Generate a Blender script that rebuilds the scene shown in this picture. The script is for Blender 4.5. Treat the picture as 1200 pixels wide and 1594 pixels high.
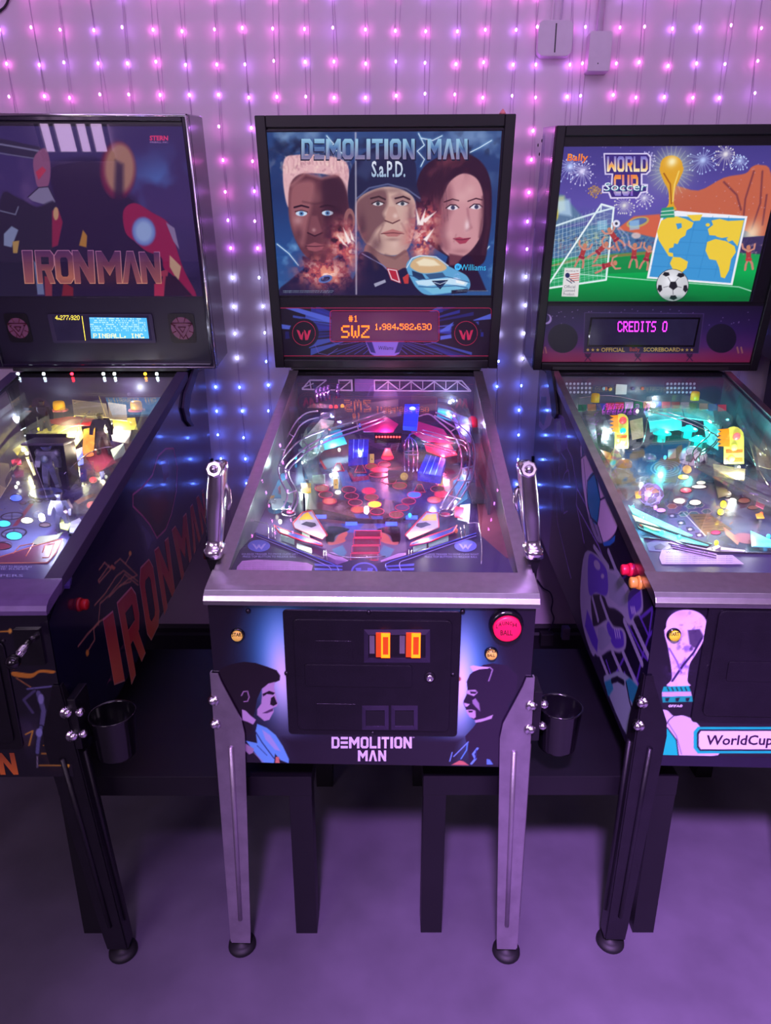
import bpy, bmesh, math, random
import numpy as np
from mathutils import Vector, Matrix
for _o in list(bpy.data.objects): bpy.data.objects.remove(_o)
SC = bpy.context.scene
COL = SC.collection
random.seed(7); np.random.seed(7)
R = math.radians

# ------------------------------------------------------------------ camera
FPX, PITCH, CAMH = 1063.0, R(18.0), 1.46
cam = bpy.data.cameras.new('camera'); cam_o = bpy.data.objects.new('camera', cam); COL.objects.link(cam_o)
cam_o.location = (0, 0, CAMH); cam_o.rotation_euler = (R(90) - PITCH, 0, 0)
cam.sensor_fit = 'VERTICAL'; cam.sensor_height = 36.0; cam.lens = 36.0 * FPX / 1594.0
cam.clip_start = 0.02
SC.camera = cam_o
# ------------------------------------------------------------------ world, lights, exposure
w = bpy.data.worlds.new('world'); SC.world = w; w.use_nodes = True
w.node_tree.nodes['Background'].inputs[0].default_value = (0.25, 0.12, 0.5, 1)
w.node_tree.nodes['Background'].inputs[1].default_value = 0.10
SC.view_settings.view_transform = 'Standard'; SC.view_settings.look = 'None'
SC.view_settings.gamma = 1.0; SC.view_settings.use_curve_mapping = False
SC.view_settings.exposure = 0.0
SC.cycles.use_denoising = True
SC.cycles.transparent_max_bounces = 24
SC.cycles.max_bounces = 8
SC.cycles.sample_clamp_indirect = 4.0
SC.cycles.caustics_reflective = False; SC.cycles.caustics_refractive = False

def area(name, loc, target, sx, sy, col, power, spread=math.pi):
    l = bpy.data.lights.new(name, 'AREA'); l.shape = 'RECTANGLE'; l.size = sx; l.size_y = sy
    l.color = col; l.energy = power; l.spread = spread
    o = bpy.data.objects.new(name, l); COL.objects.link(o); o.location = loc
    o.rotation_euler = (Vector(target) - Vector(loc)).to_track_quat('-Z', 'Y').to_euler()
    return o
area('overhead_light', (0.5, 0.1, 2.93), (0.5, 1.1, 0), 2.2, 1.0, (0.64, 0.38, 1.0), 24)
area('overhead_light', (-0.1, -0.8, 2.90), (1.0, 0.62, 0.0), 0.25, 0.25, (0.60, 0.29, 0.95), 58, R(62))
area('overhead_light', (0.2, 1.5, 2.93), (0.2, 2.6, 1.7), 3.4, 0.4, (0.74, 0.58, 1.0), 14)  # added wash that brightens the upper back wall, no fixture of its own
area('fill_light', (-1.5, -1.6, 2.1), (0.7, 1.9, 0.9), 1.2, 1.0, (0.92, 0.70, 1.0), 30)  # unseen fill added from the front left to brighten the machines
area('fill_light', (1.2, -2.1, 2.0), (-0.1, 2.0, 1.0), 1.2, 1.0, (0.94, 0.74, 1.0), 14)  # weaker added fill from the front right

# ------------------------------------------------------------------ camera maths (photo pixel -> ray)
_cp, _sp = math.cos(PITCH), math.sin(PITCH)
def ray(u, v):
    a = (u - 600) / FPX; b = (797 - v) / FPX
    return Vector((a, _cp + b * _sp, -_sp + b * _cp))
EYE = Vector((0, 0, CAMH))
def hit(u, v, p, n):
    r = ray(u, v); t = (Vector(p) - EYE).dot(n) / r.dot(n)
    return EYE + r * t
def proj(p):
    x, y, z = p[0], p[1], p[2] - CAMH
    d = y * _cp - z * _sp; up = y * _sp + z * _cp
    return 600 + FPX * x / d, 797 - FPX * up / d

# ------------------------------------------------------------------ materials
MATS = {}
def lin(c):
    return tuple(((x / 255) / 12.92 if x / 255 <= 0.04045 else ((x / 255 + 0.055) / 1.055) ** 2.4) for x in c[:3])
def M(name, col=(128, 128, 128), rough=0.5, metal=0.0, emit=None, es=0.0, var=0.12, vs=30.0, bump=0.0, bs=200.0, coat=0.0, aniso=0):
    """procedural principled material: colour broken up by noise, fine relief by bump"""
    if name in MATS: return MATS[name]
    m = bpy.data.materials.new(name); m.use_nodes = True; MATS[name] = m
    nt = m.node_tree; N = nt.nodes; Lk = nt.links; b = N['Principled BSDF']
    tc = N.new('ShaderNodeTexCoord'); no = N.new('ShaderNodeTexNoise'); no.inputs['Scale'].default_value = vs
    no.inputs['Detail'].default_value = 4
    Lk.new(tc.outputs['Object'], no.inputs['Vector'])
    c = lin(col)
    rp = N.new('ShaderNodeValToRGB'); rp.color_ramp.elements[0].position = 0.3; rp.color_ramp.elements[1].position = 0.7
    rp.color_ramp.elements[0].color = tuple(x * (1 - var) for x in c) + (1,)
    rp.color_ramp.elements[1].color = tuple(min(1, x * (1 + var)) for x in c) + (1,)
    Lk.new(no.outputs['Fac'], rp.inputs[0]); Lk.new(rp.outputs[0], b.inputs['Base Color'])
    b.inputs['Roughness'].default_value = rough; b.inputs['Metallic'].default_value = metal
    if coat: b.inputs['Coat Weight'].default_value = coat; b.inputs['Coat Roughness'].default_value = 0.05
    if emit is not None:
        b.inputs['Emission Color'].default_value = lin(emit) + (1,); b.inputs['Emission Strength'].default_value = es
    if bump:
        n2 = N.new('ShaderNodeTexNoise'); n2.inputs['Scale'].default_value = bs; n2.inputs['Detail'].default_value = 3
        Lk.new(tc.outputs['Object'], n2.inputs['Vector'])
        bp = N.new('ShaderNodeBump'); bp.inputs['Strength'].default_value = bump; bp.inputs['Distance'].default_value = 0.002
        Lk.new(n2.outputs['Fac'], bp.inputs['Height']); Lk.new(bp.outputs[0], b.inputs['Normal'])
    return m
def MC(name, tint=(255, 255, 255), body=0.12, rough=0.06, emit=None, es=0.0, f0=0.05):
    """clear plastic or glass sheet: see-through, a little body colour, mirror at grazing angles"""
    if name in MATS: return MATS[name]
    m = bpy.data.materials.new(name); m.use_nodes = True; MATS[name] = m
    nt = m.node_tree; N = nt.nodes; Lk = nt.links; N.clear()
    out = N.new('ShaderNodeOutputMaterial')
    tr = N.new('ShaderNodeBsdfTransparent'); tr.inputs[0].default_value = tuple(0.55 + 0.45 * x for x in lin(tint)) + (1,)
    di = N.new('ShaderNodeBsdfDiffuse'); di.inputs[0].default_value = lin(tint) + (1,)
    tl = N.new('ShaderNodeBsdfTranslucent'); tl.inputs[0].default_value = lin(tint) + (1,)
    md = N.new('ShaderNodeMixShader'); md.inputs[0].default_value = 0.5
    Lk.new(di.outputs[0], md.inputs[1]); Lk.new(tl.outputs[0], md.inputs[2])
    m1 = N.new('ShaderNodeMixShader'); m1.inputs[0].default_value = body
    Lk.new(tr.outputs[0], m1.inputs[1]); Lk.new(md.outputs[0], m1.inputs[2])
    gl = N.new('ShaderNodeBsdfGlossy'); gl.inputs['Roughness'].default_value = rough
    lw = N.new('ShaderNodeLayerWeight'); lw.inputs[0].default_value = 0.5
    pw = N.new('ShaderNodeMath'); pw.operation = 'POWER'; pw.inputs[1].default_value = 4.0
    Lk.new(lw.outputs['Facing'], pw.inputs[0])
    ma = N.new('ShaderNodeMath'); ma.operation = 'MULTIPLY_ADD'; ma.inputs[1].default_value = 0.85; ma.inputs[2].default_value = f0
    Lk.new(pw.outputs[0], ma.inputs[0])
    m2 = N.new('ShaderNodeMixShader'); Lk.new(ma.outputs[0], m2.inputs[0])
    Lk.new(m1.outputs[0], m2.inputs[1]); Lk.new(gl.outputs[0], m2.inputs[2])
    last = m2
    if emit is not None:
        em = N.new('ShaderNodeEmission'); em.inputs[0].default_value = lin(emit) + (1,); em.inputs[1].default_value = es
        ad = N.new('ShaderNodeAddShader'); Lk.new(m2.outputs[0], ad.inputs[0]); Lk.new(em.outputs[0], ad.inputs[1]); last = ad
    Lk.new(last.outputs[0], out.inputs[0])
    return m
def MV(name, rough=0.4, emit=0.0, coat=0.0, spec=0.5, base=1.0):
    """printed sheet: colours come from the mesh's colour attribute; emit > 0 for backlit sheets"""
    if name in MATS: return MATS[name]
    m = bpy.data.materials.new(name); m.use_nodes = True; MATS[name] = m
    nt = m.node_tree; N = nt.nodes; Lk = nt.links; b = N['Principled BSDF']
    at = N.new('ShaderNodeAttribute'); at.attribute_name = 'ink'
    mx = N.new('ShaderNodeMix'); mx.data_type = 'RGBA'; mx.blend_type = 'MULTIPLY'; mx.inputs[0].default_value = 1.0
    mx.inputs[7].default_value = (base, base, base, 1)
    Lk.new(at.outputs['Color'], mx.inputs[6])
    Lk.new(mx.outputs[2], b.inputs['Base Color'])
    b.inputs['Roughness'].default_value = rough; b.inputs['Specular IOR Level'].default_value = spec
    if coat: b.inputs['Coat Weight'].default_value = coat; b.inputs['Coat Roughness'].default_value = 0.08
    if emit:
        Lk.new(at.outputs['Color'], b.inputs['Emission Color']); b.inputs['Emission Strength'].default_value = emit
    return m

# ------------------------------------------------------------------ objects
def setup(o, label=None, cat=None, group=None, kind=None):
    if label: o['label'] = label
    if cat: o['category'] = cat
    if group: o['group'] = group
    if kind: o['kind'] = kind
    return o
def link(name, me, mat, parent=None, smooth=False):
    o = bpy.data.objects.new(name, me); COL.objects.link(o)
    if mat is not None and len(me.materials) == 0: me.materials.append(mat)
    if parent is not None: o.parent = parent
    if smooth:
        for p in me.polygons: p.use_smooth = True
    return o
def empty(name, loc, rz=0.0):
    o = bpy.data.objects.new(name, None); COL.objects.link(o); o.location = loc; o.rotation_euler = (0, 0, rz)
    o.empty_display_size = 0.1
    return o
def bm_obj(name, bm, mat, parent=None, smooth=False, bevel=0.0, seg=2):
    if bevel > 0:
        bmesh.ops.bevel(bm, geom=[e for e in bm.edges], offset=bevel, segments=seg, affect='EDGES', profile=0.6, clamp_overlap=True)
    me = bpy.data.meshes.new(name); bm.normal_update(); bm.to_mesh(me); bm.free()
    o = link(name, me, mat, parent)
    if smooth:
        for p in me.polygons: p.use_smooth = True
    return o
def hexa(bm, c8):
    """c8: bottom 4 then top 4 corners (same winding)"""
    v = [bm.verts.new(p) for p in c8]
    for f in ((0, 3, 2, 1), (4, 5, 6, 7), (0, 1, 5, 4), (1, 2, 6, 5), (2, 3, 7, 6), (3, 0, 4, 7)):
        bm.faces.new([v[i] for i in f])
    return v
def box(bm, x0, x1, y0, y1, z0, z1):
    return hexa(bm, [(x0, y0, z0), (x1, y0, z0), (x1, y1, z0), (x0, y1, z0), (x0, y0, z1), (x1, y0, z1), (x1, y1, z1), (x0, y1, z1)])
def prism(bm, pts, off):
    """closed outline pts (3D, planar) extruded by the vector off"""
    off = Vector(off); a = [bm.verts.new(p) for p in pts]; b = [bm.verts.new(Vector(p) + off) for p in pts]
    n = len(pts)
    bm.faces.new(a[::-1]); bm.faces.new(b)
    for i in range(n):
        bm.faces.new((a[i], a[(i + 1) % n], b[(i + 1) % n], b[i]))
    bmesh.ops.recalc_face_normals(bm, faces=bm.faces)
def tube(bm, pts, r, n=6, cap=True, closed=False):
    pts = [Vector(p) for p in pts]; rings = []
    for i, p in enumerate(pts):
        if closed: d = pts[(i + 1) % len(pts)] - pts[i - 1]
        else: d = pts[min(i + 1, len(pts) - 1)] - pts[max(i - 1, 0)]
        if d.length < 1e-9: d = Vector((0, 0, 1))
        d.normalize()
        ref = Vector((0, 0, 1)) if abs(d.z) < 0.95 else Vector((1, 0, 0))
        a = d.cross(ref).normalized(); b = d.cross(a).normalized()
        rr = r[i] if isinstance(r, (list, tuple)) else r
        rings.append([bm.verts.new(p + a * rr * math.cos(2 * math.pi * k / n) + b * rr * math.sin(2 * math.pi * k / n)) for k in range(n)])
    m = len(rings)
    for i in range(m if closed else m - 1):
        A, B = rings[i], rings[(i + 1) % m]
        for k in range(n): bm.faces.new((A[k], A[(k + 1) % n], B[(k + 1) % n], B[k]))
    if cap and not closed:
        bm.faces.new(rings[0][::-1]); bm.faces.new(rings[-1])
    bmesh.ops.recalc_face_normals(bm, faces=bm.faces)
def lathe(bm, c, prof, axis=(0, 0, 1), n=20):
    """prof: list of (radius, distance along axis)"""
    ax = Vector(axis).normalized(); ref = Vector((1, 0, 0)) if abs(ax.x) < 0.9 else Vector((0, 1, 0))
    a = ax.cross(ref).normalized(); b = ax.cross(a); c = Vector(c); rings = []
    for r, h in prof:
        rings.append([bm.verts.new(c + ax * h + (a * math.cos(2 * math.pi * k / n) + b * math.sin(2 * math.pi * k / n)) * max(r, 1e-5)) for k in range(n)])
    for A, B in zip(rings[:-1], rings[1:]):
        for k in range(n): bm.faces.new((A[k], A[(k + 1) % n], B[(k + 1) % n], B[k]))
    bm.faces.new(rings[0][::-1]); bm.faces.new(rings[-1])
    bmesh.ops.recalc_face_normals(bm, faces=bm.faces)
def smoothpath(pts, k=4):
    pts = [Vector(p) for p in pts]; out = []
    for i in range(len(pts) - 1):
        p0 = pts[max(i - 1, 0)]; p1 = pts[i]; p2 = pts[i + 1]; p3 = pts[min(i + 2, len(pts) - 1)]
        for j in range(k):
            t = j / k
            out.append(0.5 * ((2 * p1) + (p2 - p0) * t + (2 * p0 - 5 * p1 + 4 * p2 - p3) * t * t + (3 * p1 - p0 - 3 * p2 + p3) * t ** 3))
    out.append(pts[-1]); return out
def part_box(name, dims, mat, parent, bevel=0.0):
    bm = bmesh.new(); box(bm, *dims); return bm_obj(name, bm, mat, parent, bevel=bevel)
def part_tube(name, pts, r, mat, parent, n=6, k=0, closed=False):
    bm = bmesh.new(); tube(bm, smoothpath(pts, k) if k else pts, r, n, closed=closed); return bm_obj(name, bm, mat, parent, smooth=True)
def part_lathe(name, c, prof, mat, parent, axis=(0, 0, 1), n=20, smooth=True):
    bm = bmesh.new(); lathe(bm, c, prof, axis, n); o = bm_obj(name, bm, mat, parent)
    if smooth:
        for p in o.data.polygons: p.use_smooth = len(p.vertices) == 4
    return o

# ------------------------------------------------------------------ painter (ink for printed sheets)
def _h8(src, dst):
    A = []
    for (x, y), (u, v) in zip(src, dst):
        A.append([x, y, 1, 0, 0, 0, -u * x, -u * y, -u]); A.append([0, 0, 0, x, y, 1, -v * x, -v * y, -v])
    _, _, V = np.linalg.svd(np.array(A, float)); return V[-1].reshape(3, 3)
class Paint:
    """a canvas of nx x ny ink samples over a real rectangle; drawings are given in coordinates measured
       on the photograph (crop origin o, crop zoom s) and carried to the sheet by its homography"""
    def __init__(self, P, nx, ny, col, o=(0, 0), s=1.0):
        self.P, self.nx, self.ny = P, nx, ny
        self.c = np.zeros((ny, nx, 3)); self.c[:] = np.array(col) / 255.0
        cor = [(0, 0), (nx - 1, 0), (nx - 1, ny - 1), (0, ny - 1)]
        ph = [proj(P(a, b)) for a, b in ((0, 1), (1, 1), (1, 0), (0, 0))]
        self.H = _h8(ph, cor); self.o, self.s = o, s
        ppm = np.hypot(ph[1][0] - ph[0][0], ph[1][1] - ph[0][1]) / (nx - 1)
        self.k = 1.0 / ppm / s
        self.Y, self.X = np.mgrid[0:ny, 0:nx].astype(float)
    def crop(self, ox, oy, s): 
        r = self.s; self.o = (ox, oy); self.k *= r / s; self.s = s
    def xf(self, pts):
        p = np.array(pts, float).reshape(-1, 2) / self.s + np.array(self.o)
        q = np.c_[p, np.ones(len(p))] @ self.H.T
        return q[:, :2] / q[:, 2:3]
    def _blend(self, sl, a, col):
        c = np.array(col) / 255.0; a = np.clip(a, 0, 1)[..., None]
        self.c[sl] = self.c[sl] * (1 - a) + c * a
    def _bb(self, q, m):
        x0 = int(max(0, math.floor(q[:, 0].min() - m))); x1 = int(min(self.nx, math.ceil(q[:, 0].max() + m + 1)))
        y0 = int(max(0, math.floor(q[:, 1].min() - m))); y1 = int(min(self.ny, math.ceil(q[:, 1].max() + m + 1)))
        return (slice(y0, max(y1, y0)), slice(x0, max(x1, x0)))
    def poly(self, pts, col, f=1.2, a=1.0):
        if f >= 3 and len(pts) >= 7 and not getattr(self, 'sharp', 0):      # organic outlines are rounded
            P0 = np.array(pts, float); out = []
            for i in range(len(P0)):
                a_, b_, c_, d_ = P0[i - 1], P0[i], P0[(i + 1) % len(P0)], P0[(i + 2) % len(P0)]
                for t in (0, .25, .5, .75): out.append(.5 * (2 * b_ + (c_ - a_) * t + (2 * a_ - 5 * b_ + 4 * c_ - d_) * t * t + (3 * b_ - a_ - 3 * c_ + d_) * t ** 3))
            pts = out
        q = self.xf(pts); f = max(f * self.k if f > 1.3 else 1.2, 1.0); sl = self._bb(q, f)
        X, Y = self.X[sl], self.Y[sl]
        if X.size == 0: return
        ins = np.zeros(X.shape, bool); d = np.full(X.shape, 1e9); n = len(q)
        for i in range(n):
            x1, y1 = q[i]; x2, y2 = q[(i + 1) % n]
            c = ((y1 > Y) != (y2 > Y)) & (X < (x2 - x1) * (Y - y1) / (y2 - y1 + 1e-12) + x1); ins ^= c
            dx, dy = x2 - x1, y2 - y1; t = np.clip(((X - x1) * dx + (Y - y1) * dy) / (dx * dx + dy * dy + 1e-12), 0, 1)
            d = np.minimum(d, np.hypot(X - x1 - t * dx, Y - y1 - t * dy))
        sd = np.where(ins, d, -d); self._blend(sl, np.clip(0.5 + sd / f, 0, 1) * a, col)
    def line(self, pts, wd, col, a=1.0, f=1.0):
        q = self.xf(pts); wq = max(wd * self.k, 0.9); sl = self._bb(q, wq + f + 1); X, Y = self.X[sl], self.Y[sl]
        if X.size == 0: return
        d = np.full(X.shape, 1e9)
        for i in range(len(q) - 1):
            x1, y1 = q[i]; x2, y2 = q[i + 1]; dx, dy = x2 - x1, y2 - y1
            t = np.clip(((X - x1) * dx + (Y - y1) * dy) / (dx * dx + dy * dy + 1e-12), 0, 1)
            d = np.minimum(d, np.hypot(X - x1 - t * dx, Y - y1 - t * dy))
        self._blend(sl, np.clip((wq / 2 - d) / f + 0.5, 0, 1) * a, col)
    def ell(self, cx, cy, rx, ry, col, rot=0, a=1.0, f=1.2, n=28):
        c, s = math.cos(R(rot)), math.sin(R(rot))
        self.poly([(cx + rx * math.cos(t) * c - ry * math.sin(t) * s, cy + rx * math.cos(t) * s + ry * math.sin(t) * c)
                   for t in np.linspace(0, 2 * math.pi, n, endpoint=False)], col, f, a)
    def ring(self, cx, cy, rx, ry, wd, col, a=1.0):
        self.line([(cx + rx * math.cos(t), cy + ry * math.sin(t)) for t in np.linspace(0, 2 * math.pi, 25)], wd, col, a)
    def glow(self, cx, cy, r, col, a=1.0, ry=None):
        q = self.xf([(cx, cy), (cx + r, cy), (cx, cy + (ry or r))]); rx = max(np.hypot(*(q[1] - q[0])), .5); r2 = max(np.hypot(*(q[2] - q[0])), .5)
        g = np.exp(-(((self.X - q[0][0]) / rx) ** 2 + ((self.Y - q[0][1]) / r2) ** 2) * 1.5)
        self._blend((slice(0, self.ny), slice(0, self.nx)), g * a, col)
    def cloud(self, col, scale=30, thr=0.5, a=0.6, region=None, seed=1, soft=0.2):
        rng = np.random.RandomState(seed); n = np.zeros((self.ny, self.nx)); amp = 1.0; tot = 0; sc = scale
        for o in range(4):
            gy, gx = int(self.ny / sc) + 3, int(self.nx / sc) + 3; g = rng.rand(gy, gx)
            y = self.Y / sc; x = self.X / sc; yi = y.astype(int); xi = x.astype(int); fy = y - yi; fx = x - xi
            fy = fy * fy * (3 - 2 * fy); fx = fx * fx * (3 - 2 * fx)
            n += amp * ((g[yi, xi] * (1 - fx) + g[yi, xi + 1] * fx) * (1 - fy) + (g[yi + 1, xi] * (1 - fx) + g[yi + 1, xi + 1] * fx) * fy)
            tot += amp; amp *= 0.5; sc = max(sc / 2, 2)
        al = np.clip((n / tot - thr) / soft, 0, 1) * a
        if region is not None:
            q = self.xf([(region[0], region[1]), (region[0] + region[2], region[1]), (region[0], region[1] + region[3])])
            rx = max(np.hypot(*(q[1] - q[0])), 1); ry = max(np.hypot(*(q[2] - q[0])), 1)
            al = al * np.exp(-(((self.X - q[0][0]) / rx) ** 2 + ((self.Y - q[0][1]) / ry) ** 2))
        self._blend((slice(0, self.ny), slice(0, self.nx)), al, col)
    def vgrad(self, stops):
        """stops: (fraction from the top, colour)"""
        t = self.Y / (self.ny - 1); fr = [s[0] for s in stops]
        for k in range(3): self.c[..., k] = np.interp(t, fr, [s[1][k] / 255.0 for s in stops])
    def mesh(self, name, mat, parent, cut=None):
        nx, ny = self.nx, self.ny; P = self.P
        p00, p10, p01, p11 = (np.array(P(a, b)) for a, b in ((0, 0), (1, 0), (0, 1), (1, 1)))
        U, V = self.X / (nx - 1), 1 - self.Y / (ny - 1); U = U[..., None]; V = V[..., None]
        co = p00 * (1 - U) * (1 - V) + p10 * U * (1 - V) + p01 * (1 - U) * V + p11 * U * V
        if parent is not None and self.inv is not None:
            co = co @ self.inv[:3, :3].T + self.inv[:3, 3]
        idx = np.arange(nx * ny).reshape(ny, nx)
        f = np.stack([idx[1:, :-1], idx[1:, 1:], idx[:-1, 1:], idx[:-1, :-1]], -1).reshape(-1, 4)
        if cut is not None:
            q = self.xf(cut); Xc = self.X[:-1, :-1] + .5; Yc = self.Y[:-1, :-1] + .5; ins = np.zeros(Xc.shape, bool)
            for i in range(len(q)):
                x1, y1 = q[i]; x2, y2 = q[(i + 1) % len(q)]
                ins ^= ((y1 > Yc) != (y2 > Yc)) & (Xc < (x2 - x1) * (Yc - y1) / (y2 - y1 + 1e-12) + x1)
            f = f[ins.reshape(-1)]
        me = bpy.data.meshes.new(name)
        me.vertices.add(nx * ny); me.vertices.foreach_set('co', co.reshape(-1).astype(np.float32))
        nf = len(f); me.loops.add(nf * 4); me.loops.foreach_set('vertex_index', f.reshape(-1).astype(np.int32))
        me.polygons.add(nf); me.polygons.foreach_set('loop_start', (np.arange(nf) * 4).astype(np.int32))
        me.polygons.foreach_set('loop_total', np.full(nf, 4, np.int32))
        me.update(); me.validate()
        ca = me.color_attributes.new('ink', 'FLOAT_COLOR', 'POINT')
        c = np.clip(self.c, 0, 1); l = np.where(c <= 0.04045, c / 12.92, ((c + 0.055) / 1.055) ** 2.4)
        ca.data.foreach_set('color', np.concatenate([l, np.ones((ny, nx, 1))], -1).reshape(-1).astype(np.float32))
        return link(name, me, mat, parent)
    inv = None

# ------------------------------------------------------------------ lettering
def _ring(x0, x1, y0, y1, t, s, cl, cr):
    """chamfered ring as quads; cl / cr: chamfer at the left / right corners"""
    def oc(x0, x1, y0, y1, cl, cr): return [(x0 + cl, y0), (x1 - cr, y0), (x1, y0 + cr * .8), (x1, y1 - cr * .8), (x1 - cr, y1), (x0 + cl, y1), (x0, y1 - cl * .8), (x0, y0 + cl * .8)]
    a = oc(x0, x1, y0, y1, cl, cr); b = oc(x0 + t, x1 - t, y0 + s, y1 - s, cl * .4, cr * .4)
    return [[a[i], a[(i + 1) % 8], b[(i + 1) % 8], b[i]] for i in range(8)]
_t, _s = .29, .2
GLY = {'D': (1, _ring(0, 1, 0, 1, _t, _s, 0, .24)), 'O': (1, _ring(0, 1, 0, 1, _t, _s, .2, .2)), 'I': (.34, [[(0, 0), (1, 0), (1, 1), (0, 1)]]),
 'M': (1.3, [[(0, 0), (.24, 0), (.5, .36), (.76, 0), (1, 0), (1, 1), (.76, 1), (.76, .42), (.5, .76), (.24, .42), (.24, 1), (0, 1)]]), 'L': (.85, [[(0, 0), (_t, 0), (_t, .79), (1, .79), (1, 1), (0, 1)]]),
 'T': (.95, [[(0, 0), (1, 0), (1, .21), (.65, .21), (.65, 1), (.35, 1), (.35, .21), (0, .21)]]), 'N': (1.05, [[(0, 0), (_t, 0), (.72, .55), (.72, 0), (1, 0), (1, 1), (.72, 1), (_t, .42), (_t, 1), (0, 1)]]),
 'A': (1.1, [[(.34, 0), (.66, 0), (1, 1), (.72, 1), (.5, .34), (.28, 1), (0, 1)]]), 'E': (.9, [[(0, 0), (1, 0), (1, .22), (0, .22)], [(0, .39), (1, .39), (1, .61), (0, .61)], [(0, .78), (1, .78), (1, 1), (0, 1)]]),
 'R': (1, [[(0, 0), (_t, 0), (_t, 1), (0, 1)], [(_t, 0), (.82, 0), (1, .14), (.72, .19), (_t, .19)], [(.72, .19), (1, .14), (1, .44), (.72, .42)], [(_t, .42), (.72, .42), (1, .44), (.86, .6), (_t, .6)], [(.45, .6), (.8, .6), (1, 1), (.7, 1)]]),
 'P': (1, [[(0, 0), (_t, 0), (_t, 1), (0, 1)], [(_t, 0), (.82, 0), (1, .14), (.72, .19), (_t, .19)], [(.72, .19), (1, .14), (1, .46), (.72, .42)], [(_t, .42), (.72, .42), (1, .46), (.82, .6), (_t, .6)]]),
 'S': (.95, [[(.18, 0), (1, 0), (1, .2), (_t, .2), (_t, .4), (.82, .4), (1, .54), (1, .86), (.82, 1), (0, 1), (0, .8), (.71, .8), (.71, .6), (.18, .6), (0, .46), (0, .14)]]),
 'W': (1.3, [[(0, 0), (.24, 0), (.24, .6), (.5, .3), (.76, .6), (.76, 0), (1, 0), (1, 1), (.76, 1), (.5, .66), (.24, 1), (0, 1)]]), 'C': (.95, [[(.2, 0), (1, 0), (1, .21), (_t, .21), (_t, .79), (1, .79), (1, 1), (.2, 1), (0, .85), (0, .15)]]),
 'U': (1, [[(0, 0), (_t, 0), (_t, .79), (.71, .79), (.71, 0), (1, 0), (1, .85), (.8, 1), (.2, 1), (0, .85)]]), '.': (.22, [[(0, .82), (1, .82), (1, 1), (0, 1)]]), ' ': (.5, [])}
def blocktext(s, gap=.14):
    x = 0; V, Fc = [], []
    for ch in s:
        wd, pl = GLY[ch]
        for q in pl:
            k = len(V); V += [(x + a * wd, 1 - b) for a, b in q]; Fc.append(list(range(k, k + len(q))))
        x += wd + gap
    co = np.array(V, float); co[:, 0] /= (x - gap); return co, Fc
def text2d(s, spacing=1.0, bold=0.0):
    cu = bpy.data.curves.new('t', 'FONT'); cu.body = s; cu.offset = bold; cu.space_character = spacing; cu.resolution_u = 2
    cu.align_x = 'CENTER'; cu.space_line = 0.85
    o = bpy.data.objects.new('t', cu); COL.objects.link(o)
    dg = bpy.context.evaluated_depsgraph_get(); me = bpy.data.meshes.new_from_object(o.evaluated_get(dg))
    n = len(me.vertices); co = np.zeros(n * 3); me.vertices.foreach_get('co', co); co = co.reshape(-1, 3)[:, :2].copy()
    fs = [list(p.vertices) for p in me.polygons]
    bpy.data.objects.remove(o); bpy.data.curves.remove(cu); bpy.data.meshes.remove(me)
    mn, mx = co.min(0), co.max(0); co = (co - mn) / np.maximum(mx - mn, 1e-6)
    return co, fs
_T = {}
def lettering(name, s, quad, mat, parent, inv=None, bold=0.0, spacing=1.0, grad=None, block=False):
    """quad: world points TL, TR, BR, BL that the words fill; grad: ink from top to bottom"""
    key = (s, bold, spacing, block)
    if key not in _T: _T[key] = blocktext(s) if block else text2d(s, spacing, bold)
    co, fs = _T[key]; TL, TR, BR, BL = (np.array(p) for p in quad)
    u = co[:, :1]; v = co[:, 1:2]
    pw = BL * (1 - u) * (1 - v) + BR * u * (1 - v) + TR * u * v + TL * (1 - u) * v
    if inv is not None: pw = pw @ inv[:3, :3].T + inv[:3, 3]
    me = bpy.data.meshes.new(name); me.from_pydata([tuple(p) for p in pw], [], fs)
    if grad is not None:
        ca = me.color_attributes.new('ink', 'FLOAT_COLOR', 'POINT'); fr = [g[0] for g in grad]
        c = np.stack([np.interp(1 - co[:, 1], fr, [lin(g[1])[k] for g in grad]) for k in range(3)] + [np.ones(len(co))], -1)
        ca.data.foreach_set('color', c.reshape(-1).astype(np.float32))
    return link(name, me, mat, parent)
FONT5 = {'0': '01110100011000110001100011000101110', '1': '00100011000010000100001000010001110', '2': '01110100010000100110010001000011111',
 '3': '11110000010000101110000010000111110', '4': '00010001100101010010111110001000010', '5': '11111100001111000001000011000101110',
 '6': '01110100001000011110100011000101110', '7': '11111000010001000100010000100001000', '8': '01110100011000101110100011000101110',
 '9': '01110100011000101111000010000101110', ',': '00000000000000000000001100011000100', 'C': '01110100011000010000100001000101110',
 'R': '11110100011000111110101001001010001', 'E': '11111100001000011110100001000011111', 'D': '11110100011000110001100011000111110',
 'I': '01110001000010000100001000010001110', 'T': '11111001000010000100001000010000100', 'S': '01111100001000001110000010000111110',
 ' ': '0' * 35, '#': '01010010101111101010111110101001010', 'W': '10001100011000110101101011010101010', 'Z': '11111000010001000100010001000011111',
 'P': '11110100011000111110100001000010000', 'N': '10001110011010110011100011000110001', 'B': '11110100011000111110100011000111110',
 'A': '01110100011000111111100011000110001', 'L': '10000100001000010000100001000011111', '.': '00000000000000000000000001100011000'}
def dots(s, fat=1):
    """lit dots of a dot-matrix line of writing"""
    out = set(); x = 0
    for ch in s:
        b = FONT5[ch]; sh = -2 if ch in ',.' else 0
        for k in range(35):
            if b[k] == '1':
                for d in range(max(fat, 1)): out.add((x + k % 5 + d + sh, k // 5))
        x += 3 if ch in ',.' else 6 + max(fat, 1) - 1
    return out
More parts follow.
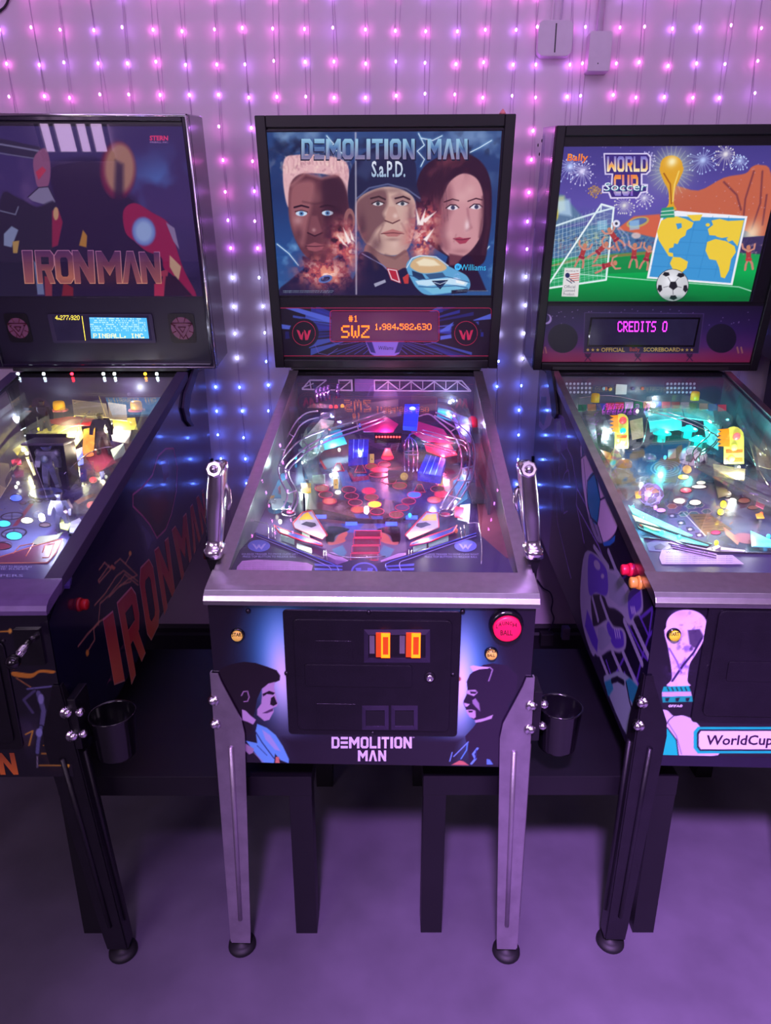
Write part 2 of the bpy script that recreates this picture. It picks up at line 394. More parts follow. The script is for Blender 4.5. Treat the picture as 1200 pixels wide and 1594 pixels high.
# ------------------------------------------------------------------ shared finishes
STEEL = M('brushed_steel', (205, 200, 205), 0.30, 1.0, var=0.06, vs=60)
CHROME = M('chrome', (235, 230, 236), 0.20, 1.0, var=0.03)
SCUFFED = M('zinc_steel', (175, 165, 178), 0.38, 0.85, var=0.12, vs=25, bump=0.15)
BLACKMETAL = M('black_powder_coat', (20, 16, 25), 0.36, 0.1, var=0.2, vs=25, bump=0.25, bs=500)
BLACKWOOD = M('black_laminate', (15, 12, 19), 0.45, 0.0, var=0.2, vs=8)
BLACKGLOSS = M('black_gloss', (14, 12, 18), 0.16, 0.0, coat=0.4)
RUBBER = M('black_rubber', (13, 12, 15), 0.6)
WOOD = M('playfield_wood', (120, 78, 70), 0.4, var=0.25, vs=14)
DARKPLASTIC = M('dark_plastic', (30, 26, 34), 0.35)
WHITEPLASTIC = M('white_plastic', (220, 210, 220), 0.4)
GLASS = MC('play_glass', (245, 245, 255), 0.006, 0.02, f0=0.045)
CLEAR = MC('clear_ramp_plastic', (235, 238, 235), 0.065, 0.05, f0=0.09)
INK = MV('printed_ink', 0.4)
INKGLOSS = MV('printed_ink_gloss', 0.22, coat=0.6)
RED_RUBBER = M('red_rubber', (225, 60, 80), 0.5, emit=(255, 50, 70), es=0.10)

class Machine:
    def __init__(s, loc, yaw, W, bbW, bbx, label, cat='pinball machine', top=0.0, bbl=None, zf=0.0):
        s.root = empty('pinball_machine', (loc[0], loc[1], 0), R(yaw)); setup(s.root, label, cat)
        s.W, s.bbW, s.bbx = W, bbW, bbx
        s.Mw = Matrix.Translation((loc[0], loc[1], 0)) @ Matrix.Rotation(R(yaw), 4, 'Z'); s.Mi = s.Mw.inverted()
        s.inv = np.array(s.Mi)
        s.R3 = s.Mw.to_3x3()
        # playfield, glass and backbox planes in local coordinates
        s.pf0, s.pfs = 0.872 + zf, 0.115
        s.g0 = (0.07, 0.925 + zf); s.g1 = (1.11, 1.205 + zf)
        bl = bbl or ((1.11, 1.214), (0.976, 1.928))
        s.b0, s.b1 = bl; s.bh = math.hypot(s.b1[0] - s.b0[0], s.b1[1] - s.b0[1])
        s.bu = Vector((0, (s.b1[0] - s.b0[0]) / s.bh, (s.b1[1] - s.b0[1]) / s.bh))
        s.bn = Vector((0, -s.bu.z, s.bu.y))          # out of the backbox front, towards the player
        s.zf = zf
    def w(s, p): return s.Mw @ Vector(p)
    def l(s, p): return s.Mi @ Vector(p)
    def hitl(s, u, v, p, n):
        return s.l(hit(u, v, s.w(p), s.R3 @ Vector(n)))
    def pf(s, u, v, h=0.0):                          # on the playfield, h above it
        p = s.hitl(u, v, (0, 0, s.pf0 + h), Vector((0, -s.pfs, 1)).normalized())
        if p.y > 0.85:                               # the rear third steps up in tiers of ramps towards the back wall
            z0 = s.pf0 + h + s.pfs * .85; z1 = 1.125 + h * .3 + s.zf
            p = s.hitl(u, v, (0, .85, z0), Vector((0, -(z1 - z0), .21)).normalized())
            if p.y > 1.068: p = s.hitl(u, v, (0, 1.068, 0), (0, 1, 0))
        return p
    def up(s, u, v, h):                              # stands on the playfield at the pixel, raised by h
        p = s.pf(u, v, 0); return Vector((p.x, p.y, p.z + h))
    def fr(s, u, v, off=0.0): return s.hitl(u, v, (0, -off, 0), (0, 1, 0))
    def sd(s, u, v, side, off=0.0): return s.hitl(u, v, (side * (s.W / 2 + off), 0, 0), (1, 0, 0))
    def bb(s, a, t, off=0.0):                        # a across, t up the backbox front, off proud of it
        return Vector((s.bbx + a, s.b0[0], s.b0[1])) + s.bu * t + s.bn * off
    def bp(s, u, v, off=0.0):
        return s.hitl(u, v, s.bb(0, 0, off), s.bn)
    def bat(s, u, v, off=0.0):
        p = s.bp(u, v, off) - s.bb(0, 0, off); return p.x, p.dot(s.bu)
    def pfz(s, y): return s.pf0 + s.pfs * y
    def text(s, name, t, pts, mat, parent, **k):
        """pts: four local points TL, TR, BR, BL"""
        return lettering(name, t, pts, mat, parent, None, **k)
    def paint(s, P, nx, ny, col, o=(0, 0), sc=1.0):
        """P(a, b) gives local points"""
        p = Paint(lambda a, b: s.w(P(a, b)), nx, ny, col, o, sc); p.inv = s.inv; return p

def bbquad(m, px, off):                              # four photo points -> four points on the backbox sheet
    return [m.bp(u, v, off) for u, v in px]
def rect_round(x0, x1, y0, y1, r, n=4):
    out = []
    for cx, cy, a0 in ((x1 - r, y1 - r, 0), (x0 + r, y1 - r, 90), (x0 + r, y0 + r, 180), (x1 - r, y0 + r, 270)):
        for k in range(n + 1):
            a = R(a0 + 90 * k / n); out.append((cx + r * math.cos(a), cy + r * math.sin(a)))
    return out

def side_profile(m):
    z = m.zf
    return [(0.0, 0.52 + z), (1.34, 0.64 + z), (1.34, 1.208 + z), (1.10, 1.203 + z), (0.05, 0.918 + z), (0.0, 0.885 + z)]
def build_cabinet(m, body_mat, rail_mat, lock_mat, leg_mat, splay, rail_w=0.026):
    W = m.W; hw = W / 2; z = m.zf; T = 0.018; root = m.root
    bm = bmesh.new(); pr = side_profile(m)
    for sx in (-1, 1):
        prism(bm, [(sx * hw, y, zz) for y, zz in pr], (-sx * T, 0, 0))
    prism(bm, [(-hw + T, 0.0, 0.52 + z), (hw - T, 0.0, 0.52 + z), (hw - T, 0.0, 0.885 + z), (-hw + T, 0.0, 0.885 + z)], (0, T, 0))
    prism(bm, [(-hw + T, 1.322, 0.64 + z), (hw - T, 1.322, 0.64 + z), (hw - T, 1.322, 1.19 + z), (-hw + T, 1.322, 1.19 + z)], (0, T, 0))
    prism(bm, [(-hw + T, T, 0.523 + z), (hw - T, T, 0.523 + z), (hw - T, 1.32, 0.64 + z), (-hw + T, 1.32, 0.64 + z)], (0, 0, 0.012))
    bm_obj('cabinet', bm, body_mat, root)
    # shelf of the backbox: closes the cabinet top behind the glass
    part_box('backbox_shelf', (-hw, hw, 1.112, 1.34, 1.2085 + z, 1.219 + z), BLACKWOOD, root)
    # side rails
    for sx in (-1, 1):
        bm = bmesh.new(); a = (0.05, 0.918 + z); b = (1.10, 1.203 + z)
        d = Vector((0, b[0] - a[0], b[1] - a[1])).normalized(); n = Vector((0, -d.z, d.y))
        x0, x1 = sx * (hw + 0.003), sx * (hw - rail_w)
        A = Vector((0, a[0], a[1])); B = Vector((0, b[0], b[1]))
        def q(x, P, h): return Vector((x, P.y, P.z)) + n * h
        hexa(bm, [q(x0, A, 0), q(x1, A, 0), q(x1, B, 0), q(x0, B, 0), q(x0, A, 0.004), q(x1, A, 0.004), q(x1, B, 0.004), q(x0, B, 0.004)])
        xo = sx * (hw + 0.0035); xi = sx * (hw + 0.001)
        hexa(bm, [q(xo, A, -0.022), q(xi, A, -0.022), q(xi, B, -0.022), q(xo, B, -0.022), q(xo, A, 0.003), q(xi, A, 0.003), q(xi, B, 0.003), q(xo, B, 0.003)])
        bmesh.ops.recalc_face_normals(bm, faces=bm.faces)
        bm_obj('side_rail', bm, rail_mat, root)
    # lockdown bar
    bm = bmesh.new(); lw = hw + 0.006
    pro = [(0.068, 0.9275), (0.02, 0.9165), (0.004, 0.912), (-0.006, 0.905), (-0.011, 0.896), (-0.011, 0.887), (0.0, 0.887), (0.0, 0.889), (0.06, 0.905)]
    prism(bm, [(-lw, y, zz + z) for y, zz in pro], (2 * lw, 0, 0))
    o = bm_obj('lockdown_bar', bm, lock_mat, root, bevel=0.0025, seg=2)
    # inner side walls
    for sx in (-1, 1):
        bm = bmesh.new(); x = sx * (hw - T - 0.001)
        prism(bm, [(x, 0.03, 0.86 + z), (x, 1.10, 0.96 + z), (x, 1.10, 1.195 + z), (x, 0.06, 0.912 + z)], (-sx * 0.003, 0, 0))
        bm_obj('inner_side_blade', bm, m.blade, root)
    # glass
    bm = bmesh.new(); gx = hw - 0.012
    y0, z0 = m.g0; y1, z1 = m.g1; th = 0.004
    hexa(bm, [(-gx, y0, z0 - th - .003), (gx, y0, z0 - th - .003), (gx, y1, z1 - th - .003), (-gx, y1, z1 - th - .003), (-gx, y0, z0 - .003), (gx, y0, z0 - .003), (gx, y1, z1 - .003), (-gx, y1, z1 - .003)])
    bm_obj('playfield_glass', bm, GLASS, root)
    # legs
    for sx in (-1, 1):
        for rear in (0, 1):
            build_leg(m, sx, rear, leg_mat, splay)
def build_leg(m, sx, rear, mat, splay):
    W = m.W; z = m.zf; bm = bmesh.new(); s = -1 if not rear else 1
    yc = 0.0 if not rear else 1.34
    ztop = (0.735 if not rear else 0.86) + z; zb = 0.035
    cx, cy = sx * (W / 2 + 0.004), yc + s * 0.004
    dx, dy = sx * splay[0], s * splay[1]
    def c(zz):                                       # outer corner line, splayed towards the foot
        t = (ztop - zz) / (ztop - zb); return Vector((cx + dx * t, cy + dy * t, zz))
    th = 0.003
    prof = [(ztop, 0.014), (ztop - 0.02, 0.020), (ztop - 0.105, 0.055), (ztop - 0.14, 0.060), (zb + .03, 0.045), (zb, 0.043)]
    for ax in (0, 1):
        rows = []
        for zz, wd in prof:
            p = c(zz); d = Vector((-sx, 0, 0)) if ax == 0 else Vector((0, -s, 0))
            o = Vector((0, s * th, 0)) if ax == 0 else Vector((sx * th, 0, 0))
            wd = wd * (1.0 if ax == 0 else 0.74); rows.append([bm.verts.new(p + o), bm.verts.new(p + d * wd + o), bm.verts.new(p + d * wd), bm.verts.new(p)])
        for A, B in zip(rows[:-1], rows[1:]):
            for k in range(4): bm.faces.new((A[k], A[(k + 1) % 4], B[(k + 1) % 4], B[k]))
        bm.faces.new(rows[0]); bm.faces.new(rows[-1][::-1])
    bmesh.ops.recalc_face_normals(bm, faces=bm.faces)
    leg = bm_obj('leg', bm, mat, m.root)
    # pressed ribs
    for ax in (0, 1):
        d = Vector((-sx, 0, 0)) if ax == 0 else Vector((0, -s, 0)); o = Vector((0, s, 0)) if ax == 0 else Vector((sx, 0, 0))
        k_ = 1.0 if ax == 0 else 0.74; a = c(ztop - 0.17) + d * 0.030 * k_ + o * 0.0035; b = c(zb + 0.07) + d * 0.024 * k_ + o * 0.0035
        part_tube('pressed_rib', [a + (a - b) * 0.003, a, b, b + (b - a) * 0.003], [0.0015, 0.006, 0.005, 0.0015], mat, leg, n=8)
    # bolts
    if not rear:
        dn = Vector((sx, s, 0)).normalized()
        for zz in (ztop - 0.062, ztop - 0.117):
            p = c(zz) + Vector((-sx * 0.004, -s * 0.004, 0))
            part_lathe('leg_bolt', p, [(0.013, 0), (0.013, 0.006), (0.009, 0.007), (0.009, 0.011), (0.007, 0.015), (0.003, 0.017)], CHROME, leg, dn, 12)
    f = c(zb)
    fx, fy = f.x - sx * 0.018, f.y - s * 0.018
    part_lathe('leveler_foot', (fx, fy, 0.0), [(0.030, 0), (0.032, 0.004), (0.031, 0.012), (0.022, 0.016), (0.010, 0.020), (0.008, 0.045)], RUBBER, leg, (0, 0, 1), 24)

def build_backbox(m, mat, frame=0.026, depth=0.20, tall_split=None, trim=None):
    """outer box, raised front frame; recess floor is 16 mm behind the frame face"""
    hb = m.bbW / 2; H = m.bh; root = m.root
    bm = bmesh.new()
    pts = [m.bb(-hb, 0, -0.018), m.bb(hb, 0, -0.018), m.bb(hb, H, -0.018), m.bb(-hb, H, -0.018)]
    prism(bm, pts, -m.bn * depth)
    bx = bm_obj('backbox', bm, mat, root, bevel=0.003, seg=1)
    for nm, (a0, a1, t0, t1) in {'left': (-hb, -hb + frame, 0, H), 'right': (hb - frame, hb, 0, H), 'top': (-hb + frame, hb - frame, H - frame, H), 'bottom': (-hb + frame, hb - frame, 0, frame * 0.9)}.items():
        bm = bmesh.new(); prism(bm, [m.bb(a0, t0, 0), m.bb(a1, t0, 0), m.bb(a1, t1, 0), m.bb(a0, t1, 0)], -m.bn * 0.0175)
        bm_obj('backbox_frame', bm, mat, bx, bevel=0.002, seg=1)
    return bx
def sheet(m, name, a0, a1, t0, t1, off, th, mat, parent, r=0.0):
    bm = bmesh.new()
    if r > 0: pts = [m.bb(a, t, off) for a, t in rect_round(a0, a1, t0, t1, r)]
    else: pts = [m.bb(a0, t0, off), m.bb(a1, t0, off), m.bb(a1, t1, off), m.bb(a0, t1, off)]
    prism(bm, pts, -m.bn * th); return bm_obj(name, bm, mat, parent)
def flat(m, name, pts, mat, parent, th=0.0012, d=(0, 0, 1)):
    """thin cut sheet through local points, thickness along d"""
    bm = bmesh.new(); prism(bm, pts, Vector(d) * -th); return bm_obj(name, bm, mat, parent)
def display(m, name, lines, quad, nxy, mat, parent, off=0.0):
    """dot-matrix writing: lines = [(text, x, y, fat, zoom)] on a grid of nxy dots across the quad"""
    TL, TR, BR, BL = (Vector(p) for p in quad); nx, ny = nxy; vs, fs = [], []
    def P(a, b): return TL * (1 - a) * (1 - b) + TR * a * (1 - b) + BR * a * b + BL * (1 - a) * b
    for s, x, y, fat, zm in lines:
        for (i, j) in dots(s, fat):
            for di in range(zm):
                for dj in range(zm):
                    X = x + i * zm + di; Y = y + j * zm + dj; k = len(vs); e = 0.06
                    vs += [P((X + e) / nx, (Y + e) / ny), P((X + 1 - e) / nx, (Y + e) / ny), P((X + 1 - e) / nx, (Y + 1 - e) / ny), P((X + e) / nx, (Y + 1 - e) / ny)]
                    fs.append((k, k + 3, k + 2, k + 1))
    me = bpy.data.meshes.new(name); me.from_pydata([tuple(v) for v in vs], [], fs)
    return link(name, me, mat, parent)
def button(m, p, r, mat, parent, name='button', depth=0.008, ring=RUBBER, axis=(0, -1, 0), lift=0.0):
    o = part_lathe(name, p, [(r * 1.28, 0), (r * 1.28, 0.003), (r * 1.08, 0.005 + lift), (r * 1.06, 0.005)], ring, parent, axis, 28)
    c = part_lathe('button_cap', Vector(p) + Vector(axis) * 0.003, [(r, 0), (r, depth - .002 + lift), (r * 0.9, depth + lift), (0.0005, depth + lift + .0005)], mat, o, axis, 28)
    return o
def bulb(m, p, mat, parent, r=0.004, name='lamp_bulb'):
    o = part_lathe(name, p, [(r * .6, -r * 1.2), (r, 0), (r * .8, r * .8), (r * .3, r * 1.2)], mat, parent, (0, 0, 1), 8); return o
def plight(name, p, col, e, r, parent):
    l = bpy.data.lights.new(name, 'POINT'); l.color = col; l.energy = e * 1.8; l.shadow_soft_size = r
    o = bpy.data.objects.new(name, l); COL.objects.link(o); o.location = p; o.parent = parent; return o
def post(m, u, v, h=0.025, mat=None, r=0.0035, parent=None):
    p = m.pf(u, v); return part_lathe('post', p, [(r, 0), (r * .7, h * .2), (r * .7, h * .85), (r * 1.2, h)], mat or CLEAR, parent or m.root, (0, 0, 1), 8)
def insert(m, u, v, rx, ry, mat, parent, rim=None, shape='round'):
    """lamp insert in the playfield with a raised printed rim"""
    c = m.pf(u, v, 0.0012); ex = m.pf(u + rx, v, 0.0012) - c; ey = m.pf(u, v + ry, 0.0012) - c
    if shape == 'round': out = [(math.cos(t), math.sin(t)) for t in np.linspace(0, 2 * math.pi, 16, endpoint=False)]
    elif shape == 'arrow': out = [(-.35, -1), (.35, -1), (1, 1), (-1, 1)]
    else: out = [(-1, -1), (1, -1), (1, 1), (-1, 1)]
    if rim is not None:
        bm = bmesh.new(); tube(bm, [c + ex * a * 1.12 + ey * b * 1.12 for a, b in out], 0.0011, 5, closed=True); bm_obj('insert_rim', bm, rim, parent, smooth=True)
    return flat(m, 'lamp_insert', [c + ex * a + ey * b for a, b in out], mat, parent, 0.001)
def wire(m, pts, mat, parent, r=0.0016, name='ramp_wire', k=4):
    """pts: (u, v, h): pixel on the playfield plane raised by h"""
    return part_tube(name, [m.pf(u, v, h) for u, v, h in pts], r, mat, parent, 6, k)
def ribbon(m, A, B, wall, mat, parent, name='clear_ramp'):
    """trough ramp between two edge paths with upright walls"""
    A = smoothpath([m.pf(*p) for p in A], 4); B = smoothpath([m.pf(*p) for p in B], 4); bm = bmesh.new(); n = len(A); up = Vector((0, 0, wall)); t = Vector((0, 0, .0015))
    r = [[bm.verts.new(p) for p in (A[i] + up, A[i], B[i], B[i] + up, B[i] + up - (B[i] - A[i]).normalized() * .0015, B[i] + t - (B[i] - A[i]).normalized() * .0015, A[i] + t + (B[i] - A[i]).normalized() * .0015, A[i] + up + (B[i] - A[i]).normalized() * .0015)] for i in range(n)]
    for P, Q in zip(r[:-1], r[1:]):
        for k in range(8): bm.faces.new((P[k], P[(k + 1) % 8], Q[(k + 1) % 8], Q[k]))
    bm.faces.new(r[0]); bm.faces.new(r[-1][::-1])
    bmesh.ops.recalc_face_normals(bm, faces=bm.faces)
    return bm_obj(name, bm, mat, parent, smooth=False)
def boxpx(m, name, u, v, w, d, h, mat, parent, lift=0.0, bevel=0.001):
    """box on the playfield at the pixel of its front bottom middle; w, d, h in metres"""
    p = m.pf(u, v); return part_box(name, (p.x - w / 2, p.x + w / 2, p.y, p.y + d, p.z + lift, p.z + lift + h), mat, parent, bevel)
def dome(m, u, v, r, h, mat, parent, lift=0.0, name='lamp_dome'):
    p = m.pf(u, v); p.z += lift
    return part_lathe(name, p, [(r, 0), (r, h * .35), (r * .9, h * .7), (r * .55, h * .93), (0.001, h)], mat, parent, (0, 0, 1), 16)
def leglike_cupholder(m, sx, label=None):
    p = Vector((sx * (m.W / 2 + 0.074), 0.045, 0.548 + m.zf)); r = 0.046
    o = part_lathe('cup_holder', p, [(r * .84, -0.005), (r * .86, -.001), (r, 0.088), (r * 1.03, 0.091), (r * .97, 0.092), (r * .94, 0.088), (r * .8, 0.004)], BLACKGLOSS, m.root, (0, 0, 1), 32)
    bm = bmesh.new(); x0 = sx * (m.W / 2 + 0.009); x1 = sx * (m.W / 2 + 0.026)
    box(bm, min(x0, x1), max(x0, x1), 0.0, 0.06, 0.585 + m.zf, 0.70 + m.zf); bm_obj('holder_bracket', bm, BLACKMETAL, o, bevel=0.002)
    for z in (0.67, 0.62):
        part_lathe('holder_nut', (sx * (m.W / 2 + 0.030), 0.004, z + m.zf), [(0.009, -0.004), (0.009, 0.004), (0.006, 0.009), (0.002, 0.011)], CHROME, o, Vector((sx * .6, -1, 0)).normalized(), 10)
    return o
# ------------------------------------------------------------------ room shell
WALL = M('plaster_wall', (208, 190, 205), 0.75, var=0.04, vs=3, bump=0.08, bs=60)
FLOORM = M('painted_concrete', (90, 84, 98), 0.62, var=0.17, vs=6, bump=0.35, bs=18)
YW = 2.60
def struct(name, dims, mat, bevel=0):
    bm = bmesh.new(); box(bm, *dims); o = bm_obj(name, bm, mat, None, bevel=bevel); o['kind'] = 'structure'; return o
struct('floor', (-4, 4, -2.4, YW, -0.1, 0), FLOORM)
struct('wall_back', (-4, 4, YW, YW + 0.1, 0, 3.0), WALL)
struct('wall_left', (-4.1, -4, -2.4, YW, 0, 3.0), WALL)
struct('wall_right', (4, 4.1, -2.4, YW, 0, 3.0), WALL)
struct('wall_front', (-4, 4, -2.5, -2.4, 0, 3.0), WALL)
struct('ceiling', (-4, 4, -2.4, YW, 3.0, 3.1), WALL)
bm = bmesh.new(); prism(bm, [(-4, YW, 0), (-4, YW - 0.022, 0), (-4, YW - 0.022, 0.075), (-4, YW - 0.014, 0.085), (-4, YW - 0.014, 0.105), (-4, YW - 0.008, 0.118), (-4, YW, 0.118)], (8, 0, 0))
o = bm_obj('baseboard_back', bm, M('baseboard_black', (22, 18, 28), 0.45)); o['kind'] = 'structure'
# added glowing panel with dark posts, mirrored in the left machine's glass
wn = struct('mirrored_panel', (-2.86, -2.29, -2.40, -2.37, 0.95, 1.60), M('panel_glow', (240, 215, 245), 0.5, emit=(240, 200, 250), es=3.0, var=0.05))
for i, x in enumerate((-2.86, -2.74, -2.55, -2.43, -2.29)):
    part_box('panel_post', (x - .018, x + .018, -2.368, -2.33, 0.95, 1.60), BLACKWOOD, wn)
part_box('panel_rail', (-2.89, -2.26, -2.368, -2.33, 1.58, 1.64), BLACKWOOD, wn); part_box('panel_rail', (-2.89, -2.26, -2.368, -2.33, 0.90, 0.97), BLACKWOOD, wn)

# ------------------------------------------------------------------ curtain of string lights
WIREM = M('light_wire', (185, 160, 190), 0.5)
def led_mat(name, c, e): return M(name, c, 0.4, emit=c, es=e, var=0.0)
LEDM = {'pink': led_mat('led_pink', (255, 110, 235), 42), 'violet': led_mat('led_violet', (205, 120, 255), 42),
        'white': led_mat('led_cool_white', (190, 200, 255), 42), 'blue': led_mat('led_blue', (80, 115, 255), 60)}
curtain = empty('string_light_curtain', (0, YW - 0.01, 2.5)); setup(curtain, 'curtain of tiny purple to blue string lights hanging down the white wall', 'string lights')
CI = Vector((0, YW - 0.01, 2.5))
def cur(p): return Vector(p) - CI
cols = [-30, 17, 67, 110, 158, 204, 250, 294, 341, 386, 431, 478, 519, 568, 616, 662, 707, 752, 797, 831, 882, 903, 956, 989, 1034, 1077, 1121, 1168, 1212]
part_tube('header_wire', [cur((x, YW - 0.012, 2.52 + 0.006 * math.sin(x * 9))) for x in np.linspace(-1.7, 1.7, 40)], 0.0022, WIREM, curtain)
led_me = {}
def led_mesh(k):
    if k not in led_me:
        bm = bmesh.new(); bmesh.ops.create_icosphere(bm, subdivisions=1, radius=0.0036); bmesh.ops.scale(bm, vec=(1, 1, 1.4), verts=bm.verts)
        me = bpy.data.meshes.new('led'); bm.to_mesh(me); bm.free(); me.materials.append(LEDM[k]); led_me[k] = me
    return led_me[k]
def gap(u, v):
    if v < 182: return True
    if 318 < u < 432 and v < 730: return True
    if 775 < u < 870 and v < 900 : return True
    if u > 1165 and 500 < v < 700: return True
    return False
hidden = {'violet': bmesh.new(), 'blue': bmesh.new()}; nled = 0
for ci, cu in enumerate(cols):
    p0 = hit(cu, 155, (0, YW - 0.012, 0), (0, 1, 0)); x0 = p0.x; z0 = 2.073
    drift = random.uniform(-0.006, 0.006) - (0.010 if cu < 420 else 0) + (-0.010 if cu > 820 else 0)
    ph = random.uniform(0, 6)
    def xx(z, k=0): return x0 + (z - z0) * drift * 1.2 + 0.0035 * math.sin(z * 9 + ph + k)
    zs = np.arange(2.52, 0.55, -0.03)
    pts = [cur((xx(z), YW - 0.006 - 0.003 * math.sin(z * 7 + ph), z)) for z in zs]
    st = part_tube('light_strand', pts, 0.0008, WIREM, curtain, n=4)
    bm = bmesh.new(); tube(bm, [cur((xx(z, 1.3) + 0.012 * math.sin((z) * 3.3 + ph) ** 2 + .002, YW - 0.004, z)) for z in zs], 0.0007, 4)
    bm_obj('return_wire', bm, WIREM, st, smooth=True)
    for r in range(-4, 16):
        z = z0 - r * 0.0955 + random.uniform(-0.006, 0.006); x = xx(z); dy = random.choice([0.007, 0.009, 0.012, 0.022, 0.030])
        p = Vector((x, YW - dy, z)); u, v = proj(p)
        k = 'pink' if v < 330 else ('violet' if v < 400 else ('white' if v < 560 else 'blue'))
        if v < 330 and random.random() < 0.35: k = 'violet'
        if gap(u, v) and v > -20 and nled < 300:
            o = bpy.data.objects.new('led', led_mesh(k)); COL.objects.link(o); o.parent = st; o.location = cur(p); nled += 1
        elif v > 182 and r % 2 == 0:
            bmesh.ops.create_icosphere(hidden['violet' if v < 400 else 'blue'], subdivisions=1, radius=0.0036, matrix=Matrix.Translation(cur(p)))
for k_ in hidden:
    o = bm_obj('led_cluster', hidden[k_], LEDM[k_], curtain); o['kind'] = 'stuff'

# ------------------------------------------------------------------ wall fittings
def wallbox(name, u0, v0, u1, v1, d, label, cat, r=0.012):
    a = hit(u0, v0, (0, YW, 0), (0, 1, 0)); b = hit(u1, v1, (0, YW, 0), (0, 1, 0)); c = ((a.x + b.x) / 2, YW, (a.z + b.z) / 2)
    hx, hz = (b.x - a.x) / 2, (a.z - b.z) / 2
    e = empty(name, c); setup(e, label, cat)
    bm = bmesh.new(); prism(bm, [(x, -0.0005, z) for x, z in rect_round(-hx, hx, -hz, hz, r)], (0, -d, 0)); return e, bm, hx, hz, c
PAINTED = M('painted_fitting', (205, 188, 204), 0.55, var=0.03)
e, bm, hx, hz, c = wallbox('wall_sounder', 836, 36, 886, 92, 0.03, 'pale double-lobed plastic box high on the wall between two machines', 'wall box', 0.02)
bm_obj('box_cover', bm, PAINTED, e, bevel=0.003)
part_box('seam', (-0.002, 0.002, -0.0315, -0.03, -hz * .8, hz * .8), BLACKWOOD, e)
part_tube('cable', [(-0.012, -0.02, hz - .01), (-0.010, -0.018, hz + 0.06), (-0.002, -0.012, hz + 0.3), (0.0, -0.01, 2.99 - c[2])], 0.003, PAINTED, e, k=3)
part_tube('cable', [(0.012, -0.02, hz - .01), (0.018, -0.018, hz + 0.06), (0.014, -0.012, hz + 0.3), (0.012, -0.01, 2.99 - c[2])], 0.003, WIREM, e, k=3)
e, bm, hx, hz, c = wallbox('wall_switch_box', 913, 56, 942, 117, 0.045, 'narrow upright switch box with conduit above the right machine', 'switch box', 0.005)
bm_obj('box_cover', bm, PAINTED, e, bevel=0.003)
part_tube('conduit', [(0, -0.018, hz - 0.002), (0, -0.018, 2.99 - c[2])], 0.011, PAINTED, e, n=12)
part_lathe('indicator', (-0.004, -0.0455, -hz * .62), [(0.002, 0), (0.002, 0.001)], BLACKWOOD, e, (0, -1, 0), 8)
cab = empty('wall_cable', (-1.42, YW - 0.01, 2.6)); setup(cab, 'dark cable curving down the wall in the top left corner', 'cable')
q = [hit(*p, (0, YW - 0.008, 0), (0, 1, 0)) for p in ((-14, 32), (-4, 20), (6, 12), (12, 2), (16, -14), (18, -40))]
part_tube('cable_jacket', [p - Vector((-1.42, YW - 0.01, 2.6)) for p in q], 0.0035, RUBBER, cab, k=4)
# power cord and plugs at the skirting
pc = empty('power_plug', (0.64, YW - 0.03, 0.06)); setup(pc, 'dark power plug and adapter on the skirting right of the middle machine', 'plug')
O = Vector((0.64, YW - 0.03, 0.06))
def wq(u, v, y): return hit(u, v, (0, y, 0), (0, 1, 0)) - O
p = wq(852, 990, YW - 0.03); part_box('adapter_body', (p.x - .035, p.x + .02, -0.035, 0.004, p.z - .03, p.z + .025), RUBBER, pc, 0.004)
p = wq(878, 985, YW - 0.03); part_box('plug_body', (p.x - .014, p.x + .018, -0.03, 0.004, p.z - .02, p.z + .035), M('grey_plug', (110, 95, 120), .5), pc, 0.005)
part_tube('cord', [wq(u, v, YW - 0.02) for u, v in ((836, 902), (845, 915), (856, 922), (860, 935), (858, 950), (862, 962), (858, 975), (853, 984))], 0.003, M('cord_dark', (60, 40, 75), .5), pc, k=4)

# ------------------------------------------------------------------ side tables
def side_table(xc, yc, label, first=[None]):
    S = 0.558; h = 0.45; r = empty('side_table', (xc, yc, 0)); setup(r, label, 'side table', 'low black square side tables between the machines')
    if first[0] is None:
        a = part_box('tabletop', (-S / 2, S / 2, -S / 2, S / 2, h - 0.05, h), BLACKWOOD, r, 0.0012)
        L = [part_box('leg', (x, x + .05, y, y + .05, 0, h - 0.0505), BLACKWOOD, r, 0.001) for x in (-S / 2 + .001, S / 2 - .051) for y in (-S / 2 + .001, S / 2 - .051)]
        first[0] = [a] + L
    else:
        for o in first[0]:
            c = o.copy(); COL.objects.link(c); c.parent = r
    return r
side_table(-0.441, 1.517, 'low black square side table between the left and middle machines')
side_table(0.362, 1.519, 'low black square side table between the middle and right machines')
side_table(1.255, 1.56, 'low black square side table mostly out of frame at the right edge')
# ================================================================== middle machine
m = Machine((-0.028, 1.19), -1.5, 0.63, 0.735, 0.0, 'middle pinball machine with silver lockdown bar, chrome grips and three painted faces on the backglass')
m.blade = M('steel_blade', (150, 150, 158), 0.28, 0.8, var=0.15, vs=6)
C = m
build_cabinet(m, BLACKWOOD, STEEL, STEEL, SCUFFED, (0.006, 0.006))
bx = build_backbox(m, BLACKWOOD, 0.030, 0.20)
leglike_cupholder(m, 1)
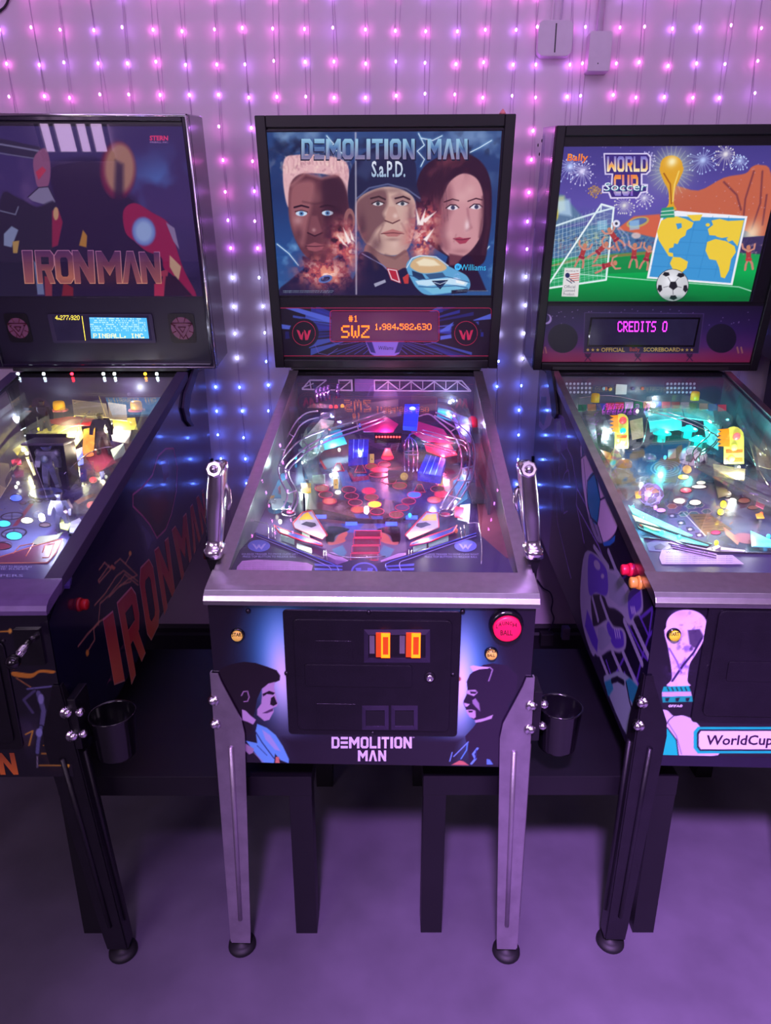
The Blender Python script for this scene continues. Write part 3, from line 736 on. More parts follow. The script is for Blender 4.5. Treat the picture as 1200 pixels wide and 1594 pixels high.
# --- cabinet front print
hw = m.W / 2
def Pf(a, b): return Vector((-hw + a * m.W, -0.0012, 0.521 + b * (0.884 - 0.521)))
p = m.paint(Pf, 400, 235, (26, 18, 34))
p.vgrad([(0, (26, 18, 34)), (1, (24, 17, 32))])
p.glow(440, 1020, 62, (70, 185, 255), 1.0, 105); p.glow(440, 1050, 30, (235, 225, 250), 1.0, 80)
p.glow(712, 1055, 62, (70, 185, 255), 1.0, 105); p.glow(716, 1065, 26, (240, 228, 250), 1.0, 82)
p.glow(580, 938, 110, (120, 200, 240), 1.0, 12)
p.poly([(310, 930), (380, 930), (350, 1000), (330, 1060), (360, 1200), (300, 1200)], (26, 18, 34), 30)
p.poly([(840, 930), (755, 930), (780, 1010), (800, 1060), (800, 1200), (850, 1200)], (26, 18, 34), 30)
p.poly([(440, 1150), (720, 1150), (700, 1200), (470, 1200)], (24, 17, 32), 16)
# left profile: dark short hair, plain face, pale blue coat
p.sharp = 1; p.crop(320, 1000, 7.97)
D = (28, 18, 30); SK = (190, 160, 200)
p.poly([(100, 420), (200, 320), (320, 270), (480, 240), (620, 255), (760, 300), (880, 345), (925, 410), (920, 470), (850, 500), (700, 570), (640, 700), (610, 860), (560, 980), (600, 1100), (420, 1260), (60, 1300)], D, 3)
p.poly([(700, 575), (780, 510), (858, 490), (850, 560), (862, 620), (878, 690), (896, 760), (880, 795), (838, 810), (845, 860), (820, 905), (790, 960), (730, 975), (640, 900), (640, 830), (690, 760), (700, 660)], SK, 3)
p.poly([(705, 640), (790, 600), (860, 625), (840, 650), (760, 640), (715, 670)], D, 3); p.poly([(812, 690), (850, 665), (890, 760), (840, 790), (800, 770)], D, 4)
p.poly([(700, 880), (800, 830), (838, 815), (835, 850), (760, 880)], (90, 60, 100), 8)
p.poly([(452, 830), (500, 850), (560, 910), (625, 960), (590, 1020), (520, 985), (455, 965)], SK, 3)
p.line([(445, 660), (470, 610), (520, 605), (540, 680), (520, 730), (475, 735)], 14, (175, 140, 180))
p.poly([(640, 1010), (760, 1060), (870, 1150), (960, 1290), (1035, 1450), (1030, 1500), (930, 1460), (860, 1380), (850, 1500), (700, 1490), (560, 1300), (500, 1220), (640, 1250), (620, 1100)], (105, 175, 235), 3)
p.poly([(700, 1080), (800, 1150), (930, 1350), (860, 1330), (740, 1200)], (165, 175, 225), 18)
p.line([(620, 1110), (700, 1240), (850, 1440)], 14, (30, 40, 90)); p.line([(640, 1280), (760, 1400)], 10, (40, 60, 120))
p.poly([(412, 1200), (600, 1320), (590, 1370), (540, 1390), (412, 1270)], (160, 135, 165), 2); p.line([(600, 1370), (720, 1490)], 7, (160, 135, 165))
p.poly([(870, 1420), (910, 1420), (920, 1500), (862, 1500)], (215, 130, 110), 3)
# right profile: dark head with pale quiff, facing the first
p.crop(690, 1020, 8.0)
D = (34, 22, 44)
p.poly([(290, 330), (330, 240), (400, 180), (500, 120), (620, 100), (800, 130), (930, 260), (900, 480), (800, 620), (900, 900), (1050, 1360), (330, 1360), (310, 1200), (270, 1010), (370, 900), (430, 820), (360, 790), (310, 740), (285, 680), (250, 600), (252, 570), (290, 490), (300, 420)], D, 3)
p.poly([(328, 140), (370, 125), (450, 140), (580, 148), (560, 165), (450, 175), (370, 205)], (215, 190, 225), 4)
p.line([(580, 150), (612, 180), (590, 250), (565, 320)], 14, (170, 145, 185))
p.poly([(300, 435), (400, 430), (430, 465), (380, 510), (300, 480), (285, 470)], (190, 165, 200), 6); p.poly([(330, 450), (420, 455), (400, 480), (340, 478)], D, 4)
p.poly([(360, 560), (400, 535), (445, 600), (460, 700), (400, 640), (365, 600)], (150, 125, 165), 12)
p.poly([(250, 590), (330, 610), (300, 640), (275, 640)], (200, 175, 210), 5)
p.poly([(280, 680), (350, 675), (400, 690), (405, 770), (380, 790), (330, 770), (300, 730)], (190, 160, 190), 8); p.poly([(310, 690), (370, 690), (360, 710), (320, 712)], D, 4)
p.poly([(390, 810), (520, 780), (620, 740), (600, 790), (470, 830), (400, 840)], (185, 160, 190), 5)
p.line([(310, 1080), (230, 1160), (130, 1260)], 16, (120, 160, 225)); p.line([(300, 1100), (290, 1180), (220, 1290)], 16, (90, 160, 230))
p.line([(110, 1210), (80, 1320)], 14, (120, 170, 235)); p.line([(425, 1160), (370, 1230), (400, 1290), (350, 1350)], 30, (110, 160, 230)); p.line([(410, 1180), (400, 1290)], 14, (40, 50, 120))
p.poly([(540, 1290), (580, 1300), (620, 1360), (540, 1360)], (90, 140, 210), 10)
p.poly([(100, 1365), (200, 1310), (250, 1320), (320, 1370)], (200, 110, 100), 8)
p.sharp = 0; p.crop(700, 940, 8.0); p.ell(115, 935, 26, 28, (170, 105, 80))
fp = p.mesh('front_print', INKGLOSS, m.root)
WINK = M('white_ink', (225, 215, 232), 0.5)
def frtext(t, u0, v0, u1, v1, mat, off=0.0016, par=None, **k):
    return m.text('lettering', t, [m.fr(u0, v0, off), m.fr(u1, v0, off), m.fr(u1, v1, off), m.fr(u0, v1, off)], mat, par or fp, **k)
# stencil lettering, a bar through the first E left open at its spine
frtext('DEMOLITION', 516, 1147, 641, 1165, WINK, block=True)
frtext('MAN', 557, 1168, 601, 1185, WINK, block=True); frtext('TM', 642, 1147, 645, 1149, WINK)
# --- coin door
cd_o = (m.fr(435, 947, 0), m.fr(714, 947, 0), m.fr(708, 1147, 0), m.fr(449, 1147, 0))
def rr(u0, v0, u1, v1, r, off, d):
    a = m.fr(u0, v0, off); b = m.fr(u1, v1, off); bm = bmesh.new()
    prism(bm, [(x, -off - .0, z) for x, z in rect_round(a.x, b.x, b.z, a.z, r)], (0, -d, 0)); return bm
cf = bm_obj('coin_door', rr(440, 947.5, 711, 1145, 0.008, 0.0012, 0.004), BLACKMETAL, m.root, bevel=0.001, seg=1)
setup(cf, 'black steel coin door with two glowing amber coin slots')
bm = rr(456, 962, 698, 1137, 0.010, 0.005, 0.005); bm_obj('door_panel', bm, BLACKMETAL, cf, bevel=0.0016, seg=2)
bm = rr(474, 1033, 641, 1069, 0.006, 0.009, 0.0035); bm_obj('door_emboss', bm, BLACKMETAL, cf, bevel=0.0016, seg=2)
for (u0, v0, u1, v1) in ((490, 997, 549, 1028), (492, 1095, 555, 1132)):
    bm = rr(u0, v0, u1, v1, 0.002, 0.0095, 0.0009); bm_obj('door_knockout', bm, BLACKMETAL, cf, bevel=0.0003, seg=1)
def frame4(u0, v0, u1, v1, b, o0, o1, mat, name, par):
    """bevelled picture-frame of four mitred bars"""
    A = [m.fr(u0, v0, 0), m.fr(u1, v0, 0), m.fr(u1, v1, 0), m.fr(u0, v1, 0)]; B = [m.fr(u0 + b, v0 + b, 0), m.fr(u1 - b, v0 + b, 0), m.fr(u1 - b, v1 - b, 0), m.fr(u0 + b, v1 - b, 0)]
    bm = bmesh.new()
    for k in range(4):
        j = (k + 1) % 4; q = []
        for P_, o in ((A[k], o0), (A[j], o0), (B[j], o1), (B[k], o1)): q.append((P_.x, -o0, P_.z))
        t = [(A[k].x, -o0 - .001, A[k].z), (A[j].x, -o0 - .001, A[j].z), (B[j].x, -o1, B[j].z), (B[k].x, -o1, B[k].z)]
        hexa(bm, q + t)
    bmesh.ops.recalc_face_normals(bm, faces=bm.faces); return bm_obj(name, bm, mat, par)
EDGE = M('worn_black_edge', (70, 60, 85), 0.3, 0.6)
frame4(567, 976, 669, 1027, 7, 0.010, 0.014, EDGE, 'coin_slot_bezel', cf)
AMB = M('amber_lamp', (255, 110, 20), 0.3, emit=(255, 120, 10), es=2.6, var=0.25, vs=90); AMBD = M('amber_dark', (150, 50, 15), 0.3, emit=(220, 70, 10), es=0.7)
for u in (585, 632):
    a = m.fr(u, 984, 0.012); b = m.fr(u + 22, 1022, 0.012)
    part_box('reject_button', (a.x, b.x, -0.016, -0.0098, b.z, a.z), AMBD, cf, 0.001)
    for (x0, x1, z0, z1) in ((.38, 1, .86, 1), (.38, 1, 0, .12), (.38, .5, 0, 1), (.88, 1, 0, 1)):
        part_box('lit_rim', (a.x + (b.x - a.x) * x0, a.x + (b.x - a.x) * x1, -0.0175, -0.0155, b.z + (a.z - b.z) * z0, b.z + (a.z - b.z) * z1), AMB, cf)
    a = m.fr(u - 10, 990, 0.012); b = m.fr(u - 2, 1018, 0.012); part_box('bare_metal', (a.x, b.x, -0.0108, -0.0098, b.z, a.z), SCUFFED, cf)
for u in (564, 609):
    frame4(u, 1094, u + 41, 1131, 6, 0.010, 0.013, EDGE, 'coin_return_bezel', cf)
    a = m.fr(u + 6, 1101, 0); b = m.fr(u + 35, 1126, 0); part_box('coin_return_flap', (a.x, b.x, -0.0112, -0.0098, b.z, a.z), BLACKGLOSS, cf, 0.0005)
c0 = m.fr(669, 1054, 0.010)
part_lathe('lock_plate', c0, [(0.011, 0), (0.011, 0.0015), (0.010, 0.002)], BLACKMETAL, cf, (0, -1, 0), 24)
part_lathe('lock', c0 + Vector((0, -.001, 0)), [(0.0075, 0), (0.0075, 0.005), (0.006, 0.006), (0.003, 0.006), (0.0028, 0.004)], CHROME, cf, (0, -1, 0), 20)
for u, v in ((574, 953), (720, 952), (386, 951), (446, 1048), (705, 1050), (580, 1141)):
    q_ = m.fr(u, v, 0.004); part_lathe('carriage_bolt', (q_.x, -0.003, q_.z), [(0.005, 0), (0.0045, 0.0025), (0.0025, 0.004), (0.0005, 0.0045)], BLACKMETAL, m.root, (0, -1, 0), 12)
# --- buttons
YEL = M('yellow_button', (235, 190, 90), 0.4, emit=(235, 180, 80), es=0.35); REDB = M('red_button', (235, 25, 80), 0.35, emit=(240, 20, 80), es=0.5); BINK = M('black_ink', (25, 15, 20), 0.5); REDINK = M('dark_red_ink', (80, 5, 30), 0.6)
def fbut(u, v, r, mat, words, ink, lift, nm, sz):
    q_ = m.fr(u, v, 0.001 + lift); b = button(m, (q_.x, -0.001, q_.z), r, mat, m.root, nm, 0.006, BLACKGLOSS, (0, -1, 0), lift)
    for (t, du0, dv0, du1, dv1) in words:
        o_ = 0.0108 + lift
        m.text('lettering', t, [m.fr(u + du0, v + dv0, o_), m.fr(u + du1, v + dv0, o_), m.fr(u + du1, v + dv1, o_), m.fr(u + du0, v + dv1, o_)], ink, b, bold=0.02)
fbut(370, 988, 0.0108, YEL, [('START', -9, -3, 9, 3)], BINK, 0.002, 'start_button', 0)
fbut(764.5, 1017, 0.0105, YEL, [('EXTRA', -8, -5, 8, -0.5), ('BALL', -6, 0.8, 6, 5.5)], BINK, 0.002, 'extra_ball_button', 0)
fbut(789, 977, 0.0262, REDB, [('L', -17, -5, -14, 1), ('A', -13, -8, -8, -2), ('U', -7, -9, -3, -3.5), ('N', -2, -9.5, 3, -4), ('C', 4, -9, 8, -3.5), ('H', 9, -7, 15, -1), ('BALL', -10, 4, 9, 12)], REDINK, 0.014, 'launch_button', 0)
# --- chrome pistol grips
for sx, pts, x0_ in ((-1, (340, 722, 333, 864), 0), (1, (818, 722, 830, 864), 0)):
    yl = 0.105; ut, vt, ub, vb = pts
    T_ = m.hitl(ut, vt, (0, yl, 0), (0, 1, 0)); B_ = m.hitl(ub, vb, (0, yl, 0), (0, 1, 0))
    bm = bmesh.new(); prof = []
    for t, wd, dp, dy in ((0, .019, .026, 0), (.10, .019, .026, 0), (.105, .0155, .021, 0), (.2, .0155, .020, 0), (.45, .0175, .024, -.002), (.7, .0175, .026, -.003), (.9, .0165, .026, -.002), (.95, .0175, .028, -.002), (1.0, .016, .026, -.001), (1.02, .012, .020, 0)):
        c_ = B_.lerp(T_, t); ring_ = []
        for k in range(16):
            a = 2 * math.pi * k / 16; cx_ = math.copysign(abs(math.cos(a)) ** .6, math.cos(a)); cy_ = math.copysign(abs(math.sin(a)) ** .6, math.sin(a))
            ring_.append(bm.verts.new(c_ + Vector((cx_ * wd, cy_ * dp + dy, 0))))
        prof.append(ring_)
    for A_, B2 in zip(prof[:-1], prof[1:]):
        for k in range(16): bm.faces.new((A_[k], A_[(k + 1) % 16], B2[(k + 1) % 16], B2[k]))
    bm.faces.new(prof[0][::-1]); bm.faces.new(prof[-1]); bmesh.ops.recalc_face_normals(bm, faces=bm.faces)
    g = bm_obj('pistol_grip', bm, CHROME, m.root, smooth=True); 
    hc = B_.lerp(T_, 0.955) + Vector((0, -0.026, 0.004)); ax = Vector((0, -1, 0.35)).normalized()
    part_lathe('button_housing', hc, [(0.0165, -0.004), (0.0165, 0.004), (0.014, 0.006)], CHROME, g, ax, 8, smooth=False)
    part_lathe('thumb_button', hc + ax * .005, [(0.0085, 0), (0.0085, 0.003), (0.0075, 0.004), (.0055, .004), (0.005, 0.006), (0.0005, 0.0065)], CHROME, g, ax, 20)
    tx = B_.lerp(T_, .66) + Vector((-sx * 0.017, 0.004, 0))
    part_tube('trigger', [tx + Vector((0, 0, .026)), tx + Vector((-sx * .006, 0, .01)), tx + Vector((-sx * .007, 0, -.012)), tx + Vector((-sx * .002, 0, -.03))], [.004, .005, .005, .003], STEEL, g, n=8)
    bm = bmesh.new(); prism(bm, [B_ + Vector((-.014, -.012, -.001)), B_ + Vector((.014, -.012, -.001)), Vector((-hw * 0 + sx * (hw + .012), B_.y - .010, B_.z - .05)), Vector((sx * (hw + .002), B_.y - .010, B_.z - .055))] if sx < 0 else [B_ + Vector((-.014, -.012, -.001)), B_ + Vector((.014, -.012, -.001)), Vector((sx * (hw + .012), B_.y - .010, B_.z - .05)), Vector((sx * (hw + .002), B_.y - .010, B_.z - .055))], (0, 0.03, 0))
    bm_obj('grip_bracket', bm, BLACKMETAL, g)

# --- backglass print
TLs = [(419.6, 206), (779, 205), (765.5, 459.5), (430.5, 459.5)]
gc = [m.bat(u, v, -0.012) for u, v in TLs]
ax0, ax1 = (gc[0][0] + gc[3][0]) / 2, (gc[1][0] + gc[2][0]) / 2; t0, t1 = gc[3][1], gc[0][1]
hb = m.bbW / 2
sheet(m, 'inner_surround', -hb + 0.029, hb - 0.029, 0.024, m.bh - 0.029, -0.0145, 0.002, BLACKMETAL, bx)
def Pb(a, b): return m.bb(ax0 + (ax1 - ax0) * a, t0 + (t1 - t0) * b, -0.0115)
p = m.paint(Pb, 440, 320, (24, 40, 82), (380, 160), 2.727)
p.vgrad([(0, (40, 70, 120)), (.35, (30, 52, 100)), (.75, (40, 80, 140)), (1, (45, 85, 140))])
p.cloud((150, 180, 210), 60, .45, .8, (150, 150, 260, 110), 3); p.cloud((140, 170, 205), 60, .45, .8, (1020, 180, 200, 130), 5); p.cloud((130, 190, 230), 40, .5, .9, (170, 640, 130, 110), 6)
p.cloud((120, 180, 220), 30, .5, .9, (1060, 640, 120, 110), 8); p.cloud((14, 18, 40), 22, .5, .8, (330, 190, 260, 60), 9); p.cloud((14, 18, 40), 18, .5, .7, (1000, 200, 200, 90), 12)
for b_ in ([(740, 130), (765, 180), (735, 205), (765, 240), (750, 270)], [(750, 150), (800, 160), (840, 140)], [(350, 140), (380, 175), (360, 190), (420, 215)], [(960, 210), (1000, 190), (1050, 160)], [(140, 600), (190, 640), (230, 690)], [(1000, 660), (1040, 610)]): 
    p.line(b_, 9, (120, 190, 230), .5, 5); p.line(b_, 3.5, (220, 240, 250))
# woman, long dark hair
HR = (46, 20, 40)
p.poly([(735, 330), (770, 265), (840, 225), (920, 212), (1000, 245), (1045, 330), (1050, 480), (1035, 600), (1015, 680), (950, 695), (860, 650), (790, 600), (745, 520), (728, 420)], HR, 6)
p.poly([(868, 640), (960, 650), (1000, 730), (1030, 800), (880, 800), (850, 700)], (40, 22, 50), 6)
FC = (205, 148, 150)
p.poly([(878, 330), (930, 300), (985, 320), (1012, 380), (1016, 470), (1005, 560), (965, 625), (920, 655), (870, 650), (830, 610), (805, 540), (825, 440), (850, 380)], FC, 6)
p.poly([(805, 540), (825, 440), (870, 340), (890, 430), (860, 520), (870, 620), (840, 620)], (140, 85, 95), 28, .7)
p.poly([(870, 640), (930, 650), (900, 690), (870, 690)], (110, 60, 75), 10)
p.cloud((110, 50, 60), 14, .45, .6, (860, 260, 90, 60), 15); p.line([(790, 300), (850, 250), (930, 235)], 16, (120, 60, 70), .5, 12); p.line([(1030, 380), (1035, 520), (1015, 640)], 12, (90, 45, 60), .5, 10)
for ex, ey in ((884, 445), (984, 442)):
    p.ell(ex, ey, 24, 10, (235, 225, 230)); p.ell(ex + 2, ey, 9, 9, (60, 60, 90)); p.line([(ex - 27, ey + 2), (ex - 8, ey - 12), (ex + 14, ey - 11), (ex + 27, ey)], 5, (50, 20, 35)); p.line([(ex - 34, ey - 24), (ex, ey - 36), (ex + 26, ey - 30)], 6, (70, 35, 45))
p.line([(948, 450), (956, 510), (964, 530), (945, 542)], 9, (160, 100, 110), .7, 5); p.glow(946, 520, 12, (240, 215, 215), .8, 26)
p.poly([(886, 575), (915, 570), (930, 575), (962, 572), (940, 596), (915, 600)], (165, 62, 84), 4); p.line([(888, 578), (925, 582), (960, 575)], 3, (90, 30, 50)); p.glow(870, 560, 26, (225, 175, 170), .4); p.glow(960, 370, 26, (230, 185, 180), .4)
# blond man
p.poly([(170, 240), (215, 222), (330, 222), (430, 250), (446, 330), (438, 430), (420, 420), (380, 320), (300, 300), (230, 310), (200, 350), (192, 440), (178, 420), (165, 330)], (226, 178, 178), 6)
p.cloud((250, 220, 200), 8, .5, .7, (300, 260, 150, 50), 22); p.cloud((150, 90, 110), 7, .55, .6, (300, 280, 160, 60), 23)
p.poly([(198, 340), (250, 300), (330, 320), (400, 310), (440, 400), (446, 520), (430, 600), (380, 660), (320, 690), (260, 650), (222, 590), (198, 520), (188, 440)], (96, 52, 62), 7)
p.poly([(200, 360), (260, 330), (300, 345), (290, 420), (270, 520), (250, 610), (215, 560), (195, 480)], (150, 92, 96), 22)
p.poly([(330, 330), (400, 320), (440, 400), (440, 560), (400, 640), (350, 620), (340, 500)], (62, 32, 48), 24)
for ex, ey in ((243, 470), (354, 468)):
    p.ell(ex, ey, 24, 11, (200, 220, 235)); p.ell(ex, ey, 10, 10, (80, 130, 180)); p.ell(ex, ey, 4, 4, (20, 20, 40)); p.line([(ex - 30, ey - 26), (ex, ey - 34), (ex + 30, ey - 26)], 8, (45, 22, 36)); p.line([(ex - 26, ey - 8), (ex, ey - 14), (ex + 26, ey - 6)], 4, (50, 26, 40))
p.poly([(285, 480), (310, 480), (330, 545), (315, 562), (285, 562), (272, 548)], (125, 72, 80), 8); p.line([(270, 552), (300, 566), (332, 552)], 7, (60, 28, 42)); p.glow(296, 540, 10, (200, 150, 150), .7)
p.poly([(262, 605), (300, 592), (340, 605), (330, 625), (300, 632), (272, 625)], (150, 84, 92), 5); p.line([(262, 608), (300, 610), (342, 607)], 4, (60, 26, 42)); p.glow(228, 500, 22, (205, 160, 160), .55)
p.poly([(250, 650), (330, 690), (430, 640), (440, 720), (480, 820), (150, 820), (210, 740), (255, 700)], (34, 28, 62), 8); p.cloud((70, 60, 100), 16, .5, .6, (300, 770, 120, 50), 24)
# man in a peaked cap
p.poly([(440, 400), (445, 320), (470, 250), (530, 200), (610, 182), (690, 205), (728, 260), (732, 350), (752, 410), (735, 418), (690, 375), (610, 352), (535, 368), (490, 408), (470, 470), (455, 470)], (28, 34, 66), 6)
p.poly([(470, 300), (520, 220), (600, 200), (560, 260), (520, 330)], (50, 62, 100), 22, .8); p.line([(480, 405), (530, 362), (610, 345), (690, 366), (745, 405)], 7, (110, 120, 160), .7)
p.ell(447, 500, 24, 52, (150, 100, 96), 0, 1, 4); p.ell(450, 505, 12, 34, (90, 50, 60), 0, 1, 5)
p.poly([(482, 412), (540, 372), (615, 356), (690, 378), (726, 420), (728, 500), (716, 570), (690, 625), (640, 648), (580, 640), (520, 600), (490, 550), (474, 480)], (206, 170, 154), 6)
p.poly([(478, 420), (545, 375), (600, 372), (608, 430), (590, 470), (602, 500), (560, 540), (520, 600), (488, 540), (474, 480)], (112, 74, 78), 18, .9)
p.poly([(660, 380), (705, 400), (700, 440), (640, 430), (625, 400)], (150, 110, 108), 14, .7)
for ex, ey in ((568, 428), (672, 428)):
    p.ell(ex, ey, 22, 9, (215, 210, 210)); p.ell(ex, ey, 8, 8, (50, 60, 70)); p.line([(ex - 26, ey), (ex, ey - 12), (ex + 26, ey - 2)], 5, (50, 28, 36)); p.line([(ex - 30, ey - 22), (ex + 4, ey - 30), (ex + 30, ey - 18)], 8, (62, 38, 42))
p.poly([(612, 440), (640, 440), (660, 490), (650, 505), (610, 508), (598, 495)], (196, 152, 138), 8); p.line([(598, 500), (630, 512), (660, 498)], 6, (100, 60, 62)); p.glow(642, 480, 12, (240, 215, 200), .7)
p.poly([(585, 552), (630, 536), (676, 550), (650, 568), (610, 568)], (180, 112, 108), 5); p.line([(582, 556), (630, 552), (678, 556)], 4, (100, 50, 56)); p.glow(640, 600, 22, (228, 196, 180), .5)
p.poly([(520, 600), (580, 640), (640, 650), (690, 625), (700, 720), (640, 770), (560, 740), (510, 660)], (150, 108, 104), 6)
p.poly([(490, 640), (540, 640), (620, 720), (690, 700), (740, 760), (770, 825), (470, 825), (480, 700)], (32, 28, 62), 6); p.line([(500, 640), (590, 690), (640, 740)], 5, (120, 120, 170))
p.poly([(604, 700), (650, 708), (667, 768), (622, 752)], (180, 40, 60), 3); p.line([(610, 706), (646, 712), (660, 762), (626, 748), (610, 706)], 4, (235, 220, 225)); p.poly([(672, 742), (700, 722), (697, 768), (680, 768)], (190, 60, 60), 3)
p.poly([(550, 768), (598, 750), (602, 762), (556, 782)], (160, 160, 180), 3)
p.glow(560, 600, 34, (92, 58, 66), .7, 44); p.glow(500, 520, 22, (70, 44, 56), .7, 60); p.glow(676, 520, 22, (224, 190, 172), .45, 40); p.glow(705, 470, 14, (120, 84, 86), .6, 60); p.glow(632, 372, 70, (120, 88, 88), .5, 14); p.glow(630, 580, 34, (120, 80, 80), .45, 9); p.line([(590, 520), (572, 560), (576, 590)], 5, (110, 70, 72), .6, 5); p.line([(668, 512), (690, 552)], 5, (150, 110, 104), .6, 5); p.line([(600, 645), (640, 660), (684, 632)], 8, (96, 62, 66), .6, 6); p.line([(540, 620), (560, 700)], 16, (90, 58, 64), .6, 12)
p.glow(820, 470, 24, (130, 76, 86), .6, 80); p.glow(1004, 480, 12, (140, 88, 96), .5, 90); p.glow(918, 630, 46, (150, 96, 104), .5, 14); p.glow(925, 400, 40, (225, 178, 174), .5, 30); p.line([(846, 360), (826, 440), (806, 540), (830, 610)], 14, (56, 24, 40), .8, 10); p.line([(1014, 400), (1014, 480), (1000, 570)], 8, (70, 32, 48), .8, 6); p.line([(900, 560), (890, 590)], 4, (160, 100, 106), .6, 4)
for k in range(16): p.line([(760 + k * 7, 560 - k * 4), (748 + k * 7, 430 - k * 6), (800 + k * 8, 300 - k * 4), (900 + k * 5, 236 + k)], 2.2, [(100, 48, 60), (30, 12, 28)][k % 2], .35, 2)
p.glow(300, 400, 34, (150, 96, 98), .5, 40); p.glow(396, 500, 30, (46, 24, 38), .6, 90); p.glow(232, 560, 22, (70, 36, 50), .6, 40); p.glow(300, 655, 40, (58, 30, 44), .6, 18); p.line([(250, 420), (300, 430), (350, 420)], 5, (60, 30, 42), .5, 5); p.line([(200, 350), (260, 300), (330, 320), (400, 306)], 10, (180, 120, 120), .7, 7)
for k in range(30):
    rg = np.random.RandomState(k + 200); x_ = 180 + k * 8.6; p.line([(x_, 300 - 40 * math.sin(k * .11)), (x_ + rg.uniform(-8, 8), 250 - 20 * math.sin(k * .11)), (x_ + rg.uniform(-12, 12), 226)], 2.4, [(250, 225, 205), (170, 110, 120)][k % 2], .5, 2)
# bursts of flame
for cx_, cy_, dx_, dy_, sd in ((425, 610, 62, 95, 1), (340, 720, 100, 62, 2), (755, 580, 58, 90, 3), (775, 480, 50, 50, 4)):
    for c__, th_, k_ in (((120, 50, 80), .30, 1), ((205, 90, 90), .40, 2), ((235, 150, 120), .50, 3), ((250, 215, 195), .58, 4)): p.cloud(c__, 12, th_, .95, (cx_, cy_, dx_ * (1.1 - k_ * .08), dy_ * (1.1 - k_ * .08)), sd * 10 + k_ % 2, .12)
for b_ in ([(440, 600), (420, 530), (455, 590)], [(420, 600), (395, 560), (440, 610)], [(455, 580), (450, 540), (470, 590)], [(740, 520), (770, 450), (760, 520)], [(750, 500), (815, 462), (770, 510)], [(760, 580), (805, 535), (775, 590)], [(735, 520), (730, 450), (750, 510)]): p.poly(b_, (250, 235, 225), 6)
# low rounded show car seen from the front
p.poly([(688, 700), (700, 668), (745, 648), (812, 655), (862, 690), (905, 712), (945, 735), (960, 770), (945, 798), (880, 806), (780, 816), (735, 790), (708, 748)], (96, 165, 205), 4)
p.poly([(704, 690), (722, 664), (764, 652), (818, 662), (858, 694), (848, 712), (800, 722), (752, 722), (716, 706)], (214, 178, 130), 6); p.poly([(730, 676), (764, 660), (806, 668), (832, 690), (790, 694), (744, 692)], (240, 226, 190), 8)
p.poly([(712, 712), (756, 726), (770, 748), (742, 752), (716, 736)], (34, 56, 92), 4); p.poly([(768, 728), (842, 720), (856, 738), (788, 748)], (56, 92, 132), 4)
p.sharp = 1; p.poly([(726, 756), (768, 752), (900, 742), (950, 764), (940, 778), (860, 770), (776, 778), (738, 772)], (196, 228, 240), 5); p.poly([(760, 786), (860, 778), (935, 784), (925, 800), (800, 812)], (120, 190, 215), 5); p.poly([(796, 756), (866, 752), (832, 792)], (18, 26, 54), 2); p.sharp = 0
for b_ in ([(806, 762), (856, 759), (831, 784), (814, 765)], [(700, 732), (770, 750), (860, 738), (955, 762)], [(740, 780), (800, 784), (900, 776), (948, 786)]): p.line(b_, 3, (40, 70, 120))
p.line([(806, 762), (832, 770), (858, 759)], 3, (210, 225, 240)); p.poly([(898, 752), (938, 762), (932, 772), (900, 764)], (240, 245, 240), 3); p.poly([(880, 796), (950, 790), (945, 806), (880, 812)], (26, 24, 50), 5); p.line([(690, 700), (712, 660), (746, 648), (814, 654), (866, 692)], 5, (230, 235, 240), .8)
p.ell(345, 748, 30, 16, (90, 110, 170), -15); p.ell(345, 748, 20, 9, (30, 30, 70), -15)
# lighting tube showing through the sheet
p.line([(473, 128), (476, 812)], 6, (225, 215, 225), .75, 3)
MVLIT = MV('backlit_print', 0.12, 1.08, 0.0, 0.5, 0.08)
tr = p.mesh('backglass_print', MVLIT, m.root); setup(tr, 'backlit print of a capped man, a blond man and a dark-haired woman with flames')
INKLIT = MV('backlit_ink', 0.3, 1.08, 0, .3, .1)
def bbt(t, u0, v0, u1, v1, mat, off, par, grad=None, sk=0, **k):
    return m.text('lettering', t, bbquad(m, [(u0 + sk, v0), (u1 + sk, v0), (u1, v1), (u0, v1)], off), mat, par, grad=grad, **k)
def z1(x, y): return 380 + x / 2.727, 160 + y / 2.727
TG = [(0, (150, 200, 220)), (.45, (70, 110, 160)), (.55, (60, 90, 140)), (1, (140, 130, 160))]
def zt(t, x0, y0, x1, y1, off=-0.0108, g=TG, **k):
    a = z1(x0, y0); b = z1(x1, y1); return bbt(t, a[0], a[1], b[0], b[1], INKLIT, off, tr, g, **k)
DKI = [(0, (15, 25, 50)), (1, (15, 25, 50))]
zt('DEMOLITION', 243, 153, 724, 240, block=True); zt('DEMOLITION', 239, 157, 729, 246, -0.0111, DKI, block=True)
zt('MAN', 778, 153, 948, 240, block=True); zt('MAN', 774, 157, 953, 246, -0.0111, DKI, block=True)
SG = [(0, (225, 230, 235)), (1, (150, 180, 200))]
zt('S.a.P.D.', 541, 247, 684, 316, -0.0106, SG, bold=.02)
zt('Williams', 918, 686, 1026, 712, -0.0108, [(0, (60, 190, 230)), (1, (60, 190, 230))])
a = z1(907, 697); cc = m.bp(a[0], a[1], -0.0108)
flat(m, 'round_emblem', [cc + Vector((math.cos(t), 0, 0)) * .010 + m.bu * math.sin(t) * .010 for t in np.linspace(0, 6.283, 20, endpoint=False)], M('cyan_ink', (60, 190, 230), .5, emit=(60, 190, 230), es=.8), tr, .0003, m.bn)
zt('W', 899, 690, 915, 705, -0.0100, [(0, (20, 50, 90)), (1, (20, 50, 90))], bold=.02)
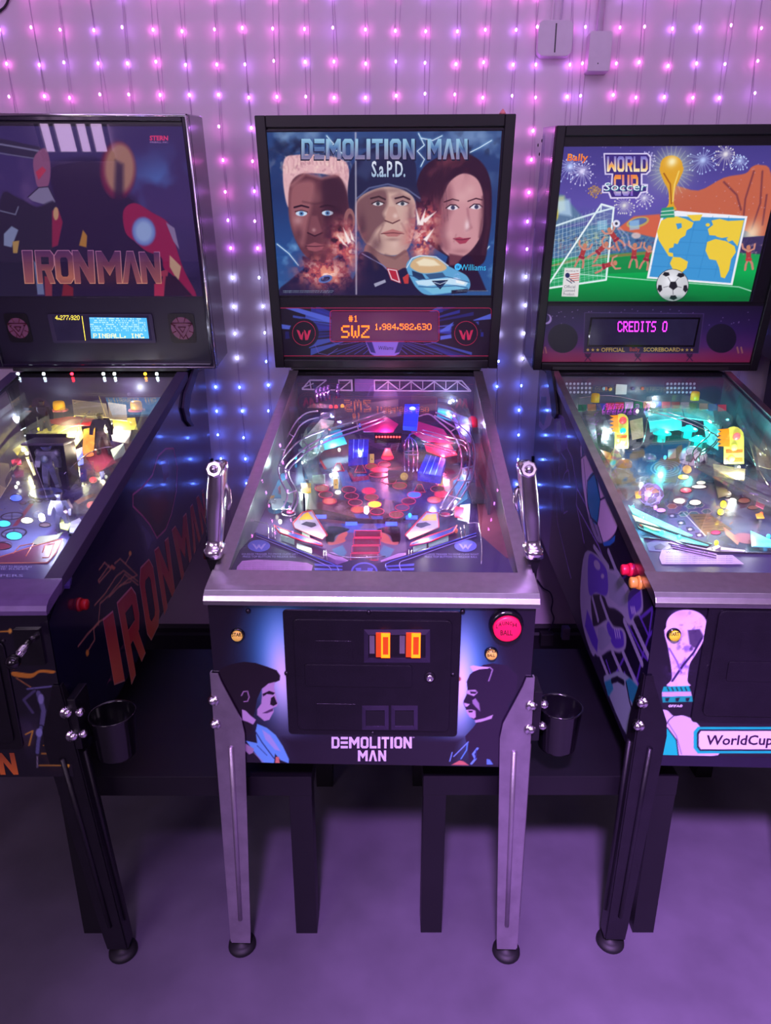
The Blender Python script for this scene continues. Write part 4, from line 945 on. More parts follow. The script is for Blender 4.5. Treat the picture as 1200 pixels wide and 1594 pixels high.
for (x0, y0, x1, y1) in ((165, 796, 380, 801), (165, 803, 375, 807), (905, 796, 1035, 801)): zt('copyright notice and trademark lines of small print', x0, y0, x1, y1, -0.0108, [(0, (150, 170, 190)), (1, (150, 170, 190))])
# cover glass and trim of the backglass
ga = (ax0 - 0.004, ax1 + 0.004, t0 - 0.003, t1 + 0.003)
sheet(m, 'backglass_pane', *ga, -0.0075, 0.002, GLASS, m.root)
for (a0_, a1_, t0_, t1_) in ((ga[0] - .004, ga[0], ga[2], ga[3]), (ga[1], ga[1] + .004, ga[2], ga[3]), (ga[0] - .004, ga[1] + .004, ga[3], ga[3] + .003)):
    sheet(m, 'glass_channel', a0_, a1_, t0_, t1_, -0.006, 0.008, M('dark_channel', (50, 44, 62), .3, .4), m.root)
# --- speaker panel
sc_ = [m.bat(u, v, -0.008) for u, v in ((433, 478), (765, 478), (763, 555), (439, 555))]
sa0, sa1 = (sc_[0][0] + sc_[3][0]) / 2, (sc_[1][0] + sc_[2][0]) / 2; st0, st1 = sc_[3][1], sc_[0][1]
sheet(m, 'speaker_panel_board', -hb + .0305, hb - .0305, 0.026, t0 - .006, -0.0105, 0.004, BLACKMETAL, m.root)
def Ps(a, b): return m.bb(sa0 + (sa1 - sa0) * a, st0 + (st1 - st0) * b, -0.0100)
p = m.paint(Ps, 400, 100, (28, 18, 40), (425, 470), 3.38)
rg = np.random.RandomState(4)
for k in range(26):
    a = rg.uniform(-.5, .5) + (math.pi if k % 2 else 0); r0 = rg.uniform(60, 90) * 3; c_ = (590, 150); L_ = rg.uniform(120, 300); wd = rg.uniform(6, 22)
    x0_, y0_ = c_[0] + math.cos(a) * r0, c_[1] + math.sin(a) * r0 * .7; x1_, y1_ = x0_ + math.cos(a) * L_, y0_ + math.sin(a) * L_ * .8
    p.poly([(x0_, y0_ - 2), (x1_, y1_ - wd), (x1_, y1_ + wd), (x0_, y0_ + 2)], [(50, 70, 170), (80, 120, 215), (40, 50, 130)][k % 3], 3, .8)
for b_ in ([(60, 32), (130, 32), (300, 80), (300, 110)], [(1150, 60), (1040, 100), (1150, 90)], [(880, 150), (950, 105), (930, 150), (880, 160)], [(30, 115), (95, 125), (90, 145), (30, 140)], [(880, 180), (940, 170), (940, 190), (880, 200)]): p.poly(b_, (95, 135, 225), 3)
for k in range(14): p.line([(590 + (k - 6.5) * 18, 215), (590 + (k - 6.5) * 46, 275)], 4, (90, 110, 220), .7)
p.poly([(485, 205), (690, 205), (665, 270), (640, 285), (535, 285), (510, 270)], (150, 140, 230), 4); p.poly([(490, 210), (520, 210), (540, 270), (515, 265)], (50, 50, 120), 3); p.poly([(660, 210), (690, 210), (665, 265), (640, 270)], (50, 50, 120), 3)
for q_ in ([(310, 210), (350, 225), (450, 210)], [(720, 210), (790, 225), (860, 212)], [(220, 225), (240, 270), (290, 280), (340, 245)]): p.line(q_, 3, (120, 110, 200))
for cx_ in (162, 1015): p.ell(cx_, 165, 78, 78, (24, 15, 34), 0, 1, 4)
sp = p.mesh('speaker_panel', INK, m.root)
REDL = M('red_line_ink', (190, 45, 80), .5, emit=(190, 40, 80), es=.25)
def z2(x, y): return 425 + x / 3.38, 470 + y / 3.38
def bline(pts, r_, mat, par, off=-0.0097, closed=True):
    bm = bmesh.new(); tube(bm, [m.bp(*z2(*q), off) for q in pts], r_, 4, closed=closed); return bm_obj('printed_line', bm, mat, par)
bline(rect_round(28, 1148, 32, 284, 14), .0009, REDL, sp); bline(rect_round(300, 873, 46, 208, 14), .0012, REDL, sp)
for cx_ in (162, 1015):
    bline([(cx_ + 60 * math.cos(t), 165 + 63 * math.sin(t)) for t in np.linspace(0, 6.283, 32, endpoint=False)], .0008, REDL, sp)
    for q_ in ([(-38, -18), (-24, -14), (-14, 12), (-4, -10), (-2, -4), (-8, 36), (-20, 30)], [(0, -18), (8, -14), (18, 12), (24, -14), (38, -18), (22, 34), (8, 36), (4, 10)]):
        flat(m, 'emblem_wing', [m.bp(*z2(cx_ + a, 165 + b), -0.0094) for a, b in q_], REDL, sp, .0003, m.bn)
dq = [m.bp(*z2(*q), -0.009) for q in ((306, 52), (868, 52), (868, 203), (306, 203))]
flat(m, 'score_display', dq, M('display_glass_rose', (96, 44, 84), .25, emit=(110, 40, 70), es=.12, var=.03), m.root, .0015, m.bn)
DOTO = M('dot_orange', (255, 130, 20), .4, emit=(255, 120, 10), es=2.2, var=0)
dq = [m.bp(*z2(*q), -0.0086) for q in ((306, 52), (868, 52), (868, 203), (306, 203))]
display(m, 'display_dots', [('#1', 21, 4, 1, 1), ('SWZ', 12, 15, 1, 2), ('1,984,582,630', 52, 13, 0, 1)], dq, (128, 32), DOTO, m.root)
m.text('lettering', 'Williams', [m.bp(*z2(*q), -0.0094) for q in ((555, 232), (635, 232), (632, 252), (552, 252))], M('navy_ink', (40, 30, 90), .5), sp)
m.text('lettering', 'SERIAL NO.      AMUSEMENT DEVICE', [m.bp(*z2(*q), -0.0088) for q in ((70, 300), (415, 300), (415, 315), (70, 315))], M('grey_ink', (85, 75, 95), .5), sp)

tp = C.w(C.bb(.333, C.bh + .0005, -.012)); tk = part_lathe('trinket', (0, 0, 0), [(.009, 0), (.010, .003), (.006, .009), (.001, .014)], M('pink_trinket', (225, 130, 130), .4), None, (0, 0, 1), 5, False)
tk.location = tp + Vector((0, .012, .001)); setup(tk, 'tiny pinkish pointed trinket on the top right corner of the middle backbox', 'trinket')
# ================================================================== middle playfield
m = C; rt = m.root
ph = m.W / 2 - 0.019
def Pp(a, b): y = 0.10 + b * 1.0; return Vector((-ph + 2 * ph * a, y, m.pfz(y)))
p = m.paint(Pp, 300, 430, (78, 60, 104))
p.cloud((120, 96, 150), 60, .45, .7, None, 2); p.cloud((60, 40, 90), 40, .5, .6, None, 3)
p.crop(400, 700, 6.0)
p.poly([(480, 560), (620, 480), (820, 470), (1200, 560), (1300, 620), (1200, 690), (700, 690)], (120, 70, 80), 30); p.cloud((245, 200, 195), 14, .5, .9, (720, 530, 150, 60), 5)
p.poly([(470, 550), (700, 580), (1000, 650), (1330, 620), (1500, 600), (1330, 680), (1000, 690), (700, 650), (540, 620)], (22, 14, 30), 10)
p.poly([(755, 190), (838, 190), (900, 345), (800, 345)], (85, 115, 200)); p.poly([(928, 228), (1012, 228), (1105, 362), (968, 362)], (85, 115, 200)); p.line([(845, 180), (905, 345)], 4, (20, 15, 35)); p.line([(920, 220), (965, 362)], 4, (20, 15, 35)); p.line([(1020, 225), (1112, 362)], 4, (20, 15, 35))
p.poly([(850, 215), (880, 210), (905, 255), (1040, 240), (1050, 280), (900, 300)], (200, 50, 70))
p.poly([(900, 600), (1030, 600), (1050, 640), (930, 640)], (85, 110, 200)); p.poly([(1060, 620), (1170, 620), (1180, 650), (1080, 650)], (85, 110, 200))
p.poly([(600, 690), (1380, 690), (1400, 1000), (1250, 1060), (780, 1060), (600, 900)], (112, 96, 132), 8)
p.poly([(760, 740), (1300, 740), (1280, 775), (790, 775)], (90, 110, 190), 4); p.poly([(780, 690), (1000, 690), (960, 740), (820, 740)], (70, 90, 190), 3); p.poly([(1090, 690), (1320, 690), (1280, 740), (1130, 740)], (70, 90, 190), 3)
for sgn, cx_ in ((1, 740), (-1, 1242)):
    f = lambda x: cx_ + sgn * x
    p.poly([(f(-90), 740), (f(-40), 715), (f(60), 725), (f(120), 745), (f(90), 765), (f(0), 800), (f(-30), 870), (f(-90), 870)], (18, 12, 26), 3)
    p.poly([(f(20), 800), (f(95), 765), (f(105), 790), (f(80), 830), (f(90), 850), (f(40), 875), (f(-60), 890), (f(-80), 860), (f(-20), 860)], (205, 120, 105), 4)
    p.poly([(f(-40), 930), (f(60), 890), (f(100), 960), (f(60), 1010), (f(0), 1000)], (90, 140, 170), 8)
p.poly([(100, 560), (140, 400), (200, 250), (260, 220), (300, 290), (220, 330), (200, 420), (280, 470), (300, 540), (180, 600)], (60, 150, 200), 6); p.poly([(120, 430), (230, 420), (110, 470)], (240, 190, 60)); p.poly([(110, 500), (240, 480), (120, 530)], (20, 15, 30)); p.poly([(170, 400), (260, 440), (160, 450)], (40, 170, 210))
p.line([(300, 290), (230, 320), (200, 360), (220, 400), (290, 420)], 8, (230, 90, 70))
p.poly([(430, 230), (500, 230), (560, 420), (560, 560), (440, 560)], (150, 160, 150), 20)
p.crop(590, 700, 6.0)
p.poly([(350, 310), (480, 320), (250, 640), (100, 650)], (80, 120, 130), 6); p.poly([(370, 320), (450, 320), (390, 470), (250, 590)], (90, 70, 120), 4)
p.poly([(520, 400), (720, 250), (780, 200), (740, 360), (600, 480)], (200, 60, 60), 10); p.poly([(690, 300), (780, 230), (830, 260), (850, 480), (760, 520), (690, 440)], (60, 160, 210), 6); p.poly([(720, 330), (790, 290), (780, 370), (720, 400)], (240, 225, 205), 5); p.poly([(780, 330), (850, 320), (850, 400), (800, 420)], (250, 210, 60), 4)
p.poly([(90, 420), (180, 410), (190, 470), (120, 500)], (28, 18, 40), 6); p.poly([(60, 460), (120, 470), (150, 560), (80, 600), (30, 560)], (200, 170, 170), 14, .8); p.line([(250, 580), (300, 600), (250, 640)], 8, (40, 90, 200)); p.line([(20, 380), (60, 430), (30, 470)], 8, (50, 80, 190)); p.line([(190, 380), (260, 420), (230, 450)], 8, (50, 80, 190))
p.crop(400, 570, 3.0)
p.poly([(520, 390), (720, 390), (640, 450), (580, 430), (540, 440)], (40, 24, 44), 8); p.poly([(420, 540), (560, 540), (700, 600), (680, 640), (500, 600)], (160, 140, 190), 14, .8); p.poly([(180, 240), (420, 260), (520, 420), (330, 480), (240, 400)], (130, 140, 150), 14); p.poly([(270, 240), (360, 250), (400, 330), (300, 350)], (50, 160, 190), 6); p.line([(300, 250), (290, 350), (290, 430), (320, 480)], 10, (190, 60, 60))
p.poly([(760, 330), (960, 300), (990, 440), (900, 460)], (170, 60, 80), 20); p.poly([(740, 500), (900, 520), (860, 580), (700, 560)], (120, 100, 150), 20); p.poly([(940, 560), (1000, 480), (1000, 640), (960, 660)], (60, 150, 200), 8); p.poly([(200, 380), (300, 380), (280, 520), (180, 560)], (120, 130, 150), 12)
for k in range(60):
    rg = np.random.RandomState(k); x_, y_ = rg.uniform(230, 980), rg.uniform(300, 640); p.line([(x_, y_), (x_ + rg.uniform(-30, 30), y_ + rg.uniform(-10, 10))], 3, [(210, 80, 110), (230, 200, 220), (40, 30, 60), (60, 120, 200)][k % 4], .7)
pfm = p.mesh('playfield', INKGLOSS, rt)
part_box('playfield_board', (-ph, ph, 0.06, 1.32, m.pf0 - .0, m.pf0 + .001), WOOD, rt)
# inserts
def E(name, c, e): return M(name, c, .3, emit=c, es=e, var=0.05)
RIM = M('red_rim', (230, 60, 100), .4, emit=(230, 50, 100), es=.35, var=.05)
IN = {'d': M('insert_dark_red', (120, 40, 66), .25), 'o': E('insert_orange', (225, 100, 60), .6), 'y': E('insert_yellow', (255, 225, 30), 2.5), 'r': E('insert_red', (245, 35, 85), 1.0),
      'a': E('insert_amber', (165, 90, 70), .25), 'w': E('insert_white', (255, 255, 225), 4), 'b': E('insert_blue', (60, 90, 255), 2.2), 'c': E('insert_cyan', (60, 200, 255), 2), 'g': M('insert_grey', (140, 110, 140), .3)}
for u, v, k in ((543, 762, 'd'), (547, 772, 'd'), (553, 782, 'd'), (557, 793, 'o'), (574, 764, 'r'), (578, 774, 'a'), (583, 785, 'y'), (587, 796, 'd'), (501, 760, 'a'), (507, 770, 'd'), (513, 780, 'o'),
                (617, 801, 'a'), (626, 790, 'g'), (636, 780, 'd'), (645, 770, 'b'), (681, 761, 'd'), (687, 769, 'r'), (676, 778, 'o'), (603, 712, 'r'), (598, 723, 'd'), (606, 748, 'd'), (622, 756, 'a'), (578, 726, 'a')):
    sz = 9.8 if v > 740 else 8.5; insert(m, u, v, sz, sz * .47, IN[k], rt, RIM)
insert(m, 526, 766, 4.5, 2.6, IN['w'], rt); insert(m, 592, 731, 14, 4, IN['r'], rt, RIM); insert(m, 590, 739, 14, 3.4, IN['d'], rt, RIM)
for u, v in ((527, 727), (561, 729), (603, 704), (653, 760)): insert(m, u, v, 8, 5.5, IN['d'] if v != 704 else IN['o'], rt, RIM, 'arrow')
for u, v in ((572.5, 831), (571, 843), (569, 855), (567, 867)): insert(m, u, v, 19, 4.6, IN['d'], rt, RIM, 'sq')
for u, v in ((547, 815), (609, 815), (499, 804), (641, 805)): insert(m, u, v, 9, 2.6, IN['b'], rt, None, 'sq')
for t_, (u, v) in zip(('DEMOLITION TIME', 'MULTIBALL', 'JACKPOT', 'EXTRA BALL'), ((572.5, 831), (571, 843), (569, 855), (567, 867))):
    m.text('lettering', t_, [m.pf(u - 15, v - 2.4, .003), m.pf(u + 15, v - 2.4, .003), m.pf(u + 15, v + 2.4, .003), m.pf(u - 15, v + 2.4, .003)], M('dim_ink', (60, 20, 50), .5), pfm)
# apron
APR = M('apron_indigo', (48, 34, 84), .35, var=.06)
ah = 0.030
ap = [(352, 880), (398, 829), (425, 838), (460, 853), (500, 869), (525, 879), (545, 872), (567, 869), (590, 876), (625, 866), (665, 853), (705, 840), (742, 828), (790, 870), (800, 893), (350, 893)]
apr = flat(m, 'apron', [m.pf(u, v, ah) for u, v in ap], APR, rt, 0.004)
def ac(pts, col, dz=.0008): return flat(m, 'apron_print', [m.pf(u, v, ah + dz) for u, v in pts], col, apr, .0004)
LBL = M('apron_blue', (110, 125, 225), .4); LBW = M('apron_white', (190, 185, 240), .4)
def aline(pts, wpx, mat, dz=.0008): 
    bm = bmesh.new(); tube(bm, smoothpath([m.pf(u, v, ah + dz) for u, v in pts], 3), wpx, 4); return bm_obj('apron_line', bm, mat, apr)
aline([(399, 831), (460, 855), (500, 871), (522, 880), (527, 889)], .0014, LBL); aline([(399, 834.5), (460, 859), (497, 875), (512, 882), (516, 890)], .0010, LBW); aline([(741, 830), (705, 842), (640, 864), (600, 878), (610, 890)], .0014, LBL); aline([(741, 834), (705, 846), (640, 869), (622, 876), (625, 890)], .0010, LBW)
for cx_ in (403, 724.5): 
    ac([(cx_ + 17.5 * math.cos(t), 849.5 + 9.3 * math.sin(t)) for t in np.linspace(0, 6.283, 24, endpoint=False)], LBL)
    ac([(cx_ - 11, 846), (cx_ - 7, 847), (cx_ - 3, 852), (cx_ - 1, 847), (cx_, 849), (cx_ + 1, 847), (cx_ + 3, 852), (cx_ + 7, 847), (cx_ + 11, 846), (cx_ + 4, 855.5), (cx_, 851.5), (cx_ - 4, 855.5)], LBW, .0014)
def atext(t, u0, v0, u1, v1, mat=LBW, sk=0): m.text('lettering', t, [m.pf(u0 + sk, v0, ah + .001), m.pf(u1 + sk, v0, ah + .001), m.pf(u1, v1, ah + .001), m.pf(u0, v1, ah + .001)], mat, apr)
atext('SQUEEZE TRIGGER TO MOVE CLAW LEFT', 376, 861, 464, 864.2); atext('PRESS TOP BUTTON TO RELEASE BALL', 378, 864.8, 461, 868); atext('SQUEEZE TRIGGER TO MOVE CLAW RIGHT', 659, 861.5, 745, 864.7); atext('PRESS TOP BUTTON TO RELEASE BALL', 661, 865.3, 743, 868.3)
card = ac([(367, 893), (369, 882), (377, 873), (400, 871), (450, 873), (478, 876), (487, 880), (484, 893)], M('instruction_card', (225, 170, 222), .5), .001); card.name = 'instruction_card'
for k in range(6): atext('INSTRUCTIONS' if k == 0 else 'shoot the ramps and lanes to light the locks', 410 if k == 0 else 378, 872.2 + k * 2.9, 450 if k == 0 else 474, 873.8 + k * 2.9, M('card_ink', (120, 60, 120), .5))
ac([(567 + 21 * math.cos(t), 890 + 15 * math.sin(t)) for t in np.linspace(0, 6.283, 24, endpoint=False)], LBL, .001); ac([(567 + 18 * math.cos(t), 890 + 12.5 * math.sin(t)) for t in np.linspace(0, 6.283, 24, endpoint=False)], M('apron_navy', (40, 40, 120), .4), .0014)
ac([(553, 884), (562, 884), (562, 888), (572, 888), (572, 884), (581, 884), (578, 893), (556, 893)], LBL, .0018)
for s_ in (-1, 1):
    for k in range(2): ac([(567 + s_ * 78, 877 + k * 7), (567 + s_ * 34, 880.5 + k * 5), (567 + s_ * 34, 882.5 + k * 5), (567 + s_ * 77, 880.5 + k * 7)], LBL)
# slingshots, lane guides, flippers
PLW = M('sling_plastic', (215, 205, 225), .3); PLY = M('yellow_plastic', (250, 205, 30), .35, emit=(250, 200, 20), es=.55)
LITW = M('lit_plastic', (175, 205, 190), .3, emit=(180, 225, 200), es=.3, var=.3, vs=60)
for pts, yel, red_ in (([(472, 798), (485, 796), (508, 833), (502, 838), (459, 821), (457, 815)], [(472, 801), (479, 797), (488, 808), (465, 809)], -1), ([(664, 798), (681, 799), (682, 820), (637, 838), (632, 833)], [(664, 801), (679, 800), (680, 810), (656, 810)], 1)):
    s_ = flat(m, 'slingshot', [m.pf(u, v, .026) for u, v in pts], PLW, rt, .002)
    flat(m, 'plastic_print', [m.pf(u, v, .0268) for u, v in yel], PLY, s_, .0005)
    cxx = sum(q[0] for q in pts) / len(pts); cyy = sum(q[1] for q in pts) / len(pts)
    flat(m, 'plastic_print', [m.pf(cxx + a * red_, cyy + b, .0269) for a, b in ((-10, -3), (4, -5), (12, -1), (4, 1), (-4, 4), (-12, 1))], M('plastic_dark_print', (50, 40, 70), .4), s_, .0005)
    bm = bmesh.new(); tube(bm, [m.pf(u, v, .02) for u, v in pts], .0034, 8, closed=True); bm_obj('slingshot_rubber', bm, RED_RUBBER, s_, smooth=True)
    for u, v in pts[::2]: post(m, u, v, .026, parent=s_)
for pts, flp in (([(427, 818), (440, 824), (470, 834), (500, 846), (502, 850), (470, 842), (435, 829)], [(508, 859), (520, 860), (542, 872), (540, 874), (522, 871), (509, 865)]), ([(711, 818), (700, 824), (670, 834), (640, 846), (638, 850), (670, 843), (705, 829)], [(632, 860), (620, 861), (592, 872), (593, 875), (612, 872), (631, 866)])):
    g = flat(m, 'lane_guide', [m.pf(u, v, .022) for u, v in pts], M('guide_plastic', (70, 85, 170), .25), rt, .003)
    bm = bmesh.new(); tube(bm, [m.pf(u, v, .021) for u, v in pts], .0022, 6, closed=True); bm_obj('guide_rubber', bm, RED_RUBBER, g, smooth=True)
    bm = bmesh.new(); prism(bm, [m.pf(u, v, .018) for u, v in flp], (0, 0, -.013)); bm_obj('flipper', bm, M('flipper_lilac', (215, 170, 230), .35), rt, bevel=.0015)
for pts in ([(437, 828), (458, 835), (458, 842), (437, 835)], [(462, 845), (485, 853), (485, 861), (462, 853)], [(667, 843), (698, 832), (698, 840), (668, 850)], [(643, 850), (664, 843), (664, 850), (644, 858)], [(470, 826), (482, 829), (482, 834), (470, 831)]): flat(m, 'lit_apron_lane', [m.pf(u, v, .012) for u, v in pts], LITW, rt, .010)
for pts in ([(396, 811), (410, 814), (417, 817), (418, 838)], [(423, 818), (424, 836)], [(426, 820), (428, 838)], [(727, 815), (742, 814), (746, 820), (750, 850), (749, 878)], [(716, 820), (719, 838)], [(722, 818), (725, 836)], [(504, 857), (504, 868)], [(508, 857), (508, 868)], [(636, 856), (636, 866)], [(640, 855), (640, 864)], [(504, 858), (530, 866), (560, 868), (600, 866)]): wire(m, [(u, v, .032) for u, v in pts], CHROME, rt, .0013, 'wire_guide', 3)
# wire ramps
RAMPW = M('ramp_wire_lilac', (225, 205, 240), .28, .9, var=.03)
hh = .085
for pts in ([(600, 640), (555, 655), (510, 668), (470, 684), (447, 705), (434, 725), (436, 745), (447, 768), (443, 785), (438, 793)], [(600, 648), (558, 663), (515, 677), (482, 692), (458, 712), (444, 728), (447, 745), (456, 762), (458, 777), (452, 793)],
            [(598, 654), (558, 670), (516, 684), (484, 699), (462, 717), (449, 733), (452, 748), (461, 764), (463, 779), (457, 796)],
            [(495, 640), (477, 643), (462, 655), (450, 675), (436, 700), (432, 722)], [(496, 650), (480, 654), (467, 663), (457, 680), (444, 700), (438, 720)],
            [(652, 648), (668, 645), (684, 657), (701, 672), (713, 690), (719, 710), (718, 730), (712, 748), (697, 771), (685, 791)], [(678, 642), (696, 650), (717, 663), (732, 678), (739, 700), (738, 725), (733, 748), (717, 776), (703, 794)], [(676, 647), (692, 656), (711, 668), (725, 684), (731, 703), (730, 727), (725, 747), (709, 775), (695, 793)]):
    n_ = len(pts); wire(m, [(u, v, hh - .05 * (i / n_)) for i, (u, v) in enumerate(pts)], RAMPW, rt, .0025)
for (a, b) in (((510, 668), (516, 684)), ((555, 655), (558, 670)), ((470, 684), (484, 699)), ((434, 725), (449, 733)), ((447, 768), (461, 764)), ((701, 672), (717, 663)), ((718, 730), (738, 725)), ((712, 748), (733, 748)), ((697, 771), (717, 776)), ((450, 675), (457, 680)), ((436, 700), (444, 700))): wire(m, [(a[0], a[1], .065), (b[0], b[1], .065)], RAMPW, rt, .0018, 'ramp_tie', 0)
for pts in ([(657, 669), (690, 678), (726, 690), (732, 711)], [(655, 674), (690, 684), (722, 694), (727, 708)], [(655, 685), (690, 696), (710, 702)], [(655, 690), (690, 700), (708, 706)]): wire(m, [(u, v, .08) for u, v in pts], CHROME, rt, .0018)
for du in (0, 6, 13, 19): wire(m, [(656 - du * .3, 672, .085), (640 - du * .2, 676 + du * .1, .088), (630 + du, 692, .08), (630 + du, 734, .055)], CHROME, rt, .0015)
bm = bmesh.new(); tube(bm, [m.pf(640 + 12 * math.cos(t), 705 + 3 * math.sin(t), .07) for t in np.linspace(0, 6.283, 12, endpoint=False)], .0014, 5, closed=True); bm_obj('cage_ring', bm, CHROME, rt, smooth=True)
for cx_, cy_, h_ in ((449, 798, .035), (695, 798, .035)):
    bm = bmesh.new()
    for dz in (0, .012): tube(bm, [m.pf(cx_ + 11 * math.cos(t), cy_ + 5.5 * math.sin(t), h_ - dz) for t in np.linspace(0, 6.283, 16, endpoint=False)], .0016, 5, closed=True)
    bm_obj('ramp_exit_ring', bm, CHROME, rt, smooth=True)
part_lathe('ball_trap_ring', m.pf(507, 648, .09), [(.016, 0), (.017, .003), (.014, .004), (.014, -.002)], CHROME, rt, (0, -.5, 1), 20)
# raised toys and plastics
BLUEL = M('blue_flasher', (40, 80, 255), .3, emit=(30, 60, 255), es=.9, var=.1); BLUEP = M('blue_plastic', (50, 60, 190), .2, emit=(40, 50, 220), es=.45, var=.35, vs=40)
q_ = [m.pf(630, 629, .12), m.pf(653, 629, .12), m.pf(649, 665, .12), m.pf(627, 663, .12)]
fb = flat(m, 'crane_flasher_sign', q_, BLUEL, rt, .012)
part_lathe('flasher_dome', m.pf(642, 637, .121), [(.010, 0), (.008, .005), (.001, .008)], M('flash_blue_white', (170, 220, 255), .3, emit=(150, 210, 255), es=5), fb, (0, 0, 1), 14); part_lathe('flasher_dome', m.pf(638, 653, .121), [(.006, 0), (.004, .003), (.001, .004)], M('dim_lens', (120, 100, 190), .3), fb, (0, 0, 1), 12)
m.text('lettering', 'CRYOCLAW', [m.pf(629, 658, .1215), m.pf(646, 659, .1215), m.pf(646, 662, .1215), m.pf(629, 661, .1215)], BINK, fb)
for pts, h_ in (([(543, 684), (574, 684), (572, 711), (542, 714)], .055), ([(663, 707), (694, 714), (686, 741), (650, 736)], .05)):
    b_ = flat(m, 'raised_car_plate', [m.pf(u, v, h_) for u, v in pts], BLUEP, rt, .022)
    for k in range(1, 4): wire(m, [(pts[0][0] + (pts[1][0] - pts[0][0]) * k / 4, pts[0][1] + (pts[1][1] - pts[0][1]) * k / 4, h_ + .001), (pts[3][0] + (pts[2][0] - pts[3][0]) * k / 4, pts[3][1] + (pts[2][1] - pts[3][1]) * k / 4, h_ + .001)], M('blue_line', (110, 140, 255), .3, emit=(90, 120, 255), es=.8), b_, .001, 'car_plate_rib', 0)
YD = M('pale_yellow_plastic', (235, 205, 110), .4, emit=(235, 200, 100), es=.3)
for u, v in ((618, 738), (629, 743)): part_lathe('yellow_target_disc', m.up(u, v + 5, .012), [(.011, 0), (.011, .003), (.003, .0032), (.003, .005)], YD, rt, (0, -1, .25), 20)
boxpx(m, 'target_housing', 623, 748, .07, .03, .03, M('smoke_plastic', (120, 90, 110), .2), rt, .0)
for u, v in ((579, 722), (523, 762), (686, 757)):
    t_ = boxpx(m, 'standup_target', u, v, .013, .003, .028, YD, rt, .002); q_ = m.pf(u, v); part_lathe('target_rivet', (q_.x, q_.y - .0005, q_.z + .014), [(.0018, 0), (.0015, .001)], BLACKMETAL, t_, (0, -1, 0), 8)
sb = boxpx(m, 'red_led_board', 604, 692, .085, .008, .03, BLACKGLOSS, rt, .005)
for k in range(9):
    q_ = m.pf(604, 692); part_lathe('board_led', (q_.x - .036 + k * .009, q_.y - .0005, q_.z + .024), [(.0028, 0), (.002, .002), (.0005, .0026)], M('led_red_hot', (255, 60, 60), .3, emit=(255, 60, 50), es=(9 if k else 9)), sb, (0, -1, 0), 8)
for u, v, c_ in ((515, 631, 'red_dome'), (523, 631, 'red_dome'), (533, 630, 'amber_dome')): dome(m, u, v + 4, .006, .01, M(c_, (255, 90, 60) if c_ == 'red_dome' else (255, 180, 60), .3, emit=(255, 40, 50) if c_ == 'red_dome' else (255, 150, 40), es=2.5), rt, .0)
for k, (u, v) in enumerate(((493, 604), (499, 602), (505, 601), (511, 599), (526, 597))):
    q_ = m.pf(u, v + 22, .085); part_lathe('chrome_canister', q_, [(.0075, 0), (.0075, .036), (.006, .039), (.006, .044), (.003, .045)], M('canister_lilac', (210, 160, 230), .12, 1.0), rt, (0, 0, 1), 14)
flat(m, 'canister_tray', [m.pf(u, v, .084) for u, v in ((488, 628), (540, 630), (542, 636), (478, 634))], CLEAR, rt, .002)
dome(m, 735, 664, .017, .034, M('red_beacon', (190, 20, 50), .15, emit=(200, 10, 40), es=.35), rt, .0, 'red_beacon')
# clear ramps and plastics
for A_, B_ in (([(470, 700, .06), (478, 676, .07), (505, 655, .08), (560, 640, .09), (620, 632, .10)], [(495, 705, .06), (503, 686, .07), (525, 668, .08), (575, 655, .09), (625, 648, .10)]),
               ([(640, 625, .10), (690, 620, .10), (725, 640, .09), (735, 680, .07), (728, 720, .05)], [(650, 642, .10), (688, 640, .10), (712, 655, .09), (716, 690, .07), (712, 720, .05)]),
               ([(480, 760, .04), (470, 730, .05), (480, 705, .055)], [(505, 755, .04), (495, 728, .05), (500, 706, .055)])): ribbon(m, A_, B_, .022, CLEAR, rt)
for pts, mt, h_ in (([(466, 690), (500, 652), (520, 655), (505, 700), (485, 715)], LITW, .03), ([(500, 672), (530, 668), (540, 690), (505, 700)], M('teal_plastic', (60, 170, 200), .3, emit=(40, 150, 190), es=.35), .035), ([(682, 634), (705, 640), (703, 655), (680, 648)], M('teal_plastic'), .05), ([(700, 640), (728, 650), (735, 690), (716, 680)], M('violet_plastic', (120, 90, 190), .3, emit=(110, 70, 190), es=.3), .05), ([(436, 752), (450, 742), (462, 760), (455, 782), (438, 778)], M('pale_plastic', (170, 190, 190), .3, emit=(150, 190, 180), es=.2), .03), ([(468, 752), (484, 752), (484, 766), (470, 768)], PLY, .03), ([(420, 776), (440, 776), (444, 792), (424, 792)], M('pale_plastic'), .03),
                    ([(706, 748), (722, 742), (728, 775), (712, 785)], M('teal_plastic'), .028), ([(716, 786), (732, 784), (730, 812), (712, 808)], M('lamp_white_plastic', (220, 235, 225), .3, emit=(210, 235, 220), es=.6), .03), ([(708, 788), (722, 790), (722, 806), (708, 804)], M('red_plastic', (220, 50, 80), .3, emit=(220, 30, 70), es=.4), .034),
                    ([(660, 690), (700, 690), (712, 708), (690, 712), (664, 702)], M('red_plastic'), .03), ([(560, 655), (600, 648), (620, 660), (612, 672), (566, 672)], M('magenta_plastic', (150, 40, 110), .25, emit=(160, 20, 110), es=.25), .05), ([(648, 655), (690, 668), (705, 690), (660, 686), (640, 672)], M('magenta_plastic'), .035), ([(486, 740), (506, 738), (506, 752), (487, 752)], LITW, .025)):
    flat(m, 'printed_plastic', [m.pf(u, v, h_) for u, v in pts], mt, rt, .002)
for u, v in ((470, 690), (484, 712), (500, 655), (446, 780), (474, 752), (483, 764), (716, 786), (664, 700), (706, 705), (474, 720), (560, 668), (616, 668), (700, 655), (720, 740), (452, 800), (427, 800), (487, 745)): post(m, u, v, .03)
